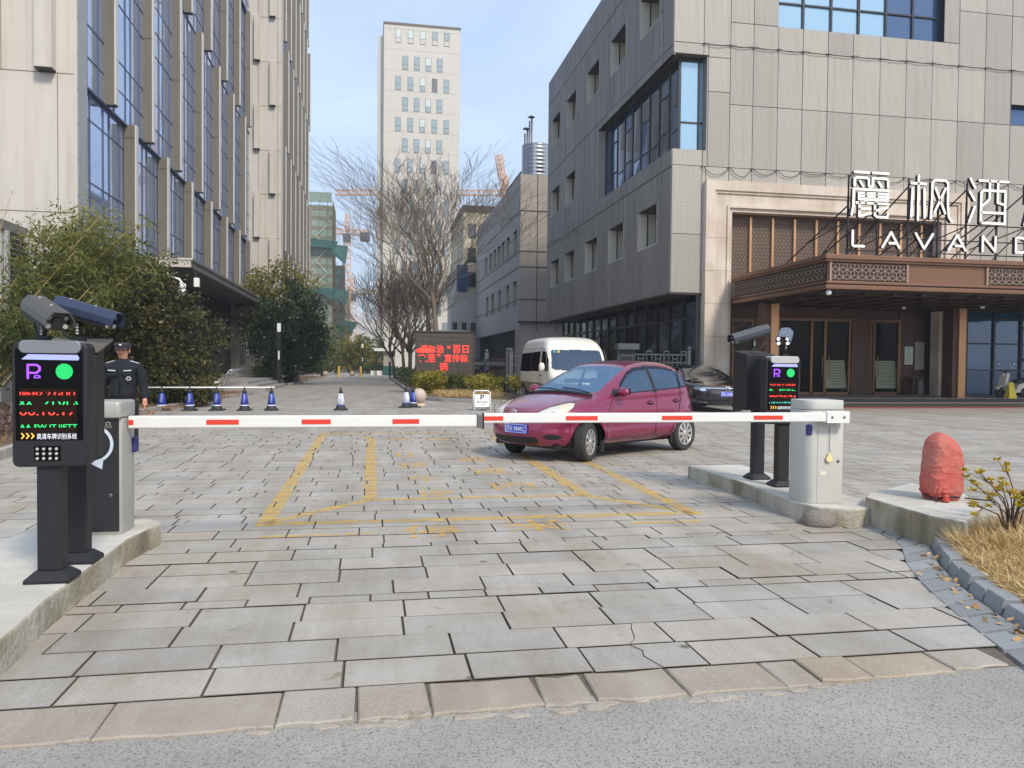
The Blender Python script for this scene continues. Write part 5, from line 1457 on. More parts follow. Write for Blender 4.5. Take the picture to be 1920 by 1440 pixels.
# ---- bare trees
def bare_tree(label, x, y, h, spread, seed, bark, levels=5, fork=.36, lean=0.0, kids=(6, 5, 4, 4, 3), tr=.2, lowang=.55, twig=1.0):
    R_ = random.Random(seed)
    o = empty('bare_tree', (x, y, 0), label, 'tree', 'bare winter trees on the right of the street')
    tm_, cm_ = MB(), MB()
    def branch(p, d, L_, r, lv):
        n = 6 if lv < 2 else 4 if lv < 4 else 3
        pts = [p]; dd = d.copy()
        for i in range(n):
            dd = (dd + Vector((R_.gauss(0, .10 if lv else .02), R_.gauss(0, .10 if lv else .02), R_.gauss(.06, .05)))).normalized()
            pts.append(pts[-1] + dd * (L_ / n))
        rad = [max(.0085, r * (1 - .42 * i / n)) for i in range(n + 1)]
        (tm_ if lv == 0 else cm_).tube(pts, rad, 8 if lv == 0 else 6 if lv == 1 else 4 if lv < 4 else 3, cap=lv == 0)
        if lv >= levels: return
        k_ = kids[lv]
        for i in range(k_):
            t = 1.0 if i < 2 else R_.uniform(.35 if lv else .72, .97)
            idx = t * n; a = int(min(idx, n - 1)); pt = pts[a].lerp(pts[a + 1], idx - a)
            az = R_.uniform(0, 2 * pi) if lv else 2 * pi * i / k_ + R_.uniform(-.3, .3)
            ang = (R_.uniform(.25, lowang) if lv else R_.uniform(.28, lowang + .18)) * (.6 if i == 0 else 1)
            q = dd.orthogonal().normalized(); w_ = dd.cross(q)
            nd = (dd * cos(ang) + (q * cos(az) + w_ * sin(az)) * sin(ang)).normalized()
            nd = (nd + Vector((0, 0, .06))).normalized()
            branch(pt, nd, L_ * R_.uniform(.62, .86) * (1.15 if lv == 0 else 1), rad[a] * .68 * R_.uniform(.8, 1), lv + 1)
    branch(Vector((0, 0, -.05)), Vector((lean, 0, 1)).normalized(), h * fork, tr, 0)
    # scale so the crown has the wanted height and spread
    V = np.array(cm_.v); zt = V[:, 2].max(); sx = spread / (np.percentile(V[:, 0], 98.5) - np.percentile(V[:, 0], 1.5)); cxm = (np.percentile(V[:, 0], 98.5) + np.percentile(V[:, 0], 1.5)) / 2
    z_f = h * fork
    for mb in (tm_, cm_):
        A = np.array(mb.v); up = np.clip((A[:, 2] - z_f * .75) / (z_f * .5), 0, 1)
        A[:, 2] = np.where(A[:, 2] > z_f, z_f + (A[:, 2] - z_f) * (h - z_f) / (zt - z_f), A[:, 2])
        A[:, 0] -= cxm * .8 * np.clip((A[:, 2] - z_f) / (h - z_f), 0, 1); A[:, :2] *= (1 + (sx - 1) * up)[:, None]
        mb.v = [tuple(p) for p in A]
    tm_.build('trunk', bark, o, local=True); cm_.build('crown', bark, o, local=True)
    return o
bare_tree('largest bare spreading tree right behind the red display board', 3.7, 44.0, 13.9, 12.6, 5, M_BARK, 5, .39, -.01, (8, 5, 4, 4, 3), .21, .60)
bare_tree('slim bare tree close behind the largest one', 3.25, 46.5, 11.5, 7.0, 8, M_BARKD, 5, .42, -.02, (5, 4, 4, 3, 3), .19, .5)
bare_tree('dark bare tree, first of the row beyond the display board', 2.3, 56.0, 10.6, 7.5, 12, M_BARKD, 5, .25, -.04, (6, 4, 4, 3, 2), .15, .6)
bare_tree('dark bare many branched tree in the middle of the row beyond the display board', 2.9, 61.0, 11.5, 8.0, 21, M_BARKD, 5, .24, .02, (6, 4, 4, 3, 2), .16, .55)
bare_tree('leaning dark bare tree nearest to the kerb near the kiosk', 1.9, 66.0, 9.5, 8.0, 33, M_BARKD, 5, .22, -.10, (6, 4, 4, 3, 2), .14, .6)
bare_tree('dark bare tree farthest back in front of the white pavilion', 3.4, 72.0, 11.0, 8.0, 44, M_BARKD, 5, .26, .0, (6, 4, 4, 3, 2), .16, .55)
pr = MB(); pr.tube([(2.7, 54.5, 0), (3.35, 54.9, 2.9)], .05, 6); pr.tube([(4.1, 55.5, 0), (3.45, 55, 2.9)], .05, 6)
tag(pr.build('tree_prop', M_CULM), 'pair of wooden props leaning against a bare tree trunk', 'tree prop')

# ---- dry grass in the right corner
n = 17000
t = nr.random(n); s_ = nr.random(n)
base = np.array([along(kerb_b, min(.999, v)) for v in nr.random(n)])
dx = .02 + 1.75 * nr.random(n) ** 1.3
P = np.stack([base[:, 0] + dx, base[:, 1] + .1 * dx, .06 + .10 * np.minimum(1, dx * 1.2)], 1)
D = unit(np.stack([nr.normal(0, .9, n), nr.normal(0, .9, n), nr.uniform(.12, .9, n)], 1))
Ls = nr.uniform(.05, .13, n)
near = np.hypot(P[:, 0] - 4.78, P[:, 1] - 5.25) < .5
Ls = np.where(near, Ls * nr.uniform(1.1, 2.1, n), Ls); D[:, 2] = np.where(near, D[:, 2] + .4, D[:, 2]); D = unit(D)
ok = ~((P[:, 1] > 5.30 + (P[:, 0] - 4.47) * .9) & (P[:, 0] > 4.3))
P, D, Ls = P[ok], D[ok], Ls[ok]
V, F = leaf_arrays(P, D, Ls, np.full(len(P), .0026) + .0012 * nr.random(len(P)))
o = np_mesh('dry_grass', V, F, G_DRY, None, np.clip(nr.normal(.55, .25, len(P)), 0, 1)); tag(o, 'dry straw coloured grass behind the blue stone kerb', 'grass', kind='stuff')
n = 5200
P = np.stack([nr.uniform(2.6, 5.0, n), nr.uniform(29.2, 33.0, n), np.full(n, .12)], 1); P = P[P[:, 1] > 28.6 + .0 * P[:, 0]]
n = len(P); D = unit(np.stack([nr.normal(0, .8, n), nr.normal(0, .8, n), nr.uniform(.2, 1.2, n)], 1)); Ls = nr.uniform(.12, .35, n)
V, F = leaf_arrays(P, D, Ls, np.full(n, .010))
o = np_mesh('dry_grass', V, F, G_DRY, None, np.clip(nr.normal(.4, .25, n), 0, 1)); tag(o, 'dry grass strip behind the kerb below the display board', 'grass', kind='stuff')
# ---- fallen leaves
n = 1500
P = np.stack([nr.uniform(-7.5, -5.15, n), nr.uniform(13, 36, n), np.full(n, .125)], 1)
D = unit(np.stack([nr.normal(size=n), nr.normal(size=n), nr.normal(0, .2, n)], 1)); Ls = nr.uniform(.05, .12, n)
V, F = leaf_arrays(P, D, Ls, Ls * .3)
o = np_mesh('leaf_litter', V, F, leaf_mat('fallen_leaf', [lin(110, 66, 44), lin(140, 92, 60), lin(160, 120, 80)], .8, 0), None, nr.random(n)); tag(o, 'brown fallen leaves in the planting bed under the bushes', 'leaf litter', kind='stuff')
n = 60
q = [along(kerb_a, v) for v in nr.random(n) ** .8]
P = np.array([(x - .03 - .12 * abs(rnd.gauss(0, .6)), y + .02, .014) for x, y in q]); D = unit(np.stack([nr.normal(size=n), nr.normal(size=n), nr.normal(.1, .15, n)], 1)); Ls = nr.uniform(.02, .07, n)
V, F = leaf_arrays(P, D, Ls, Ls * .28)
o = np_mesh('leaf_litter', V, F, leaf_mat('fallen_leaf', [lin(120, 82, 54), lin(176, 142, 96), lin(190, 160, 110)], .8, 0), None, nr.random(n)); tag(o, 'bits of dry leaf and straw lying in the stone gutter', 'leaf litter', kind='stuff')
# ---- little azalea in the right corner
az = empty('azalea_shrub', (4.83, 5.12, .15), 'small sparse azalea with yellow green leaf tufts in the dry grass', 'shrub')
st_ = MB(); RP = []
for i in range(17):
    a = rnd.uniform(0, 6.28); rr_ = rnd.uniform(.08, .34); zt = rnd.uniform(.28, .62) * (1 - .3 * rr_)
    b0 = Vector((4.83 + rnd.uniform(-.03, .03), 5.12 + rnd.uniform(-.03, .03), .12)); tp = Vector((4.83 + rr_ * cos(a), 5.12 + rr_ * .7 * sin(a), .12 + zt))
    mid = b0.lerp(tp, .5) + Vector((-.06 * cos(a), -.04 * sin(a), .05)); st_.tube([b0, mid, tp], [.008, .006, .003], 5); RP.append(tp)
    for q in range(3):
        e = tp + Vector((rnd.uniform(-.09, .09), rnd.uniform(-.07, .07), rnd.uniform(-.08, .05))); st_.tube([mid.lerp(tp, .6), e], [.004, .002], 4); RP.append(e)
st_.build('stems', M_STEM, az)
RP = np.array([tuple(p) for p in RP]); C = np.repeat(RP, 13, 0); n = len(C)
D = unit(np.stack([nr.normal(size=n), nr.normal(size=n), nr.uniform(-.1, 1.3, n)], 1)); Ls = nr.uniform(.028, .05, n)
V, F = leaf_arrays(C, D, Ls, Ls * .22)
np_mesh('crown', V - np.array(az.location), F, leaf_mat('azalea_leaf', [lin(140, 128, 30), lin(188, 166, 44), lin(206, 184, 66), lin(186, 130, 66)], .45, .3), az, nr.random(n))
# ================================================================== GATE EQUIPMENT
M_TERM = mat('black_powder_coat', lin(24, 24, 26), .55, var=.08, vscale=6, bump=.12, bscale=160)
M_TERMD = mat('black_gloss_screen', lin(7, 7, 9), .25, spec=.15)
M_LEDBG = mat('led_matrix_brown', lin(34, 22, 15), .7, spec=.1, var=.1, vscale=120)
M_SILV = mat('silver_cap', lin(138, 140, 142), .4, metal=.55)
M_SILVL = mat('light_silver_cap', lin(186, 184, 178), .45, metal=.2)
M_CABS = mat('cabinet_silver', lin(176, 174, 166), .42, metal=.25, var=.06, vscale=3)
M_CABW = mat('cabinet_grey_white', lin(188, 186, 178), .5, var=.05, vscale=3)
M_CABB = mat('cabinet_black_panel', lin(34, 34, 36), .4, var=.08, vscale=4)
M_BOOM = mat('boom_white', lin(222, 220, 214), .4, var=.05, vscale=3)
M_REDST = mat('red_reflective_sticker', lin(216, 62, 44), .35)
M_PLAST = mat('blue_plastic', lin(48, 50, 110), .4)
M_BOLT = mat('bolt_grey', lin(112, 110, 108), .4, metal=.5)
M_LENS = mat('camera_glass', lin(12, 12, 14), .08, coat=.6)
M_RUBB = mat('black_rubber', lin(24, 24, 25), .7)
E_RED = emis('red_led', (1, .05, .03, 1), 1.3)
E_GRN = emis('green_led', (.02, .85, .22, 1), .85)
E_PUR = emis('violet_led', (.30, .07, 1, 1), 1.15)
E_BAR = emis('pale_blue_light_bar', (.42, .46, .95, 1), .6)
E_WHT = emis('white_led', (.92, .94, 1, 1), .7)
E_LAMP = emis('camera_lamp', (.86, .9, 1, 1), 3.0)
E_ORG = emis('orange_chevron', (1, .56, .08, 1), .75)
E_CYAN = emis('cyan_led', (.05, .8, .7, 1), .9)

def put_text(parent, txt, x, y, z, w, h, m, name='lettering', depth=.0, thick=.0, half=None, R=None, spacing=1.0):
    """lettering of size w x h whose lower left corner is (x, z) on the plane Y = y; half clips a band of the glyphs"""
    mb = text_mb(txt, 1.0, w, h if half is None else h / (half[1] - half[0]), depth=depth, thick=thick, spacing=spacing)
    if half is not None:
        H_ = h / (half[1] - half[0]); z0, z1 = half[0] * H_, half[1] * H_
        mb2 = MB()
        for f_ in mb.f:
            P = [(mb.v[i][0], mb.v[i][2]) for i in f_]
            q = clip_rect(P, -9, z0, 99, z1)
            if q: mb2.add([(a, 0, b - z0) for a, b in q], [tuple(range(len(q)))])
        mb = mb2
    M = Matrix.Translation((x, y, z)) if R is None else R @ Matrix.Translation((x, y, z))
    mb.xf(M)
    return mb.build(name, m, parent)

def terminal_base(o, x, y, z0, w, ztop):
    b = MB(); s = .118
    b.add([(x + sx * s, y + sy * s * .85, z0) for sx, sy in ((-1, -1), (1, -1), (1, 1), (-1, 1))] + [(x + sx * s, y + sy * s * .85, z0 + .022) for sx, sy in ((-1, -1), (1, -1), (1, 1), (-1, 1))] + [(x + sx * (w / 2 + .008), y + sy * .058, z0 + .065) for sx, sy in ((-1, -1), (1, -1), (1, 1), (-1, 1))],
          [(0, 1, 5, 4), (1, 2, 6, 5), (2, 3, 7, 6), (3, 0, 4, 7), (4, 5, 9, 8), (5, 6, 10, 9), (6, 7, 11, 10), (7, 4, 8, 11), (8, 9, 10, 11), (3, 2, 1, 0)])
    b.build('base_plate', M_TERM, o, bevel=.004)
    p = MB(); p.box(x - w / 2, x + w / 2, y - .05, y + .05, z0 + .06, ztop); p.build('post', M_TERM, o, bevel=.008)

def gate_camera(o, pos, yaw, pitch, zmount, m_hood, lit=False, L_=.36, w=.13):
    """hooded plate-recognition camera looking along +Y before it is turned"""
    R = Matrix.Translation(pos) @ Matrix.Rotation(yaw, 4, 'Z') @ Matrix.Rotation(pitch, 4, 'X')
    h = MB(); a = w / 2
    hexa = [(-a, -.02), (-a * .98, .018), (-a * .55, .06), (a * .55, .06), (a * .98, .018), (a, -.02)]
    inn_ = [(p[0] * .94, p[1] - .006) for p in hexa]
    n = len(hexa)
    for y0, y1, P in ((-L_ / 2, L_ / 2 + .05, hexa),):
        V = [(u, y0, v) for u, v in P] + [(u, y1, v) for u, v in P] + [(u, y0, v) for u, v in inn_] + [(u, y1, v) for u, v in inn_]
        F = [(i, i + 1, n + i + 1, n + i) for i in range(n - 1)] + [(2 * n + i + 1, 2 * n + i, 3 * n + i, 3 * n + i + 1) for i in range(n - 1)]
        F += [(i, 2 * n + i, 2 * n + i + 1, i + 1) for i in range(n - 1)] + [(n + i + 1, 3 * n + i + 1, 3 * n + i, n + i) for i in range(n - 1)] + [(0, n, 3 * n, 2 * n), (n - 1, 3 * n - 1, 4 * n - 1, 2 * n - 1)]
        h.add(V, F)
    h.xf(R); hood = h.build('hood', m_hood, o)
    b = MB(); b.prism([(-a * .9, -.055), (-a * .9, .012), (-a * .5, .048), (a * .5, .048), (a * .9, .012), (a * .9, -.055)], -L_ / 2 + .015, L_ / 2, 'y')
    b.xf(R); body = b.build('camera_body', M_TERM, o, bevel=.006)
    f = MB(); f.box(-a * .85, a * .85, L_ / 2, L_ / 2 + .004, -.05, .035); f.lathe([(.026, 0), (.026, .012), (.02, .014)], (0, L_ / 2 + .002, -.005), 'y', 14); f.xf(R); f.build('front_glass', M_LENS, body)
    for sx, sz in ((-.6, .018), (.6, .018), (-.6, -.032), (.6, -.032)):
        l_ = MB(); l_.lathe([(.0145, 0), (.0145, .008), (.010, .009)], (sx * a, L_ / 2 + .003, sz), 'y', 12); l_.xf(R); l_.build('lamp', E_LAMP if lit else (M_SILVL if sz < 0 else M_SILV), body)
    s = MB()
    for yy in (-.1, .06): s.lathe([(.008, .059), (.007, .064)], (0, yy, 0), 'z', 8)
    s.xf(R); s.build('screw', M_SILVL, hood)
    br = MB(); p = Vector(pos)
    base = R @ Vector((0, -.02, -.055)); br.tube([base, base + Vector((0, 0, -.03)), Vector((base.x, base.y, zmount))], [.016, .02, .022], 8)
    br.sphere(base + Vector((0, 0, -.03)), .026, 10, 8)
    br.box(base.x - .035, base.x + .035, base.y - .03, base.y + .03, zmount - .005, zmount + .03)
    back = R @ Vector((0, -L_ / 2, -.03)); br.tube([back, back + Vector((0, 0, -.05)) - (R.to_3x3() @ Vector((0, .03, 0))), Vector((base.x - (base.x - back.x) * .5, base.y - (base.y - back.y) * .5, zmount + .02)), Vector((base.x, base.y, zmount + .01))], .007, 6)
    for q in range(4): br.lathe([(.007, -.03), (.007, .03)], (base.x, base.y, base.z - .02 - .018 * q), 'y', 8, 1)
    br.build('bracket', [M_TERM, M_SILVL], o)

def round_rect(x0, x1, z0, z1, r, n=5):
    out = []
    for cx, cz, a0 in ((x1 - r, z1 - r, 0), (x0 + r, z1 - r, 90), (x0 + r, z0 + r, 180), (x1 - r, z0 + r, 270)):
        out += [(cx + r * cos(radians(a0 + 90 * i / n)), cz + r * sin(radians(a0 + 90 * i / n))) for i in range(n + 1)]
    return out

def display_terminal(x, y, z0, label, rows, cap_m, keypad, px=0.0, w=.39):
    """screen head on a post; the screen faces the road (-Y)"""
    o = empty('display_terminal', (x, y + .08, z0), label, 'parking terminal', 'parking terminals')
    terminal_base(o, x + px, y + .08, z0, .128, .90)
    zb, zt = .82, 1.515; x0, x1 = x - w / 2, x + w / 2
    h = MB(); h.prism(round_rect(x0, x1, zb, zt, .035), y, y + .13, 'y'); h.build('housing', M_TERM, o, bevel=.01)
    c = MB(); c.prism(round_rect(x0 + .045, x1 - .03, zt - .06, zt + .012, .03), y - .022, y + .12, 'y', 0, True); c.build('top_cap', cap_m, o, bevel=.004)
    scr = MB(); scr.box(x0 + .02, x1 - .025, y - .006, y, zb + .15, zt - .035); so_ = scr.build('screen', M_TERMD, o, bevel=.003)
    yf = y - .0085
    lb = MB(); lb.prism([(x0 + .055, zt - .095), (x1 - .045, zt - .098), (x1 - .04, zt - .085), (x1 - .05, zt - .068), (x0 + .09, zt - .066)], yf - .004, yf + .004, 'y'); lb.build('light_bar', E_BAR, so_)
    lp = MB(); lp.box(x0 + .045, x1 - .055, yf, yf + .003, zb + .185, zt - .255); lp.build('led_matrix', M_LEDBG, so_)
    X = lambda px: x0 + (px - 22) / 143 * w
    Z = lambda py: zt + .005 - (py - 640) / 235 * (zt - zb)
    p = MB()
    for pts in ([(X(54), Z(709)), (X(54), Z(684)), (X(70), Z(684)), (X(76), Z(688)), (X(76), Z(694)), (X(70), Z(699)), (X(58), Z(699))], [(X(66), Z(708)), (X(67), Z(704)), (X(75), Z(704)), (X(77), Z(708)), (X(66), Z(708))]):
        p.ribbon(pts, .011 if len(pts) > 6 else .005, yf - .003, yf, 0, 4)
    p.m = [0] * len(p.m); p.build('parking_symbol', E_PUR, so_)
    g_ = MB(); cx, cz, r = X(122), Z(696), .041
    for ring_ in range(6):
        k_ = max(1, ring_ * 6)
        for q in range(k_):
            a = 2 * pi * q / k_; g_.lathe([(.0031, -.002), (.0022, -.004)], (cx + ring_ * .2 * r * cos(a), yf, cz + ring_ * .2 * r * sin(a)), 'y', 5)
    g_.lathe([(r + .003, .001), (r + .003, .0)], (cx, yf + .001, cz), 'y', 24, 1)
    g_.build('green_arrow_light', [E_GRN, mat('green_dim', lin(10, 90, 40), .5, emit=(.02, .5, .12, 1), estr=.6)], so_)
    for txt, py, m, (xa, xb), half in rows:
        put_text(so_, txt, X(xa), yf - .001, Z(py) - .008, X(xb) - X(xa), .017, m, 'led_text', half=half, thick=.004)
    for q in range(3):
        ch = MB(); xa = X(40 + q * 9.2); zc = Z(817.5)
        ch.add([(xa, yf - .001, zc + .016), (xa + .008, yf - .001, zc + .016), (xa + .021, yf - .001, zc), (xa + .008, yf - .001, zc - .016), (xa, yf - .001, zc - .016), (xa + .011, yf - .001, zc)], [(0, 5, 2, 1), (5, 4, 3, 2)]); ch.build('chevron', E_ORG, so_)
    put_text(so_, '\u9ad8\u6e05\u8f66\u724c\u8bc6\u522b\u7cfb\u7edf', X(70), yf - .001, Z(824), X(145) - X(70), .033, E_WHT, 'lettering')
    if keypad:
        kp = MB(); kp.box(X(64), X(113), y - .004, y, Z(865), Z(837)); ko = kp.build('keypad', M_TERMD, o)
        for a in range(4):
            for b in range(3):
                k_ = MB(); k_.lathe([(.0085, 0), (.0085, -.004), (.006, -.007)], (X(70 + a * 12), y - .003, Z(842.5 + b * 9)), 'y', 12); k_.build('key', M_SILVL, ko)
    return o

def camera_terminal(x, y, z0, label, px, x0, x1, yb0, yb1, zb, zt):
    o = empty('camera_terminal', (px, y, z0), label, 'parking terminal', 'parking terminals')
    terminal_base(o, px, y, z0, .128, zb + .05)
    h = MB(); h.add([(x0, yb0, zb + .02), (x1, yb0, zb + .02), (x1, yb1, zb), (x0, yb1, zb), (x0, yb0, zt - .05), (x1, yb0, zt - .05), (x1, yb1, zt), (x0, yb1, zt)], [(3, 2, 1, 0), (0, 1, 5, 4), (1, 2, 6, 5), (2, 3, 7, 6), (3, 0, 4, 7), (4, 5, 6, 7)]); ho = h.build('housing', M_TERM, o, bevel=.01)
    v = MB()
    for zc in (zb + .12, zb + .46):
        for q in range(4): v.box(x0 + .19, x0 + .245, yb0 - .003, yb0 + .01, zc + q * .021, zc + .008 + q * .021)
    v.lathe([(.012, 0), (.012, -.006)], (x1 - .06, yb0, zt - .12), 'y', 10, 1)
    v.build('vent', [M_RUBB, M_SILVL], ho)
    return o

LROWS = [('J\u9648B2 2.GUU', 738, E_RED, (36, 142), (.35, .75)), ('\u6b22  \u5c0f\u5fc3', 756, E_GRN, (35, 148), (.2, .55)), ('00:10:17', 776, E_RED, (38, 143), (.0, .45)), ('AA FW IT.IIETT', 799, E_GRN, (38, 146), (.35, 1.0))]
RROWS = [('SSUFZ1000', 738, E_RED, (36, 142), (.2, .8)), ('6.   \u8d85\u8f66L.', 756, E_GRN, (35, 144), (.1, .5)), ('00:42:42', 778, E_RED, (36, 146), (.0, .6)), ('UR2I1J\u8f66BRL', 800, E_CYAN, (36, 146), (.4, 1.0))]
t1 = display_terminal(-1.77, 4.70, .165, 'black display terminal with lit screen and keypad, on the left island', LROWS, M_SILV, True, -.02)
t2 = camera_terminal(-1.77, 5.20, .165, 'black camera terminal on a post behind the left lit screen', -1.80, -1.93, -1.575, 4.85, 4.985, .85, 1.50)
ld = MB(); ld.add([(-1.94, 4.84, 1.46), (-1.565, 4.84, 1.46), (-1.565, 5.11, 1.535), (-1.94, 5.11, 1.535), (-1.94, 4.84, 1.475), (-1.565, 4.84, 1.475), (-1.565, 5.11, 1.55), (-1.94, 5.11, 1.55)], [(3, 2, 1, 0), (0, 1, 5, 4), (1, 2, 6, 5), (2, 3, 7, 6), (3, 0, 4, 7), (4, 5, 6, 7)]); ld.build('lid', mat('lit_grey_lid', lin(96, 90, 80), .5), t2, bevel=.004)  # black terminal's sloped top: the light on it is painted as warm grey
gate_camera(t1, (-1.82, 4.78, 1.685), radians(-138), radians(-18), 1.525, mat('sunlit_brown_hood', lin(84, 79, 75), .45, metal=.2), L_=.31, w=.15)
gate_camera(t2, (-1.70, 5.02, 1.70), radians(-104), radians(-15), 1.53, mat('blue_black_hood', lin(58, 66, 88), .4, metal=.3), L_=.34, w=.118)
t3 = camera_terminal(4.2, 8.02, .16, 'black camera terminal with side vents, behind the right lit screen', 4.25, 4.02, 4.36, 7.86, 8.18, .92, 1.60)
t4 = display_terminal(4.21, 7.42, .16, 'black display terminal with lit screen beside the right barrier cabinet', RROWS, M_SILVL, False, .04)
gate_camera(t3, (4.13, 7.98, 1.775), radians(100), radians(-15), 1.60, mat('grey_black_hood', lin(66, 70, 78), .4, metal=.3), L_=.44, w=.14)
gate_camera(t4, (4.26, 7.50, 1.735), radians(143), radians(-22), 1.525, mat('slate_hood', lin(104, 112, 128), .4, metal=.3), True, L_=.22, w=.15)
# a slim sheet-metal foot of a third post cut by the left frame edge
ft = MB(); ft.add([(-5.45, 7.72, 0), (-5.0, 7.72, 0), (-5.0, 8.1, 0), (-5.45, 8.1, 0), (-5.42, 7.75, .05), (-5.08, 7.75, .05), (-5.08, 8.07, .05), (-5.42, 8.07, .05)], [(0, 1, 5, 4), (1, 2, 6, 5), (2, 3, 7, 6), (3, 0, 4, 7), (4, 5, 6, 7)])
ft.box(-5.35, -5.2, 7.85, 7.97, .05, .9)
tag(ft.build('short_post', M_TERM, bevel=.004), 'black metal post foot at the left edge of the paving', 'post')

# ---- barrier cabinets
def cabinet(o, plan, z0, z1, m):
    b = MB(); b.prism(plan, z0, z1, 'z', 0, True); c = b.build('cabinet', m, o, bevel=.006)
    return c
def lock(o, x, y, z):
    b = MB(); b.lathe([(.014, 0), (.014, -.006), (.009, -.008)], (x, y, z), 'y', 12, 0); b.box(x - .0015, x + .0015, y - .0095, y - .008, z - .006, z + .006, 1); b.build('lock', [M_BOLT, M_BLACK], o)
lc = empty('barrier_cabinet', (-1.86, 6.1, .165), 'silver and black barrier cabinet with arrow decal on the left island', 'barrier cabinet', 'barrier cabinets')
plan = [(-2.12, 5.95), (-1.80, 5.95)] + [(-1.80 + .03 * sin(radians(a)), 5.98 - .03 * cos(radians(a))) for a in range(15, 91, 15)] + [(-1.76, 6.1), (-1.768, 6.24), (-1.79, 6.29), (-2.12, 6.29)]
cabinet(lc, plan, .165, 1.005, M_CABS)
planc = [(p[0] + (.006 if p[0] > -1.8 else 0), p[1] - .05 if p[1] < 6.0 else p[1]) for p in plan]
b = MB(); b.prism(planc, 1.008, 1.125, 'z', 0, True); b.build('top_cover', M_CABS, lc, bevel=.012)
pn = MB(); pn.box(-2.12, -1.785, 5.938, 5.949, .19, 1.0); pno = pn.build('front_panel', M_CABB, lc, bevel=.004)
d = MB(); cx, cz, r = -1.955, .82, .125
d.ribbon([(cx + r * cos(radians(a)), cz + r * sin(radians(a))) for a in range(-75, 76, 10)], .02, 5.932, 5.9375, 0, 3)
d.add([(cx - .03, 5.933, cz - r - .005), (cx + .07, 5.933, cz - r + .028), (cx + .06, 5.933, cz - r - .055)], [(0, 2, 1)])
for pts in ([(-1.95, .86), (-1.95, .76), (-1.90, .76), (-1.89, .82), (-1.91, .88), (-1.95, .86)], [(-1.96, .90), (-1.935, .925), (-1.91, .90)], [(-1.97, .83), (-1.96, .79)]): d.ribbon(pts, .012, 5.932, 5.9375, 0, 3)
d.m = [0] * len(d.m); d.build('arrow_decal', mat('white_decal', lin(205, 212, 220), .5), pno)
d = MB(); d.ribbon([(-1.855 + .014 * cos(radians(a)), .965 + .014 * sin(radians(a))) for a in range(-60, 241, 30)], .005, 5.933, 5.9375, 0, 3); d.m = [0] * len(d.m)
merge(d, text_mb('DOOR', 1, .05, .014), Matrix.Translation((-1.88, 5.936, .935))); d.build('logo', M_CABS, pno)
b = MB(); b.obox((-1.752, 6.20, .79), .045, .07, .115); b.build('push_button', M_PLAST, lc, bevel=.015)
rc_ = empty('barrier_cabinet', (4.06, 6.64, .16), 'pale grey barrier cabinet with hanging yellow key tag on the right island', 'barrier cabinet', 'barrier cabinets')
plan = [(3.925 + .09 * (1 - cos(radians(a))), 6.60 - .12 * sin(radians(a))) for a in range(0, 91, 10)] + [(4.29, 6.48), (4.29, 6.78), (3.925, 6.78)]
cabinet(rc_, plan, .16, 1.02, M_CABW)
b = MB(); b.prism(plan, 1.023, 1.115, 'z', 0, True); b.build('top_cover', M_CABW, rc_, bevel=.01)
b = MB(); b.box(4.03, 4.033, 6.477, 6.482, .17, 1.01); b.build('seam', M_CABS, rc_)
b = MB(); b.obox((3.96, 6.51, .84), .05, .05, .10); b.build('push_button', M_PLAST, rc_, bevel=.015)
kt_ = MB(); kt_.tube([(4.145, 6.47, .87), (4.143, 6.465, .63)], .0022, 5, 1); kt_.lathe([(.03, 0), (.034, .004), (.03, .009)], (4.14, 6.455, .575), 'y', 14, 0); kt_.box(4.128, 4.152, 6.456, 6.463, .60, .63, 0)
tag(kt_.build('key_tag', [mat('cream_tag', lin(226, 208, 150), .5), M_BLACK]), 'round cream coloured key tag on a thin wire on the right barrier cabinet', 'key tag')

lock(rc_, 4.24, 6.48, .55); lock(lc, -1.84, 5.938, .45)
stk = MB(); stk.box(4.06, 4.12, 6.476, 6.479, .42, .46); stk.build('sticker', mat('worn_paper_sticker', lin(214, 206, 186), .7, var=.2, vscale=40), rc_)
# ---- booms
def boom(o, x0, x1, y, z, h, t, reds, sl=0.0):
    b = MB(); b.box(x0, x1, y - t / 2, y + t / 2, z - h / 2, z + h / 2); b.build('boom_arm', M_BOOM, o, bevel=.012, seg=3)
    for a, c in reds:
        s = MB(); s.box(a, c, y - t / 2 - .003, y - t / 2 + .001, z - .019, z + .017); s.build('red_sticker', M_REDST, o)
lb_ = empty('barrier_boom', (-1.70, 6.06, .97), 'left white barrier boom with red stickers, shorter one', 'barrier boom', 'barrier booms')
boom(lb_, -1.755, .815, 6.06, .968, .093, .045, [(-1.75, -1.715), (-1.21, -.98), (-.525, -.31), (.155, .36)])
b = MB(); b.box(.815, .858, 6.03, 6.10, .915, 1.02, 0); b.box(.858, .87, 6.03, 6.1, .905, 1.03, 1); b.build('end_bracket', [M_BOLT, M_BLACK], lb_, bevel=.004)
rb_ = empty('barrier_boom', (4.2, 6.40, .97), 'right white barrier boom with red stickers, longer one', 'barrier boom', 'barrier booms')
boom(rb_, .90, 4.08, 6.40, .965, .085, .045, [(.905, 1.08), (1.62, 1.90), (2.48, 2.76), (3.34, 3.62)])
b = MB(); b.box(4.05, 4.275, 6.365, 6.445, .912, 1.018, 0)
for x_ in (4.10, 4.22): b.lathe([(.012, 0), (.012, -.005), (.008, -.008)], (x_, 6.365, .965), 'y', 12, 1)
b.box(4.08, 4.2, 6.445, 6.48, .93, 1.0, 1)
b.build('clamp', [M_BOOM, M_BOLT], rb_, bevel=.008)

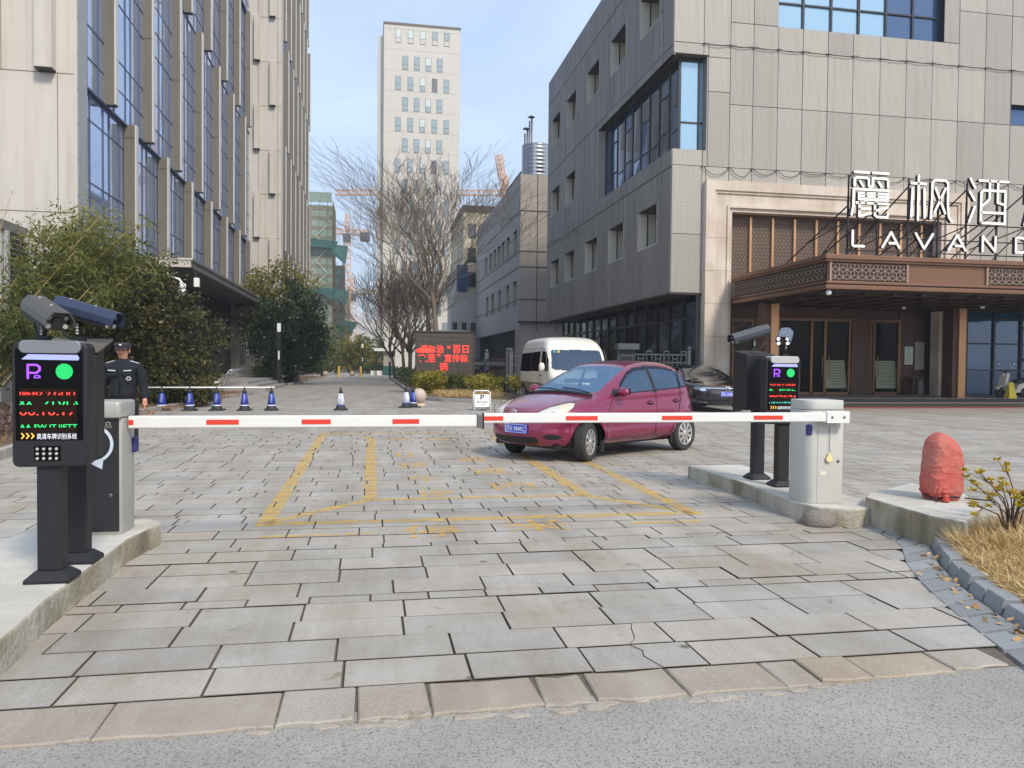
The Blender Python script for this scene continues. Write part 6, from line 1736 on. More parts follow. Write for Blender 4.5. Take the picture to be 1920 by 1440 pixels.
# ---- red covered machine on the concrete block
from mathutils import noise as mnoise
rv_ = MB(); NU, NV = 120, 90
def cover_pt(u, v):
    a = 2 * pi * u; t = v                                    # t: 0 bottom .. 1 top
    ca_, sa_ = cos(a), sin(a)
    f = lambda c: math.copysign(abs(c) ** .55, c)
    prof = .80 + .20 * min(1, t / .12) if t < .12 else 1.0 + .06 * sin(t * 5)
    if t > .72: prof *= sqrt(max(0, 1 - ((t - .72) / .281) ** 2.2)) if t < 1 else 0
    w, d = .148 * prof, .125 * prof
    x = w * f(ca_); y = d * f(sa_); z = .60 * t
    if t > .6: z -= (t - .6) * .22 * max(0, (x + .03)) / .19
    q = Vector((x * 9, y * 9, z * 7)); q2 = Vector((x * 5 + 3, y * 5, z * 26))
    q3 = Vector((x * 7 + z * 6, y * 7 - z * 3, z * 8 - x * 7)); q4 = Vector((x * 13 - z * 9, y * 13 + z * 6, z * 11 + x * 5))
    rg2 = lambda v: max(0, 1 - abs(mnoise.noise(v)) * 4.5) ** 1.5
    k_ = .008 * mnoise.noise(q * .6) + .0055 * rg2(q3 * .7) * (1.1 - .5 * t) + .005 * rg2(q4 * .8) + .006 * rg2(q2 * .4 + q3 * .3) * (1 - t) + (.010 * sin(a * 17 + 3 * mnoise.noise(q)) * max(0, 1 - t / .3))
    r_ = 1 + k_ / .17
    return (5.0 + x * r_ + .012 * t * 0, 6.08 + y * r_, .255 + z + .006 * mnoise.noise(q * 1.7))
V = [cover_pt(i / NU, j / NV) for j in range(NV + 1) for i in range(NU)]
F = [(j * NU + i, j * NU + (i + 1) % NU, (j + 1) * NU + (i + 1) % NU, (j + 1) * NU + i) for j in range(NV) for i in range(NU)]
rv_.add(V, F, 0, True)
rv = empty('covered_machine', (5.0, 6.08, .25), 'machine wrapped in a crumpled red fabric cover on the concrete block', 'covered machine')
rv_.build('cover', mat('faded_red_fabric', lin(186, 84, 74), .7, var=.16, vscale=7, bump=.9, bscale=16, col2=lin(182, 108, 92)), rv)
c_ = MB(); c_.tube([(5.0 + .150 * cos(a), 6.08 + .128 * sin(a), .285 + .008 * sin(3 * a)) for a in np.linspace(0, 2 * pi, 26)], .008, 6); c_.tube([(5.17, 6.0, .27), (5.35, 5.9, .262), (5.5, 6.1, .258)], .007, 6); c_.tube([(4.87, 5.96, .275), (4.83, 5.93, .262)], .007, 5); c_.build('drawcord', M_BLACK, rv)
b_ = MB(); b_.lathe([(.03, 0), (.036, .015), (.022, .035), (.03, .05), (.008, .06)], (4.92, 5.93, .255), 'z', 9); b_.build('gathered_knot', mat('faded_red_knot', lin(186, 70, 58), .8), rv)

# ---- red LED message board
lb = empty('message_board', (3.33, 36.3, 0), 'brown LED message board on a single post showing red Chinese text', 'message board')
b = MB(); b.box(1.98, 4.66, 36.2, 36.5, .80, 2.87, 0); b.box(1.93, 4.72, 36.15, 36.52, 2.87, 2.93, 1); b.box(4.66, 4.72, 36.16, 36.5, .8, 2.87, 1); bo_ = b.build('board', [mat('brown_led_tiles', lin(78, 68, 60), .6, var=.08, vscale=4), mat('board_edge', lin(66, 60, 56), .6)], lb)
b = MB()
for i in range(1, 8): b.box(1.98 + i * .335, 1.992 + i * .335, 36.19, 36.2, .8, 2.87)
for i in range(1, 9): b.box(1.98, 4.66, 36.19, 36.2, .8 + i * .23, .808 + i * .23)
b.build('tile_joint', mat('tile_joint_dark', lin(56, 48, 42), .7), bo_)
b = MB(); b.box(3.16, 3.52, 36.28, 36.45, 0, .8); b.build('post', mat('board_post', lin(78, 74, 72), .6), lb, bevel=.02)
for t_, x_, z_, w_, h_ in (('\u6cbb', 2.92, 1.90, .36, .38), ('\u201c', 3.44, 2.12, .16, .14), ('\u767e\u65e5', 3.70, 1.90, .74, .38), ('\u575a', 2.53, 1.48, .37, .37), ('\u201d', 2.96, 1.72, .16, .14), ('\u5ba3\u4f20\u6807', 3.31, 1.48, 1.10, .37), ('\u8bed', 3.08, 1.07, .40, .37)):
    put_text(bo_, t_, x_, 36.185, z_, w_, h_, E_RED, 'led_text', thick=.012)
b = MB()
for pts, w_ in (([(2.05, 2.0), (2.3, 2.1), (2.6, 2.08), (2.82, 2.0)], .13), ([(2.05, 1.99), (2.45, 1.96), (2.8, 1.98)], .13), ([(2.25, 2.2), (2.5, 2.22)], .05), ([(2.62, 2.22), (2.85, 2.16), (2.7, 1.93)], .05), ([(2.12, 1.77), (2.3, 1.80)], .045), ([(2.3, 1.82), (2.42, 1.72)], .045), ([(2.18, 1.5), (2.22, 1.5)], .04), ([(2.44, 1.52), (2.47, 1.5)], .04)): b.ribbon(pts, w_, 36.182, 36.19, 0, 5)
b.m = [0] * len(b.m); b.build('led_text', E_RED, bo_)

# ---- traffic cones
M_CBLUE = mat('blue_cone_sleeve', lin(42, 62, 152), .5)
M_CWHT = mat('white_cone_sleeve', lin(214, 216, 222), .5)
M_CBLK = mat('cone_rubber', lin(44, 44, 48), .7)
def make_cone(sleeve, txtm, txt):
    o = empty('traffic_cone', (0, 0, 0), 'cone', 'traffic cone', 'traffic cones across the street')
    b = MB(); b.box(-.2, .2, -.2, .2, 0, .04); b.lathe([(.17, .04), (.135, .10), (.125, .13)], (0, 0, 0), 'z', 20); b.build('base', M_CBLK, o, bevel=.008)
    b = MB(); b.lathe([(.128, .13), (.062, .50)], (0, 0, 0), 'z', 20); so_ = b.build('sleeve', [sleeve], o)
    b = MB(); b.lathe([(.063, .50), (.05, .58), (.03, .60), (.028, .67), (.02, .68)], (0, 0, 0), 'z', 16); b.build('tip', M_CBLK, o)
    b = MB(); b.lathe([(.1295, .135), (.124, .168)], (0, 0, 0), 'z', 20); b.build('white_band', M_CWHT if sleeve is M_CBLUE else M_CBLUE, so_)
    for i, ch in enumerate(txt):
        z_ = .43 - i * .062; rr_ = .128 - (z_ + .02 - .13) / .37 * .066
        m_ = text_mb(ch, 1, .05, .05); m_.xf(Matrix.Translation((-.025, -rr_ - .004, z_))); m_.build('lettering', txtm, so_, local=True)
    return o
def copies(proto, items, z=0):
    for i, (x, y, rz, lab) in enumerate(items):
        o = proto if i == 0 else copy_tree(proto)
        o.location = (x, y, z); o.rotation_euler = (0, 0, rz); o['label'] = lab
copies(make_cone(M_CBLUE, M_CWHT, '\u8bf7\u52ff\u505c\u8f66'), [(-5.89, 23.4, .1, 'blue sleeved cone under the white pole, nearest to the guard'), (-5.14, 23.4, .05, 'blue sleeved cone under the white pole, second from the guard'), (-4.40, 23.4, -.1, 'blue sleeved cone at the middle of the white pole'), (-3.64, 23.4, 0, 'blue sleeved cone under the white pole, second from the street end'), (-2.89, 23.4, .08, 'blue sleeved cone at the street end of the white pole'), (1.28, 24.9, .5, 'blue sleeved cone half hidden behind the near stone ball')])
copies(make_cone(M_CWHT, M_CBLUE, '\u8bf7\u52ff\u505c\u8f66'), [(-.92, 23.5, .0, 'white sleeved cone standing alone in the middle of the street'), (1.06, 24.7, -.3, 'white sleeved cone beside the near stone ball')])
b = MB(); b.tube([(-6.35, 23.4, .655), (-2.8, 23.4, .672)], .022, 8); tag(b.build('cone_pole', M_WHITE), 'long thin white pole resting on the row of blue cones', 'pole')

# ---- stone balls
M_GRAN = mat('pink_granite', lin(190, 172, 156), .7, var=.12, vscale=18, bump=.2, bscale=60)
def make_ball(r=.25):
    o = empty('stone_ball', (0, 0, 0), 'x', 'bollard', 'stone ball bollards')
    b = MB(); b.sphere((0, 0, r + .10), r, 24, 16); b.build('ball', M_GRAN, o)
    b = MB(); b.lathe([(.26, 0), (.24, .07), (.17, .12)], (0, 0, 0), 'z', 20); b.build('foot', M_GRAN, o)
    return o
copies(make_ball(), [(1.50, 25.4, 0, 'pinkish stone ball bollard beside the two loose cones'), (-4.28, 73.4, 0, 'far stone ball bollard with a small pointed knob, left one of the pair'), (-1.88, 74.2, 0, 'far stone ball bollard beside the yellow posts, right one of the pair')])
for x_, lab in ((-3.15, 'short yellow post standing between the two far stone balls'), (-1.1, 'short yellow post just right of the far stone balls')):
    b = MB(); b.lathe([(.2, 0), (.2, .06), (.13, .08), (.12, 1.0), (.08, 1.08)], (x_, 75.5, 0), 'z', 12); tag(b.build('yellow_post', mat('yellow_post_paint', lin(206, 168, 70), .6)), lab, 'bollard', 'yellow posts')

# ---- folding sign
sg = empty('folding_sign', (3.27, 23.25, 0), 'small white folding parking sign standing beside the purple car', 'sign')
def tilt(M_, a): return M_ @ Matrix.Rotation(a, 4, 'X')
MF = Matrix.Translation((3.27, 23.1, 0)) @ Matrix.Rotation(radians(-14), 4, 'X')
MBk = Matrix.Translation((3.27, 23.42, 0)) @ Matrix.Rotation(radians(14), 4, 'X')
for nm, M_ in (('front_frame', MF), ('rear_frame', MBk)):
    b = MB(); b.tube([(-.25, 0, 0), (-.25, 0, .56), (-.2, 0, .62), (.2, 0, .62), (.25, 0, .56), (.25, 0, 0)], .02, 8); b.box(-.22, .22, -.01, .01, .12, .5); b.xf(M_); b.build(nm, mat('white_sign_plate', lin(226, 226, 222), .4), sg)
put_text(sg, 'P', -.05, -.02, .34, .12, .15, M_BLACK, 'lettering', R=MF, thick=.02)
put_text(sg, '\u8bf7\u52ff\u6cca\u8f66', -.17, -.02, .23, .34, .07, M_BLACK, 'lettering', R=MF)
put_text(sg, 'NO PARKING', -.16, -.02, .17, .32, .03, M_BOLT, 'lettering', R=MF)
b = MB(); b.tube([(3.2, 23.05, .03), (3.35, 23.0, .05), (3.45, 23.05, .12)], .012, 6); b.build('strap', M_BLACK, sg)
# ---- street lamps
def make_lamp(h=3.7):
    o = empty('street_lamp', (0, 0, 0), 'x', 'street lamp', 'black street lamps')
    b = MB(); b.box(-.11, .11, -.11, .11, 0, h - .5); b.build('post', M_BLACK, o)
    b = MB(); b.box(-.10, .10, -.10, .10, h - .5, h); b.build('lamp_head', M_WHITE, o)
    b = MB(); b.box(-.04, .04, -.125, -.111, h * .42, h * .56); b.build('light_strip', M_WHITE, o)
    return o
copies(make_lamp(), [(-5.45, 47.6, 0, 'black street lamp with white head in front of the dense dark tree'), (-4.9, 78, 0, 'black street lamp beyond the far stone balls, left of the street'), (-1.2, 96, 0, 'black street lamp at the street end, in front of the green trees'), (1.75, 80, 0, 'black street lamp in front of the kiosk booth')])
# ---- surveillance camera on the canopy
for x_, z_, lab in ((-7.75, 4.28, 'white dome camera on a long arm hanging from the side canopy'), (-7.15, 4.62, 'small white box camera beside the dome camera under the side canopy')):
    o = empty('surveillance_camera', (x_, 33.9, z_), lab, 'camera'); b = MB()
    if x_ < -7.5:
        b.sphere((x_, 33.9, z_), .17, 16, 10, 0, 1.1); b.lathe([(.15, .1), (.17, .3), (.06, .36)], (x_, 33.9, z_), 'z', 14); b.build('dome', M_WHITE, o)
        b = MB(); b.tube([(x_, 33.9, z_ + .35), (x_ - .1, 33.9, z_ + .5), (x_ - .5, 34.0, z_ + .62), (x_ - .75, 34.3, z_ + .9)], .05, 8); b.build('arm', M_WHITE, o)
    else:
        b.box(x_ - .1, x_ + .1, 33.7, 33.95, z_ - .15, z_ + .22); b.build('housing', M_WHITE, o, bevel=.02)
        b = MB(); b.tube([(x_, 33.9, z_ + .2), (x_ - .3, 34.4, z_ + .72)], .03, 6); b.build('arm', M_BLACK, o)
# ---- fences
M_FEN = mat('dark_grey_fence', lin(74, 77, 80), .55, var=.06, vscale=2)
def fence(label, pts, h, post_h, solid=.62):
    o = empty('fence', (pts[0][0], pts[0][1], 0), label, 'fence')
    for (x0, y0), (x1, y1) in zip(pts, pts[1:]):
        b = MB(); a, c = Vector((x0, y0, 0)), Vector((x1, y1, 0)); d = (c - a); u = d.normalized(); up = Vector((0, 0, 1))
        if solid: b.bar(a + up * (h * solid / 2 + .1), c + up * (h * solid / 2 + .1), .03, h * solid)
        for z_ in ((h * solid + .12, h * .82, h) if solid else (.15, h * .55, h * .8, h)): b.bar(a + up * z_, c + up * z_, .05, .06)
        n = int(d.length / .13)
        for i in range(n):
            p = a + d * (i / n)
            if solid: b.bar(p + up * (h * .83), p + up * h, .02, .02) if i % 1 == 0 else None
            else: b.bar(p + up * .15, p + up * (h * .55), .018, .018)
        b.build('panel', M_FEN, o)
    for x, y in pts:
        b = MB(); b.box(x - .09, x + .09, y - .09, y + .09, 0, post_h); b.sphere((x, y, post_h + .06), .10, 10, 6); b.build('post', M_FEN, o)
    return o
fence('dark grey panel fence between the planter and the low grey block', [(5.05, 40.0), (5.3, 36.2), (5.65, 32.3)], 1.62, 1.95)
fence('dark grey fence with open bars behind the white van', [(5.75, 32.2), (7.0, 31.8), (8.3, 31.2)], 1.75, 1.95, 0)
fe = empty('fence', (9.0, 27.6, 0), 'dark grey square patterned fence in front of the glazed hotel side', 'fence')
for x_ in (9.0, 9.55, 11.75):
    b = MB(); b.box(x_ - .06, x_ + .06, 27.5, 27.62, 0, 2.0); b.sphere((x_, 27.56, 2.06), .08, 10, 6); b.build('post', M_FEN, fe)
b = MB(); b.box(8.9, 9.7, 27.3, 27.8, 2.0, 2.22); b.box(9.0, 9.6, 27.35, 27.75, .2, 2.0) if False else None
for i in range(7): b.box(9.02 + i * .09, 9.05 + i * .09, 27.44, 27.47, .2, 2.0)
for z_ in (.3, 1.0, 1.75): b.box(9, 9.6, 27.45, 27.49, z_, z_ + .05)
b.build('gate_pier', M_FEN, fe)
b = MB()
for z_ in (.3, 1.1, 1.5, 1.8): b.box(9.6, 11.7, 27.53, 27.58, z_, z_ + .05)
for i in range(6):
    xa = 9.72 + i * .34
    for q in (0, .2): b.box(xa + q, xa + q + .03, 27.53, 27.59, .3, 1.95 if i % 2 else 1.8)
    b.box(xa, xa + .23, 27.535, 27.585, 1.93 if i % 2 else 1.65, 1.97 if i % 2 else 1.69)
b.build('panel', M_FEN, fe)
# ---- things at the hotel door
bd_m = mat('pale_green_board', lin(228, 230, 206), .6)
for i, (x, lab, rz) in enumerate(((18.65, 'pale green notice board standing behind the left hotel door pane', .1), (19.85, 'pale green notice board standing behind the middle of the hotel glass doors', .0), (20.95, 'pale notice board standing behind the right hotel door pane', -.1))):
    o = empty('notice_board', (x, 28.82, .31), lab, 'notice board', 'notice boards behind the hotel doors')
    b = MB(); b.obox((0, 0, .82), .92, .03, 1.15, Matrix.Rotation(radians(-8), 3, 'X'), 0); b.xf(at(x, 28.82, .31, rz * .3)); b.build('panel', bd_m, o)
    t = MB()
    for r_ in range(9): t.obox((rnd.uniform(-.04, .04), -.02 - (.82 - 1.3 + r_ * .11) * -.14 * -1, 1.3 - r_ * .11), rnd.uniform(.4, .75), .004, .018, Matrix.Rotation(radians(-8), 3, 'X'))
    t.xf(at(x, 28.80, .31, rz * .3)); t.build('text_lines', M_BOLT, o)
    l_ = MB()
    for s_ in (-.4, .4): l_.tube([(x + s_, 28.86, .31), (x + s_, 28.96, 1.7)], .015, 6)
    l_.build('stand', M_SILVL, o)
for x0, x1, z0, z1, m, lab in ((21.72, 22.10, 1.55, 2.3, mat('white_green_notice', lin(226, 234, 222), .5), 'white notice with green heading on the brown wall beside the hotel door'), (22.2, 22.62, 1.35, 2.5, mat('grey_notice', lin(182, 174, 160), .6), 'grey printed notice sheet on the wall next to the white notice')):
    o = empty('notice', ((x0 + x1) / 2, 28.69, z0), lab, 'notice'); b = MB(); b.box(x0, x1, 28.685, 28.70, z0, z1); b.build('sheet', m, o)
    t = MB()
    for r_ in range(8): t.box(x0 + .05, x1 - rnd.uniform(.05, .15), 28.682, 28.685, z1 - .16 - r_ * .085, z1 - .145 - r_ * .085, 0)
    t.box(x0 + .08, x1 - .08, 28.681, 28.685, z1 - .09, z1 - .05, 1); t.build('text_lines', [M_BOLT, mat('green_heading', lin(96, 150, 110), .6)], o)
bn = MB(); bn.box(21.75, 22.3, 28.2, 28.55, 1.0, 1.05, 0); bn.box(21.8, 21.86, 28.25, 28.5, .34, 1.0, 0); bn.box(22.05, 22.28, 28.25, 28.5, .34, .92, 1); bn.box(21.75, 22.3, 28.2, 28.55, .30, .34, 0)
tag(bn.build('side_table', [M_BROWN, M_TAUPE], bevel=.006), 'small dark side table with a box on its shelf under the hotel notices', 'side table')
# ================================================================== VEHICLES
def pip(px, pz, poly):
    ins = np.zeros(len(px), bool); n = len(poly)
    for i in range(n):
        (x0, z0), (x1, z1) = poly[i], poly[(i + 1) % n]
        if z0 == z1: continue
        c = ((z0 > pz) != (z1 > pz)) & (px < (x1 - x0) * (pz - z0) / (z1 - z0) + x0)
        ins ^= c
    return ins
def spl(pts):
    """smooth curve through (x, value) points"""
    P = sorted(pts); X = np.array([p[0] for p in P], float); Yv = np.array([p[1] for p in P], float)
    d = np.diff(Yv) / np.diff(X); m = np.concatenate([[d[0]], (d[:-1] + d[1:]) / 2, [d[-1]]])
    for i in range(1, len(m) - 1):
        if d[i - 1] * d[i] <= 0: m[i] = 0
    def f(x):
        x = np.clip(x, X[0], X[-1]); i = np.clip(np.searchsorted(X, x) - 1, 0, len(X) - 2)
        h = X[i + 1] - X[i]; t = (x - X[i]) / h
        return ((2 * t ** 3 - 3 * t ** 2 + 1) * Yv[i] + (t ** 3 - 2 * t ** 2 + t) * h * m[i] + (-2 * t ** 3 + 3 * t ** 2) * Yv[i + 1] + (t ** 3 - t ** 2) * h * m[i + 1])
    return f
class Shell:
    """rounded box bent into a car body: x forward, y to the car's left, z up"""
    def __init__(s, zt, zb, xf, xr, W, nexp=7.0, crown=.05, plan_f=(.16, .16), plan_r=(.06, .10), res=(330, 104, 96)):
        s.zt, s.zb, s.xf, s.xr, s.W, s.crown, s.pf, s.pr, s.n = zt, zb, xf, xr, W, crown, plan_f, plan_r, nexp
        nu, ns, nt_ = res
        Vs, Fs, o = [], [], 0
        g = lambda n: np.linspace(-1, 1, n + 1)
        for ax, sg, n1, n2 in ((1, 1, nu, nt_), (1, -1, nu, nt_), (2, 1, nu, ns), (2, -1, nu // 2, ns // 2), (0, 1, ns, nt_), (0, -1, ns, nt_)):
            A, B = np.meshgrid(g(n1), g(n2), indexing='ij'); C = np.full_like(A, sg)
            P = {1: (A, C, B), 2: (A, B, C), 0: (C, A, B)}[ax]
            P = np.stack(P, -1).reshape(-1, 3); P /= (np.abs(P) ** nexp).sum(1, keepdims=True) ** (1 / nexp)
            i = np.arange((n1 + 1) * (n2 + 1)).reshape(n1 + 1, n2 + 1) + o
            q = np.stack([i[:-1, :-1], i[1:, :-1], i[1:, 1:], i[:-1, 1:]], -1).reshape(-1, 4)
            flip = {1: sg > 0, 2: sg < 0, 0: sg < 0}[ax]
            Fs.append(q[:, ::-1] if flip else q); Vs.append(P); o += len(P)
        s.U = np.concatenate(Vs); s.F = np.concatenate(Fs); s.P = s.map(s.U)
        s.c = s.P[s.F].mean(1); s.u = s.U[s.F].mean(1)
    def map(s, U):
        u, l_, t = U[:, 0], U[:, 1], (U[:, 2] + 1) / 2
        a = (u + 1) / 2
        xf = s.xf(t) - s.pf[0] * l_ ** 2 - s.pf[1] * np.abs(l_) ** 5; xr = s.xr(t) + s.pr[0] * l_ ** 2 + s.pr[1] * np.abs(l_) ** 5
        x = xr + (xf - xr) * a
        zb, zt = s.zb(x), s.zt(x)
        z = zb + t * (zt - zb) - s.crown * l_ ** 2 * t ** 3
        y = l_ * s.W(x, z)
        return np.stack([x, y, z], 1)
    def side_y(s, x, z): return float(s.W(np.array([x]), np.array([z]))[0])
    def split(s, root, regions, body, body_mat):
        """regions: (name, material, mask) - first match wins; a mask named 'cut' removes the faces"""
        left = np.ones(len(s.F), bool); out = {}
        for nm, m, mask in regions:
            mk = mask & left; left &= ~mk
            if m is None or not mk.any(): continue
            out.setdefault(nm, []).append(s.mesh(nm, m, mk, root))
        out['body'] = s.mesh(body, body_mat, left, root)
        return out
    def mesh(s, nm, m, mask, root):
        F = s.F[mask]; idx, inv = np.unique(F, return_inverse=True)
        V = s.P[idx]; F2 = inv.reshape(F.shape)
        key = np.round(V, 5); _, first, inv2 = np.unique(key, axis=0, return_index=True, return_inverse=True)
        inv2 = inv2.reshape(-1); V = V[first]; F2 = inv2[F2]
        okf = np.array([len(set(f)) == 4 for f in F2]) if len(F2) < 4000 else (F2[:, 0] != F2[:, 1]) & (F2[:, 1] != F2[:, 2]) & (F2[:, 2] != F2[:, 3]) & (F2[:, 3] != F2[:, 0])
        return np_mesh(nm, V, F2[okf], m, root, smooth=True)

def wheel(root, x, y, r, w, rim_r, side, steer, m_rim, spokes=9, m_tyre=None):
    """tyre > rim with spokes; side = +1 for the car's left"""
    R = Matrix.Translation((x, y, r)) @ Matrix.Rotation(steer, 4, 'Z')
    if side < 0: R = R @ Matrix.Rotation(pi, 4, 'Z')
    t = MB(); t.lathe([(rim_r * .98, -w / 2 + .01), (r * .93, -w / 2), (r * .985, -w / 2 + .02), (r, -w / 2 + .045), (r, w / 2 - .045), (r * .985, w / 2 - .02), (r * .93, w / 2), (rim_r * 1.03, w / 2 - .004), (rim_r, w / 2 - .015)], (0, 0, 0), 'y', 40)
    for q in range(4): t.lathe([(r + .0005, -w / 2 + .05 + q * (w - .1) / 3 - .003), (r + .0005, -w / 2 + .05 + q * (w - .1) / 3 + .003)], (0, 0, 0), 'y', 40, 1)
    t.xf(R); ty = t.build('wheel', [m_tyre or M_TYRE, M_RUBB], root, local=True)
    b = MB(); b.lathe([(rim_r, -w / 2), (rim_r, w / 2 - .02), (rim_r * .92, w / 2 - .012), (rim_r * .86, w / 2 - .03), (rim_r * .5, w / 2 - .05), (.01, w / 2 - .05)], (0, 0, 0), 'y', 36, 1)
    b.lathe([(rim_r, w / 2 - .02), (rim_r * 1.0, w / 2 - .004), (rim_r * .9, w / 2 - .006), (rim_r * .88, w / 2 - .02)], (0, 0, 0), 'y', 36, 0)
    for q in range(spokes):
        a = 2 * pi * q / spokes
        c, s_ = cos(a), sin(a)
        def pt(rr_, ww, yy): return (rr_ * c - ww * s_, yy, -(rr_ * s_ + ww * c))
        ri, ro = rim_r * .2, rim_r * .93; wi, wo = rim_r * .085, rim_r * .17
        b.add([pt(ri, -wi, w / 2 - .004), pt(ri, wi, w / 2 - .004), pt(ro, wo, w / 2 - .012), pt(ro, -wo, w / 2 - .012), pt(ri, -wi, w / 2 - .05), pt(ri, wi, w / 2 - .05), pt(ro, wo, w / 2 - .05), pt(ro, -wo, w / 2 - .05)], [(0, 1, 2, 3), (1, 0, 4, 5), (2, 1, 5, 6), (3, 2, 6, 7), (0, 3, 7, 4)], 0)
    b.lathe([(rim_r * .26, w / 2 - .03), (rim_r * .25, w / 2 + .0), (rim_r * .12, w / 2 + .006), (.005, w / 2 + .006)], (0, 0, 0), 'y', 20, 0)
    b.xf(R); b.build('rim', [m_rim, M_RIMDK], ty, local=True)
    return ty

def paint_mat_car(name, col, rough=.3, metal=.35, coat=.8):
    m = mat(name, col, rough, metal, var=.03, vscale=2)
    b = m.node_tree.nodes['Principled BSDF']; b.inputs['Coat Weight'].default_value = coat; b.inputs['Coat Roughness'].default_value = .06
    return m
M_TYRE = mat('tyre_rubber', lin(52, 50, 48), .85, var=.15, vscale=14, bump=.2, bscale=60)
M_RIM = mat('silver_hubcap', lin(182, 178, 172), .38, metal=.5, var=.08, vscale=18)
M_RIMDK = mat('rim_shadow', lin(40, 38, 38), .7)
M_PURP = paint_mat_car('plum_red_paint', lin(138, 34, 72), .2, .4, 1.0)
M_VANW = paint_mat_car('cream_white_paint', lin(226, 218, 202), .35, 0, .6)
M_VANG = paint_mat_car('grey_brown_paint', lin(118, 108, 98), .4, .3, .4)
M_BLKP = paint_mat_car('gloss_black_paint', lin(20, 19, 20), .2, 0, 1.0)
M_CARGL = glass_mat('car_window_glass', lin(104, 146, 182), .03, see=.42, metal=.45)
M_CARGLS = glass_mat('car_side_glass', lin(84, 112, 140), .03, see=.42, metal=.4)
M_TINT = glass_mat('dark_tinted_glass', lin(26, 24, 22), .12, see=.0, metal=.0, ior=1.4)
M_TINT.node_tree.nodes['Principled BSDF'].inputs['Specular IOR Level'].default_value = .0
M_TINT.node_tree.nodes['Principled BSDF'].inputs['Roughness'].default_value = .7
M_SEDGL = glass_mat('sedan_glass', lin(44, 50, 56), .04, see=0, metal=.25)
M_WSCRB = glass_mat('blue_windscreen', lin(62, 78, 98), .04, see=.15, metal=.4)
M_HLAMP = mat('headlamp_lens', lin(214, 208, 190), .12, coat=.8, var=.1, vscale=18)
M_HLIN = mat('headlamp_chrome', lin(222, 222, 224), .15, metal=.9)
M_ORNG = mat('orange_reflector', lin(226, 168, 96), .25)
M_INDI = mat('pale_amber_lens', lin(224, 206, 180), .15, coat=.6)
M_TRIM = mat('black_plastic_trim', lin(24, 24, 27), .5)
M_VISOR = mat('rain_visor', lin(22, 22, 34), .35, spec=.3)
M_SEAT = mat('grey_seat', lin(120, 112, 104), .9)
M_TAIL = mat('red_tail_lamp', lin(150, 30, 34), .2, coat=.5)
M_CHROME = mat('chrome', lin(214, 214, 216), .12, metal=1.0)
M_PLBLUE = mat('blue_number_plate', lin(28, 70, 190), .4)

def plate(root, pos, rotz, txt, w=.44, h=.14, tilt=0):
    R = Matrix.Translation(pos) @ Matrix.Rotation(rotz, 4, 'Z')        # local: plate faces -Y
    b = MB(); b.prism(round_rect(-w / 2, w / 2, 0, h, .012, 3), 0, .012, 'y'); b.xf(R); p = b.build('number_plate', M_PLBLUE, root, local=True)
    b = MB(); b.ribbon([(-w / 2 + .012, .012), (w / 2 - .012, .012), (w / 2 - .012, h - .012), (-w / 2 + .012, h - .012), (-w / 2 + .012, .012)], .005, -.003, 0, 0, 2); b.m = [0] * len(b.m)
    merge(b, text_mb(txt, 1, w * .86, h * .66, thick=.002), Matrix.Translation((-w * .43, -.003, h * .17)))
    b.xf(R); b.build('lettering', M_WHITE, p, local=True)
def surf_line(sh, mb, pts, r, side=1, eps=.0, n=5):
    P = []
    for (x0, z0), (x1, z1) in zip(pts, pts[1:]):
        k_ = max(2, int(math.hypot(x1 - x0, z1 - z0) / .05))
        for i in range(k_ + (0)): x, z = x0 + (x1 - x0) * i / k_, z0 + (z1 - z0) * i / k_; P.append((x, side * (sh.side_y(x, z) + eps), z))
    x, z = pts[-1]; P.append((x, side * (sh.side_y(x, z) + eps), z))
    mb.tube(P, r, n, 0, smooth=False)
def wheel_well(root, x, r, y0, y1):
    b = MB(); n = 20
    V = [(x + r * cos(pi * i / n * 1.16 - .25), y, .29 + r * sin(pi * i / n * 1.16 - .25)) for y in (y0, y1) for i in range(n + 1)]
    b.add(V, [(i, i + 1, n + 2 + i, n + 1 + i) for i in range(n)]); b.add([V[i] for i in range(n + 1)], [tuple(range(n + 1))])
    return b

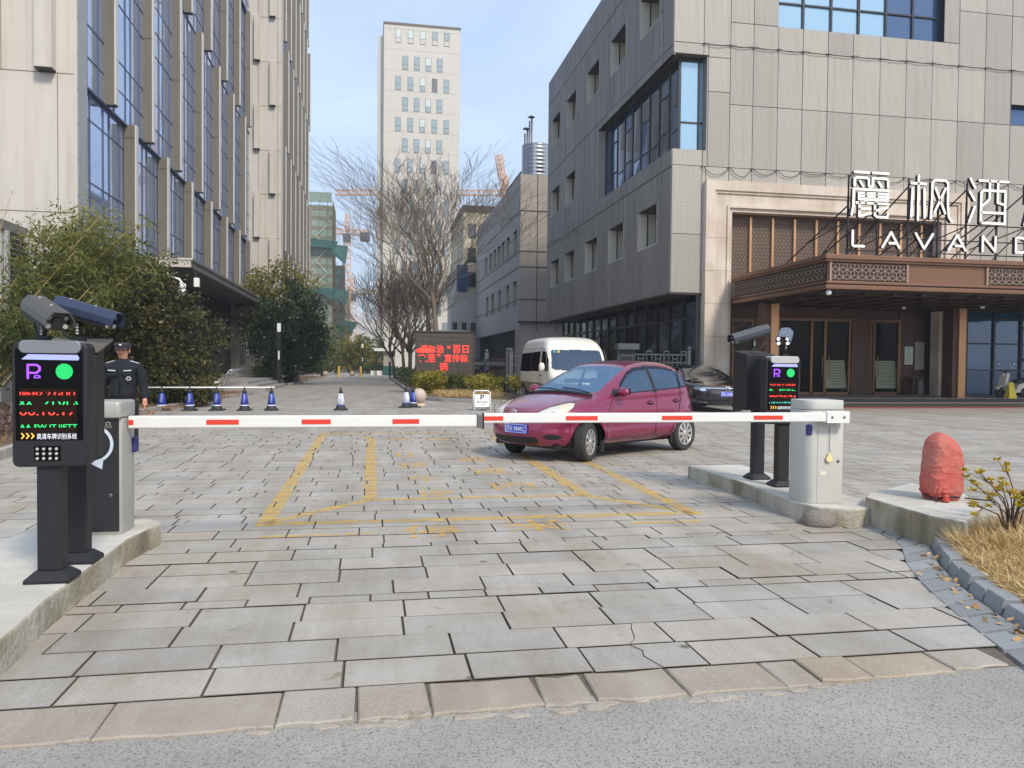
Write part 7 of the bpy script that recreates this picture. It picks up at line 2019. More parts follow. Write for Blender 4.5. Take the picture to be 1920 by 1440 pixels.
# ------------------------------------------------------------------ plum hatchback
def make_hatchback():
    root = empty('hatchback', (0, 0, 0), 'plum red small hatchback turning in front of the closed barrier', 'car')
    zt = spl([(2.1, .66), (1.97, .74), (1.8, .815), (1.5, .90), (1.2, .965), (.98, 1.01), (.8, 1.105), (.55, 1.235), (.25, 1.375), (0, 1.465), (-.3, 1.515), (-.7, 1.53), (-1.1, 1.505), (-1.4, 1.455), (-1.6, 1.41), (-1.8, 1.33)])
    zb = spl([(2.1, .20), (1.7, .18), (1, .19), (-1, .19), (-1.5, .22), (-1.8, .30)])
    xf = spl([(0, 1.93), (.2, 2.0), (.45, 2.035), (.7, 2.02), (.88, 1.96), (1, 1.85)])
    xr = spl([(0, -1.66), (.15, -1.74), (.35, -1.775), (.5, -1.755), (.62, -1.70), (.8, -1.62), (.95, -1.55), (1, -1.48)])
    wplan = spl([(2.1, .775), (1.9, .80), (1.6, .825), (1.2, .84), (.5, .838), (-.5, .842), (-1.2, .845), (-1.6, .81), (-1.8, .76)])
    belt = spl([(2, .86), (1, .93), (0, .97), (-1, 1.01), (-1.8, 1.06)])
    def W(x, z):
        w = wplan(x); b = belt(x)
        up = np.maximum(0, z - b)
        w = w - .36 * up - .12 * up ** 2
        w = w - .10 * np.clip((.45 - z) / .28, 0, 1) ** 2
        w = w - .014 / (1 + np.exp(-(z - (.865 - .03 * x)) / .010)) * (np.abs(x) < 1.75) + .014
        w = w + .012 * np.exp(-((z - .70) / .10) ** 2) - .012 * np.exp(-((z - .52) / .07) ** 2)
        for xw in (1.23, -1.23): w = w + .022 * np.exp(-((np.hypot(x - xw, z - .3) - .38) / .07) ** 2)
        return w
    sh = Shell(zt, zb, xf, xr, W, 7.5, .045, (.17, .20), (.05, .12))
    x, y, z = sh.c.T; ay = np.abs(y); l_ = np.abs(sh.u[:, 1]); tt = sh.u[:, 2]
    side = (l_ > .80)
    cut = np.zeros(len(x), bool)
    for xw in (1.23, -1.23): cut |= (np.hypot(x - xw, z - .29) < .345) & (ay > .45)
    top = tt > .55
    wind = top & (l_ < .93) & pip(x, ay, [(1.2, -.1), (1.2, 0)][:0] + [(.99, -1), (.985, .30), (.90, .60), (.84, .665), (.10, .555), (.12, .3), (.14, -1)]) & (x > .02)
    rearw = pip(z, ay, [(1.06, -1), (1.05, .58), (1.36, .50), (1.38, -1)]) & (x < -1.45) & (l_ < .82)
    fw_ = [(.60, 1.0), (-.33, 1.035), (-.31, 1.425), (-.05, 1.40), (.14, 1.33), (.38, 1.19)]
    rw_ = [(-.42, 1.04), (-1.02, 1.075), (-1.38, 1.115), (-1.28, 1.24), (-1.08, 1.375), (-.8, 1.425), (-.40, 1.435)]
    visf = [(.60, 1.0), (.38, 1.19), (.14, 1.33), (-.05, 1.40), (-.36, 1.43), (-.36, 1.375), (-.03, 1.345), (.17, 1.275), (.38, 1.145), (.52, 1.03)]
    visr = [(-.40, 1.435), (-.8, 1.425), (-1.08, 1.375), (-1.02, 1.34), (-.78, 1.375), (-.40, 1.385)]
    mirb = [(.74, .985), (.56, .985), (.50, 1.06), (.60, 1.085)]
    bpil = [(-.33, 1.0), (-.42, 1.0), (-.40, 1.44), (-.31, 1.44)]
    p = ay - x
    head = pip(p, z, [(-1.60, .64), (-1.45, .615), (-1.2, .63), (-.95, .70), (-.74, .805), (-.70, .875), (-.86, .885), (-1.15, .835), (-1.42, .755), (-1.58, .70)]) & (x > 1.2)
    fdoor = [(.86, .32), (.84, .70), (.62, 1.0), (-.38, 1.04), (-.38, .30)]
    rdoor = [(-.385, .30), (-.385, 1.04), (-1.05, 1.075), (-1.0, .72), (-.88, .56), (-.80, .32)]
    front = (x > 1.7)
    grille = front & (z > .275) & (z < .375) & (ay < .46 - .3 * np.abs(z - .33)) & (sh.u[:, 0] > .7)
    slot = front & (z > .635) & (z < .655) & (ay < .36) & (sh.u[:, 0] > .7)
    fog = front & (((ay - .63) / .09) ** 2 + ((z - .385) / .042) ** 2 < 1)
    lamp1 = head & (((p + 1.16) / .075) ** 2 + ((z - .70) / .05) ** 2 < 1)
    lamp2 = head & (((p + 1.38) / .06) ** 2 + ((z - .68) / .04) ** 2 < 1)
    indi = head & (z - .775 > -.35 * (p + .95)) & (p > -1.15)
    hl_edge = head & ~pip(p, z, [(-1.585, .645), (-1.45, .622), (-1.2, .637), (-.95, .707), (-.75, .81), (-.715, .868), (-.86, .877), (-1.15, .827), (-1.42, .747), (-1.565, .70)])
    tail = (x < -1.50) & (ay > .60) & pip(x, z, [(-1.9, .82), (-1.9, 1.10), (-1.52, 1.12), (-1.58, .98), (-1.60, .84)])
    sill = side & (z < .235)
    regs = [('cut', None, cut), ('rain_visor', M_VISOR, side & pip(x, z, visf)), ('rain_visor', M_VISOR, side & pip(x, z, visr)), ('windscreen', M_CARGL, wind), ('rear_window', M_CARGLS, rearw),
            ]
    for sg in (1, -1):
        s_ = side & (y * sg > 0)
        regs += [('mirror_base', M_TRIM, s_ & pip(x, z, mirb)), ('pillar_trim', M_TRIM, s_ & pip(x, z, bpil)), ('side_window', M_CARGLS, s_ & pip(x, z, fw_)), ('side_window', M_CARGLS, s_ & pip(x, z, rw_)), ('lamp_seam', M_TRIM, hl_edge & (y * sg > 0)), ('lamp_reflector', M_HLIN, (lamp1 | lamp2) & (y * sg > 0)), ('indicator', M_INDI, indi & (y * sg > 0)), ('headlight', M_HLAMP, head & (y * sg > 0)), ('tail_light', M_TAIL, tail & (y * sg > 0)), ('fog_lamp', M_TRIM, fog & (y * sg > 0)),
                 ('door', M_PURP, s_ & pip(x, z, fdoor)), ('door', M_PURP, s_ & pip(x, z, rdoor))]
    regs += [('grille', M_TRIM, grille), ('grille', M_TRIM, slot), ('sill', M_TRIM, sill & (x < .85) & (x > -.85))]
    parts = sh.split(root, regs, 'body', M_PURP)
    doors = parts['door']
    for i, d in enumerate(doors):
        sg = 1 if i < 2 else -1; x_ = -.22 if i % 2 == 0 else -.92; zz = .84 + (.02 if i % 2 else 0)
        h = MB(); yy = sg * (sh.side_y(x_, zz) + .006); h.lathe([(.06, 0), (.055, .012)], (0, 0, 0), 'y', 16, 1)
        h.xf(Matrix.Diagonal((1.15, sg, .6, 1))); h.xf(Matrix.Translation((x_, yy - sg * .006, zz)))
        h.tube([(x_ - .08, yy + sg * .005, zz), (x_ - .03, yy + sg * .028, zz + .006), (x_ + .03, yy + sg * .028, zz + .006), (x_ + .08, yy + sg * .005, zz)], .013, 6); h.build('handle', [M_PURP, M_TRIM], d)
        mo = MB()
        surf_line(sh, mo, [(.80, .50), (-.36, .50)] if i % 2 == 0 else [(-.40, .50), (-.86, .52)], .012, sg, .0, 6); mo.build('side_moulding', M_PURP, d)
    ln = MB()
    for sg in (1, -1):
        surf_line(sh, ln, [(.86, .32), (.84, .70), (.70, .92), (.64, .99)], .0045, sg); surf_line(sh, ln, [(-.385, .29), (-.385, 1.03)], .0045, sg)
        surf_line(sh, ln, [(-.80, .32), (-.88, .56), (-1.0, .72), (-1.06, .90), (-1.06, 1.08)], .0045, sg); surf_line(sh, ln, [(.86, .30), (-.80, .30)], .0045, sg)
        surf_line(sh, ln, [(-1.08, 1.08), (-1.12, 1.36)], .012, sg)
        surf_line(sh, ln, [(.60, 1.0), (-.33, 1.035), (-1.02, 1.075), (-1.38, 1.115)], .010, sg)
        surf_line(sh, ln, [(1.62, .80), (1.62, .60), (1.58, .55)], .004, sg)
    hz = lambda x_, y_: float(sh.zt(np.array([x_]))[0]) - .045 * (y_ / sh.side_y(x_, .8)) ** 2
    for sg in (1, -1): ln.tube([(x_, sg * y_, hz(x_, y_) + .001) for x_, y_ in ((1.05, .74), (1.3, .70), (1.55, .62), (1.75, .52))], .004, 5)
    ln.build('panel_gap', M_TRIM, root, local=True)
    for sg in (1, -1):                                       # headlamp insides
        h = MB()
        hl = [o for o in parts['headlight']][0 if sg > 0 else 1]
        b = MB()
        for (xx, yy, zz, rr_) in ((1.84, .545, .675, .055), (1.77, .635, .705, .065)): b.lathe([(rr_, -.01), (rr_ * .8, .01), (rr_ * .35, .02)], (0, 0, 0), 'x', 16); 
        b = MB()
        # door mirror
        mb = MB(); mb.sphere((0, 0, 0), 1, 20, 14); mb.xf(Matrix.Translation((.60, sg * .955, 1.03)) @ Matrix.Rotation(sg * radians(-8), 4, 'Z') @ Matrix.Diagonal((.075, .115, .075, 1)))
        mi_ = mb.build('mirror', M_PURP, root, local=True)
        mb = MB(); mb.tube([(.62, sg * .80, .99), (.61, sg * .88, .985), (.60, sg * .95, .985)], .026, 8); mb.box(.53, .545, sg * .955 - .09, sg * .955 + .09, .985, 1.08); mb.build('mirror_arm', M_TRIM, mi_)
    sr = MB(); sr.sphere((1.33, .846, .70), .02, 10, 6, 0, .7); sr.build('side_repeater', M_ORNG, root, local=True)
    # emblem: oval ring with crossed ovals
    em = MB()
    for rx, rz_, cz in ((.065, .042, 0), (.022, .038, 0), (.045, .015, .022)): em.tube([(2.0 - .0 * a, rx * cos(a), .735 + cz + rz_ * sin(a) * .9) for a in np.linspace(0, 2 * pi, 21)], .006, 5)
    em.build('emblem', M_CHROME, root, local=True)
    gr = MB()
    for q in range(3): gr.tube([(1.985 - .1 * (yy / .46) ** 2, yy, .29 + q * .03) for yy in np.linspace(-.43, .43, 9)], .006, 5)
    gr.build('grille_bar', M_TRIM, parts['grille'][0])
    wi = MB()
    for (a, b_) in (((.99, .62, 1.012), (.90, -.02, 1.075)), ((1.01, .08, 1.03), (.91, -.58, 1.06))):
        wi.tube([a, tuple((np.array(a) + np.array(b_)) / 2 + np.array([-.02, 0, .012])), b_], .010, 6)
    wi.tube([(1.0, yy, .99 - .0 + .02 - .05 * (yy / .8) ** 2) for yy in np.linspace(-.66, .66, 9)], .028, 6)
    wi.build('wiper', M_TRIM, root, local=True)
    plate(root, (2.046, .10, .42), radians(90) + radians(4), '\u82cfK\u00b7984RC')
    it = MB(); it.box(-1.5, .85, -.70, .70, .22, .60, 0); it.box(.55, .98, -.62, .62, .60, .96, 0)
    for sy in (.36, -.36):
        for sx in (-.10, -.95):
            it.obox((sx, sy, .66), .5, .48, .16, None, 1); it.obox((sx - .30, sy, .92), .14, .46, .58, Matrix.Rotation(radians(-14), 3, 'Y'), 1); it.obox((sx - .38, sy, 1.28), .10, .24, .18, None, 1)
    it.build('interior', [M_TRIM, M_SEAT], root, local=True, bevel=.03)
    sw = MB(); sw.tube([(.42 + .05 * cos(a) , .36 + .18 * sin(a), .98 + .17 * cos(a)) for a in np.linspace(0, 2 * pi, 21)], .015, 6); sw.tube([(.42, .36, .98), (.7, .36, .86)], .03, 6); sw.build('steering_wheel', M_TRIM, root, local=True)
    for sx, st in ((1.23, radians(20)), (-1.23, 0)):
        for sg in (1, -1):
            wheel(root, sx, sg * .755, .292, .185, .197, sg, st, M_RIM, 9); wheel_well(root, sx, .345, sg * .42, sg * .80).build('wheel_arch', M_RUBB, root, local=True)
    ub = MB(); ub.box(-1.5, 1.75, -.66, .66, .20, .26); ub.build('underbody', M_RUBB, root, local=True)
    mf = MB(); mf.box(.85, .93, .78, .80, .12, .30); mf.box(-.93, -.86, .78, .80, .14, .30); mf.build('mud_flap', M_RUBB, root, local=True)
    return root
hb_ = make_hatchback()
HB_SCALE, HB_POS, HB_ROT = 0.985, (3.70, 12.25), radians(212.8)
hb_.location = (HB_POS[0], HB_POS[1], 0); hb_.rotation_euler = (0, 0, HB_ROT); hb_.scale = (HB_SCALE,) * 3

# ------------------------------------------------------------------ white van
def make_van():
    root = empty('van', (0, 0, 0), 'cream white high roof van with grey lower sides parked behind the plum hatchback', 'van')
    zt = spl([(2.5, 1.02), (2.3, 1.14), (2.2, 1.22), (2.0, 1.52), (1.8, 1.80), (1.62, 2.02), (1.4, 2.2), (1.1, 2.32), (.6, 2.37), (-1.5, 2.38), (-2.2, 2.33), (-2.5, 2.25)])
    zb = spl([(2.5, .3), (-2.5, .32)])
    xf = spl([(0, 2.34), (.3, 2.44), (.7, 2.42), (1, 2.2)]); xr = spl([(0, -2.36), (.3, -2.42), (.7, -2.36), (1, -2.2)])
    def W(x, z):
        w = .95 + 0 * x - .05 * np.clip((x - 1.6) / .9, 0, 1) ** 2
        up = np.maximum(0, z - 1.15); return w - .09 * up - .10 * np.maximum(0, z - 1.95) - .06 * np.clip((.6 - z) / .3, 0, 1) ** 2
    sh = Shell(zt, zb, xf, xr, W, 9.0, .05, (.10, .14), (.03, .06), (220, 90, 90))
    x, y, z = sh.c.T; ay = np.abs(y); l_ = np.abs(sh.u[:, 1]); tt = sh.u[:, 2]; side = l_ > .82
    cut = np.zeros(len(x), bool)
    for xw in (1.45, -1.35): cut |= (np.hypot(x - xw, z - .33) < .40) & (ay > .5)
    front = (tt > .3) & (l_ < .94) & (x > 1.4)
    wind = front & pip(z, ay, [(1.24, -1), (1.24, .72), (1.30, .80), (1.86, .74), (1.90, .68), (1.92, -1)])
    sw = [(1.0, 1.18), (-2.1, 1.16), (-2.14, 1.22), (-2.0, 1.82), (1.0, 1.86)]; dw = [(2.0, 1.22), (1.22, 1.2), (1.22, 1.86), (1.62, 1.84), (1.86, 1.56)]
    regs = [('cut', None, cut), ('windscreen', M_WSCRB, wind)]
    for sg in (1, -1):
        s_ = side & (y * sg > 0)
        regs += [('side_window', M_TINT, s_ & pip(x, z, sw)), ('side_window', M_TINT, s_ & pip(x, z, dw)), ('door', M_VANW, s_ & (x > 1.14) & (x < 2.1) & (z > .78) & (z < 1.95)), ('headlight', M_HLAMP, (x > 2.1) & (ay > .55) & (z > .82) & (z < 1.04) & (y * sg > 0))]
    regs += [('lower_body', M_VANG, (z < .80)), ('rear_window', M_TINT, (x < -2.25) & (z > 1.2) & (z < 1.8) & (ay < .7))]
    parts = sh.split(root, regs, 'body', M_VANW)
    ln = MB()
    for sg in (1, -1):
        surf_line(sh, ln, [(2.08, .82), (2.05, 1.2), (1.66, 1.92), (1.14, 1.95), (1.14, .8)], .006, sg); surf_line(sh, ln, [(1.1, 1.98), (-2.2, 1.96)], .008, sg); surf_line(sh, ln, [(-.2, .8), (-.2, 1.95)], .006, sg)
    ln.build('panel_gap', M_BOLT, root, local=True)
    for sg in (1, -1):
        d = parts['door'][0 if sg > 0 else 1]
        m = MB(); m.sphere((0, 0, 0), 1, 14, 10); m.xf(Matrix.Translation((2.0, sg * 1.08, 1.34)) @ Matrix.Diagonal((.07, .09, .14, 1))); mo = m.build('mirror', M_VANW, root, local=True)
        m = MB(); m.tube([(2.0, sg * .90, 1.22), (2.0, sg * 1.08, 1.24)], .03, 6); m.build('mirror_arm', M_TRIM, mo)
        h = MB(); h.tube([(1.22, sg * (sh.side_y(1.3, 1.05) + .02), 1.05), (1.38, sg * (sh.side_y(1.3, 1.05) + .02), 1.05)], .02, 6); h.build('handle', M_TRIM, d)
    st = MB(); st.box(1.83, 1.835, -.70, -.63, 1.81, 1.87, 0); st.box(1.83, 1.835, -.58, -.51, 1.81, 1.87, 1); st.build('sticker', [mat('cyan_sticker', lin(60, 180, 190), .5), mat('yellow_sticker', lin(220, 200, 120), .5)], root, local=True)
    w_ = MB(); w_.tube([(2.26, .6, 1.22), (2.22, 0, 1.26), (2.27, -.55, 1.24)], .015, 6); w_.build('wiper', M_TRIM, root, local=True)
    g_ = MB(); g_.box(2.38, 2.43, -.5, .5, .84, .98); g_.box(2.36, 2.45, -.6, .6, .45, .6); g_.build('grille', M_TRIM, root, local=True, bevel=.02)
    for sx in (1.45, -1.35):
        for sg in (1, -1): wheel(root, sx, sg * .84, .34, .2, .2, sg, 0, M_RIM, 7); wheel_well(root, sx, .40, sg * .5, sg * .9).build('wheel_arch', M_RUBB, root, local=True)
    it = MB(); it.box(-2.2, 1.9, -.8, .8, .5, 1.0); it.build('interior', M_TRIM, root, local=True)
    return root
vn = make_van(); vn.scale = (1.15, 1.12, 1.0); vn.location = (6.6, 26.76, 0); vn.rotation_euler = (0, 0, radians(-90))

# ------------------------------------------------------------------ black sedan
def make_sedan():
    root = empty('sedan', (0, 0, 0), 'glossy black sedan with chrome front bar parked in front of the stone portal', 'car')
    zt = spl([(2.5, .70), (2.36, .80), (2.1, .88), (1.6, .95), (1.15, 1.0), (.95, 1.06), (.55, 1.25), (.2, 1.37), (-.2, 1.44), (-.7, 1.445), (-1.1, 1.38), (-1.5, 1.22), (-1.8, 1.12), (-2.2, 1.09), (-2.5, 1.04)])
    zb = spl([(2.5, .2), (-2.5, .25)])
    xf = spl([(0, 2.36), (.3, 2.46), (.6, 2.47), (.85, 2.42), (1, 2.28)]); xr = spl([(0, -2.3), (.4, -2.44), (.8, -2.42), (1, -2.3)])
    wp = spl([(2.5, .84), (2.1, .90), (1.4, .925), (0, .92), (-1.4, .925), (-2.2, .86), (-2.5, .8)])
    def W(x, z):
        up = np.maximum(0, z - .96); w = wp(x) - .42 * up - .1 * up ** 2 - .08 * np.clip((.42 - z) / .25, 0, 1) ** 2
        for xw in (1.42, -1.41): w = w + .02 * np.exp(-((np.hypot(x - xw, z - .33) - .40) / .08) ** 2)
        return w
    sh = Shell(zt, zb, xf, xr, W, 7.5, .04, (.16, .22), (.1, .12), (200, 76, 56))
    x, y, z = sh.c.T; ay = np.abs(y); l_ = np.abs(sh.u[:, 1]); tt = sh.u[:, 2]; side = l_ > .8; p = ay - x
    cut = np.zeros(len(x), bool)
    for xw in (1.42, -1.41): cut |= (np.hypot(x - xw, z - .33) < .385) & (ay > .5)
    wind = (tt > .55) & (l_ < .93) & pip(x, ay, [(1.08, -1), (1.06, .35), (.95, .70), (.06, .56), (.10, .3), (.12, -1)])
    head = pip(p, z, [(-1.72, .66), (-1.4, .655), (-1.15, .70), (-1.05, .78), (-1.3, .775), (-1.7, .735)]) & (x > 1.6)
    bar = (x > 2.0) & (z > .725) & (z < .765) & (ay < .80) & (sh.u[:, 0] > .7)
    gr_ = (x > 2.1) & pip(ay, z, [(-1, .34), (.50, .36), (.62, .55), (.62, .725), (-1, .725)]) & (sh.u[:, 0] > .7)
    lowi = (x > 2.0) & pip(ay, z, [(.62, .30), (.86, .32), (.86, .46), (.72, .44)])
    regs = [('cut', None, cut), ('windscreen', M_SEDGL, wind), ('chrome_bar', M_CHROME, bar), ('grille', M_TRIM, gr_), ('rear_window', M_TINT, (tt > .5) & (l_ < .85) & (x < -1.0) & (x > -1.62))]
    for sg in (1, -1):
        s_ = side & (y * sg > 0)
        regs += [('headlight', M_HLIN, head & (y * sg > 0)), ('lower_intake', M_TRIM, lowi & (y * sg > 0)), ('side_window', M_TINT, s_ & pip(x, z, [(.72, 1.0), (-.2, 1.02), (-.2, 1.36), (.15, 1.32)])), ('side_window', M_TINT, s_ & pip(x, z, [(-.26, 1.02), (-1.25, 1.06), (-1.0, 1.30), (-.26, 1.37)])), ('door', M_BLKP, s_ & pip(x, z, [(.95, .3), (.9, .8), (.72, 1.0), (-.23, 1.02), (-.23, .28)])), ('door', M_BLKP, s_ & pip(x, z, [(-.24, .28), (-.24, 1.02), (-1.2, 1.05), (-1.1, .6), (-.95, .3)]))]
    parts = sh.split(root, regs, 'body', M_BLKP)
    em = MB(); em.tube([(2.455, .07 * c, .745 + .055 * s_) for c, s_ in ((-.8, 1), (.8, 1), (1, .8), (.8, -1), (-.8, -1), (-1, .8), (-.8, 1))], .008, 5); em.tube([(2.46, -.04, .79), (2.46, -.03, .70)], .010, 5); em.tube([(2.46, .04, .79), (2.46, .03, .70)], .010, 5); em.tube([(2.46, -.035, .745), (2.46, .035, .745)], .010, 5); em.build('emblem', M_CHROME, root, local=True)
    gb = MB()
    for q in range(6): gb.tube([(2.455 - .09 * (yy / .6) ** 2, yy, .40 + q * .05) for yy in np.linspace(-.55, .55, 9)], .009, 5)
    for sg in (1, -1): gb.tube([(2.22, sg * .86, .34), (2.33, sg * .74, .32), (2.40, sg * .6, .30)], .012, 5)
    gb.build('grille_bar', M_BOLT, parts['grille'][0])
    plate(root, (2.475, 0, .50), radians(90), '\u82cfK\u00b7236RM')
    for sg in (1, -1):
        m = MB(); m.sphere((0, 0, 0), 1, 14, 10); m.xf(Matrix.Translation((.72, sg * 1.03, 1.04)) @ Matrix.Diagonal((.08, .11, .07, 1))); mo = m.build('mirror', M_BLKP, root, local=True)
        m = MB(); m.tube([(.75, sg * .88, 1.0), (.73, sg * 1.0, 1.01)], .025, 6); m.build('mirror_arm', M_TRIM, mo)
    for sx in (1.42, -1.41):
        for sg in (1, -1): wheel(root, sx, sg * .83, .33, .21, .23, sg, 0, M_RIM, 10); wheel_well(root, sx, .385, sg * .5, sg * .88).build('wheel_arch', M_RUBB, root, local=True)
    it = MB(); it.box(-2.0, 2.0, -.7, .7, .22, .7); it.build('interior', M_TRIM, root, local=True)
    return root
sd_o = make_sedan(); sd_o.location = (10.68, 24.35, 0); sd_o.rotation_euler = (0, 0, radians(-92)); 

# ------------------------------------------------------------------ scooter by the hotel
def make_scooter():
    root = empty('scooter', (0, 0, 0), 'white and black electric scooter parked before the blue shop window', 'scooter')
    wt = mat('scooter_white', lin(216, 210, 194), .35, coat=.5)
    for x in (-.62, .62):
        b = MB(); b.lathe([(.12, -.045), (.19, -.05), (.215, -.03), (.215, .03), (.19, .05), (.12, .045)], (x, 0, .215), 'y', 24); wo_ = b.build('wheel', M_TYRE, root, local=True)
        b = MB(); b.lathe([(.12, -.04), (.12, .04)], (x, 0, .215), 'y', 18); b.build('rim', M_RIM, wo_, local=True)
    b = MB(); b.prism([(-.50, .36), (-.36, .30), (-.05, .26), (.1, .30), (.2, .52), (.62, .62), (.86, .66), (.86, .58), (.6, .40), (.35, .34), (.3, .2), (-.3, .18), (-.46, .28)], -.14, .14, 'y'); b.build('body', wt, root, local=True, bevel=.04)
    b = MB(); b.prism([(-.56, .44), (-.42, .46), (-.30, .92), (-.38, .98), (-.46, .92)], -.17, .17, 'y'); b.build('front_shield', wt, root, local=True, bevel=.03)
    b = MB(); b.prism([(-.40, .48), (-.33, .48), (-.26, .86), (-.32, .88)], -.15, .15, 'y'); b.build('inner_panel', M_TRIM, root, local=True, bevel=.02)
    b = MB(); b.prism([(.12, .62), (.2, .70), (.55, .74), (.84, .78), (.86, .70), (.5, .64), (.2, .58)], -.13, .13, 'y'); b.build('seat', M_TRIM, root, local=True, bevel=.03)
    b = MB(); b.prism([(-.86, .36), (-.72, .46), (-.5, .46), (-.48, .40), (-.64, .41), (-.78, .32)], -.08, .08, 'y'); b.build('front_fender', wt, root, local=True, bevel=.02)
    b = MB(); b.tube([(-.62, 0, .215), (-.50, 0, .5), (-.36, 0, 1.02)], .03, 8); b.tube([(-.30, -.33, 1.06), (-.36, -.12, 1.03), (-.36, .12, 1.03), (-.30, .33, 1.06)], .018, 8); b.build('handlebar', M_TRIM, root, local=True)
    for s_ in (-1, 1):
        b = MB(); b.tube([(-.33, s_ * .26, 1.05), (-.34, s_ * .30, 1.26)], .008, 6); b.sphere((-.34, s_ * .31, 1.31), .05, 10, 8, 0, 1.2); b.build('mirror', M_CHROME, root, local=True)
    b = MB(); b.sphere((-.46, 0, .90), .07, 12, 8); b.build('headlight', M_HLAMP, root, local=True)
    b = MB(); b.sphere((.88, 0, .6), .05, 10, 8); b.build('tail_light', M_TAIL, root, local=True)
    return root
sc_o = make_scooter(); sc_o.location = (24.35, 26.0, .30); sc_o.rotation_euler = (0, 0, radians(8))
b = empty('wet_floor_cone', (23.95, 25.62, .3), 'bright yellow folding caution sign in front of the scooter', 'caution sign')
for nm, s_ in (('front_board', -1), ('rear_board', 1)):
    m = MB(); m.add([(-.17, s_ * .13, 0), (.17, s_ * .13, 0), (.10, s_ * .01, .60), (-.10, s_ * .01, .60), (-.17, s_ * .11, 0), (.17, s_ * .11, 0), (.10, 0, .60), (-.10, 0, .60)], [(0, 1, 2, 3), (5, 4, 7, 6), (0, 4, 5, 1), (1, 5, 6, 2), (3, 2, 6, 7), (0, 3, 7, 4)]); m.build(nm, mat('caution_yellow', lin(226, 206, 48), .5), b, local=True)
put_text(b, '\u5c0f\u5fc3', -.05, -.085, .28, .1, .08, M_BLACK, 'lettering', R=Matrix.Translation((23.95, 25.62, .3)) @ Matrix.Rotation(radians(-11), 4, 'X') @ Matrix.Translation((0, .0, 0)))
# ================================================================== GUARD
M_SKIN = mat('skin', lin(190, 134, 106), .55, var=.06, vscale=12)
M_NAVY = mat('navy_uniform', lin(18, 20, 31), .85, var=.15, vscale=6, bump=.3, bscale=25)
M_NAVYT = mat('navy_trousers', lin(22, 24, 34), .85, var=.12, vscale=6)
M_CAPC = mat('charcoal_cap', lin(46, 44, 48), .8)
M_BADGE = mat('pale_badge', lin(196, 196, 198), .5)
M_HAIR = mat('black_hair', lin(24, 22, 22), .7)

def skin_body(name, chains, m, parent, sub=2, remesh=None):
    """one continuous surface grown round connected limbs: chains of (x, y, z, rx, ry)"""
    bm = bmesh.new(); lay = bm.verts.layers.skin.new(); cache = {}
    first = None
    for ch in chains:
        prev = None
        for (x, y, z, rx, ry) in ch:
            key = (round(x, 3), round(y, 3), round(z, 3))
            v = cache.get(key)
            if v is None:
                v = bm.verts.new((x, y, z)); v[lay].radius = (rx, ry); cache[key] = v
                if first is None: first = v; v[lay].use_root = True
            if prev is not None and prev != v and bm.edges.get((prev, v)) is None: bm.edges.new((prev, v))
            prev = v
    me = bpy.data.meshes.new(name); bm.to_mesh(me); bm.free()
    o = bpy.data.objects.new(name, me); COL.objects.link(o)
    if parent is not None: o.parent = parent
    me.materials.append(m)
    sk = o.modifiers.new('skin', 'SKIN'); sk.use_smooth_shade = True
    ss = o.modifiers.new('sub', 'SUBSURF'); ss.levels = sub; ss.render_levels = sub
    return o
gd = empty('person', (-3.84, 13.0, 0), 'security guard in dark navy uniform and peaked cap standing behind the left barrier cabinet', 'person')
# faces the camera (-Y) and looks a little to his left; arms hang, legs slightly apart
legs = [[(0, 0, .95, .10, .08), (.09, 0, .84, .068, .068), (.115, -.01, .50, .055, .058), (.125, .02, .10, .042, .05), (.13, -.06, .045, .04, .035), (.14, -.17, .035, .036, .028)],
        [(0, 0, .95, .10, .08), (-.09, 0, .84, .068, .068), (-.115, -.01, .50, .055, .058), (-.12, .02, .10, .042, .05), (-.125, -.06, .045, .04, .035), (-.135, -.17, .035, .036, .028)]]
torso = [(0, 0, .95, .10, .08), (0, 0, 1.12, .12, .09), (0, -.005, 1.30, .165, .12), (0, .0, 1.42, .12, .09), (0, .005, 1.50, .055, .055), (0, -.01, 1.565, .06, .06), (0, -.02, 1.63, .078, .092), (0, -.015, 1.70, .076, .09), (0, -.01, 1.745, .05, .06)]
def arm(s):
    a = [(0, .0, 1.42, .12, .09), (s * .19, 0, 1.40, .062, .06), (s * .25, .015, 1.12, .045, .045), (s * .285, -.03, .90, .033, .036), (s * .293, -.05, .83, .034, .026), (s * .297, -.06, .785, .038, .018)]
    f = []
    for k_, (dx, L_) in enumerate(((-.024, .075), (-.008, .085), (.009, .08), (.025, .065))):
        b0 = (s * .297, -.06, .785, .038, .018); yy = -.06 + dx
        f.append([b0, (s * (.299), yy, .755, .0095, .0095), (s * (.296), yy, .725 - .2 * (L_ - .06), .009, .009), (s * (.288), yy, .70 - (L_ - .06), .0075, .0075)])
    f.append([(s * .293, -.05, .83, .034, .026), (s * .283, -.092, .80, .011, .011), (s * .279, -.103, .77, .009, .009)])
    return [a] + f
body = skin_body('body', legs + [torso] + arm(1) + arm(-1), M_SKIN, gd, 2)
jk = skin_body('jacket', [[(0, 0, .84, .195, .16), (0, 0, .98, .195, .155), (0, -.005, 1.15, .19, .14), (0, -.005, 1.30, .205, .145), (0, 0, 1.41, .15, .11), (0, .0, 1.49, .085, .08), (0, -.005, 1.545, .088, .085)],
                          [(0, 0, 1.41, .15, .11), (.19, 0, 1.40, .085, .082), (.235, .01, 1.24, .075, .075), (.26, .01, 1.08, .066, .066), (.288, -.025, .90, .055, .056), (.292, -.038, .855, .05, .05)],
                          [(0, 0, 1.41, .15, .11), (-.19, 0, 1.40, .085, .082), (-.235, .01, 1.24, .075, .075), (-.26, .01, 1.08, .066, .066), (-.288, -.025, .90, .055, .056), (-.292, -.038, .855, .05, .05)]], M_NAVY, gd, 2)
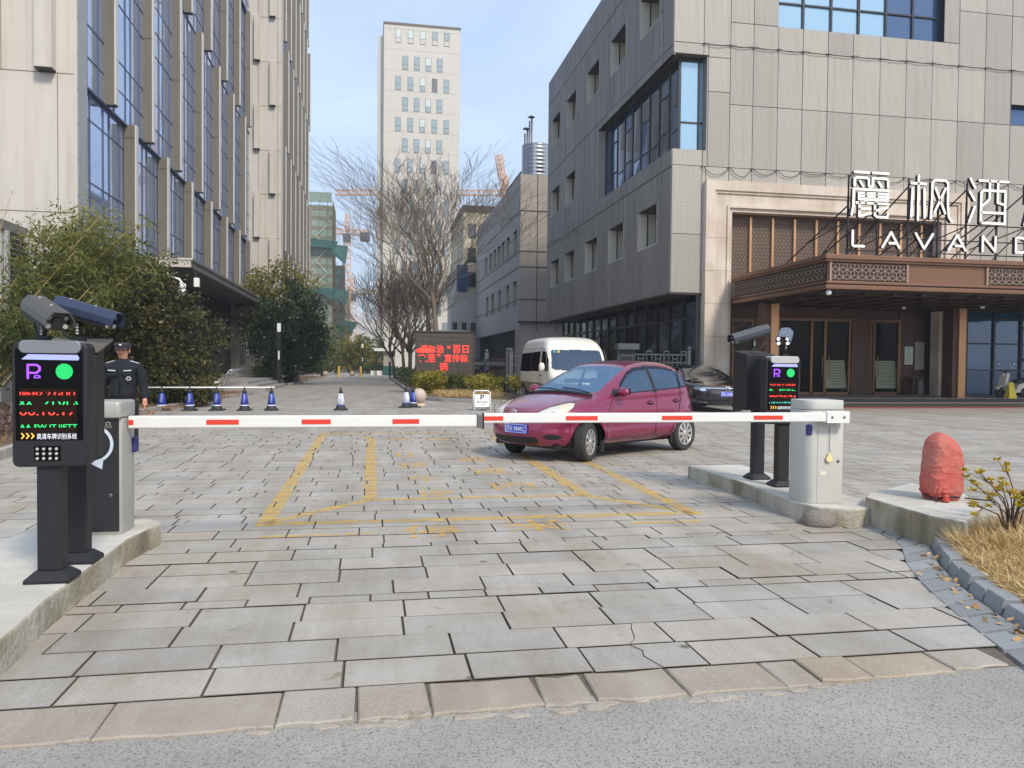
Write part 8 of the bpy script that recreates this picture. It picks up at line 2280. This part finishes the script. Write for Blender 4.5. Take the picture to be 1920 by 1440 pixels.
tx = bpy.data.textures.new('cloth_folds', 'CLOUDS'); tx.noise_scale = .09
dm = jk.modifiers.new('folds', 'DISPLACE'); dm.texture = tx; dm.strength = .03; dm.mid_level = .5
skin_body('trousers', [[(0, 0, 1.0, .17, .14), (0, 0, .95, .175, .145), (.10, 0, .86, .125, .125), (.115, -.005, .52, .083, .085), (.125, .01, .12, .066, .075), (.126, .01, .085, .066, .075)], [(0, 0, .95, .175, .145), (-.10, 0, .86, .125, .125), (-.115, -.005, .52, .083, .085), (-.12, .01, .12, .066, .075), (-.121, .01, .085, .066, .075)]], M_NAVYT, gd, 2)
for s in (1, -1):
    b = MB(); b.prism([(-.20 , 0), (.08, 0), (.085, .07), (.03, .10), (-.08, .085), (-.19, .05), (-.215, .02)], -.045, .045, 'x')
    # prism along x uses (y, z)
    b.xf(Matrix.Translation((s * .13, 0, 0)) @ Matrix.Rotation(s * radians(12), 4, 'Z')); b.build('shoe', M_TRIM, gd, local=True, bevel=.02)
# face
fc = MB(); fy_ = -.115
fc.prism([(-.014, 1.628), (.014, 1.628), (.009, 1.665), (-.009, 1.665)], -.128, -.095, 'y', 0); fc.build('nose', M_SKIN, body, local=True, bevel=.006)
for s in (1, -1):
    b = MB(); b.sphere((s * .031, -.098, 1.668), .0125, 10, 8, 0, .7); b.build('eye', M_HAIR, body, local=True)
    b = MB(); b.tube([(s * .016, -.108, 1.688), (s * .034, -.106, 1.692), (s * .05, -.098, 1.686)], .005, 5); b.build('eyebrow', M_HAIR, body, local=True)
    b = MB(); b.sphere((0, 0, 0), 1, 10, 8); b.xf(Matrix.Translation((s * .082, -.005, 1.655)) @ Matrix.Diagonal((.012, .022, .033, 1))); b.build('ear', M_SKIN, body, local=True)
b = MB(); b.tube([(-.024, -.109, 1.602), (0, -.114, 1.600), (.024, -.109, 1.602)], .006, 6); b.build('mouth', mat('lips', lin(142, 84, 74), .6), body, local=True)
b = MB(); b.lathe([(.083, 1.655), (.089, 1.69), (.092, 1.715)], (0, .0, 0), 'z', 20); b.xf(Matrix.Diagonal((1, 1.12, 1, 1))); b.xf(Matrix.Translation((0, .012, 0)))
b.build('hair', M_HAIR, body, local=True)
cp = MB(); cp.lathe([(.094, 0), (.098, .02), (.112, .055), (.108, .075), (.06, .092), (.005, .097)], (0, 0, 0), 'z', 24); cp.xf(Matrix.Diagonal((1, 1.15, 1, 1))); cp.xf(Matrix.Translation((0, -.008, 1.70)))
pk = [( .093 * cos(a), -.02 - .105 * sin(a) * 1.0) for a in np.linspace(0, pi, 13)]
o_ = len(cp.v); n = len(pk)
cp.v += [(x, y, 1.712) for x, y in pk] + [(x * 1.02, y - .065 * sin(pi * i / (n - 1)), 1.685) for i, (x, y) in enumerate(pk)]
for i in range(n - 1): cp.f.append((o_ + i, o_ + i + 1, o_ + n + i + 1, o_ + n + i)); cp.m.append(0); cp.sm.append(True)
cap_o = cp.build('cap', M_CAPC, gd, local=True)
b = MB(); b.sphere((0, -.128, 1.752), .02, 10, 8); b.build('cap_badge', M_BADGE, cap_o, local=True)
for s in (1, -1):
    b = MB(); b.obox((s * .155, -.02, 1.475), .12, .05, .012, Matrix.Rotation(s * radians(20), 3, 'Y')); b.build('epaulette', M_BADGE, jk, local=True, bevel=.004)
    b = MB(); b.obox((s * .10, -.165, 1.335), .10, .012, .018, Matrix.Rotation(s * radians(-4), 3, 'Y')); b.build('name_strip', M_BADGE, jk, local=True, bevel=.003)
    b = MB(); b.obox((s * .10, -.158, 1.27), .12, .02, .045); b.build('pocket_flap', M_NAVY, jk, local=True, bevel=.006)
b = MB()
for r_ in (.032, .02): b.tube([(.115 + r_ * cos(a), -.168, 1.205 + r_ * sin(a)) for a in np.linspace(0, 2 * pi, 17)], .004, 5)
b.build('chest_emblem', M_BADGE, jk, local=True)
b = MB(); b.tube([(0, -.15, 1.50), (0, -.165, 1.3), (0, -.155, .95)], .006, 5); b.build('zip', M_TRIM, jk, local=True)

gd.scale = (1.13, 1.1, .945)
# ================================================================== AIR
hz_ = MB(); hz_.box(-120, 140, -8, 560, -1.6, 75)
hm = bpy.data.materials.new('haze_air'); hm.use_nodes = True
ht = hm.node_tree; ht.nodes.clear()
hv = ht.nodes.new('ShaderNodeVolumePrincipled'); hv.inputs['Color'].default_value = (.86, .90, .95, 1); hv.inputs['Density'].default_value = .0009; hv.inputs['Anisotropy'].default_value = .2
ho_ = ht.nodes.new('ShaderNodeOutputMaterial'); ht.links.new(hv.outputs[0], ho_.inputs['Volume'])
hz_.build('haze', hm, kind='stuff')
S.cycles.volume_step_rate = 4
S.cycles.volume_bounces = 0
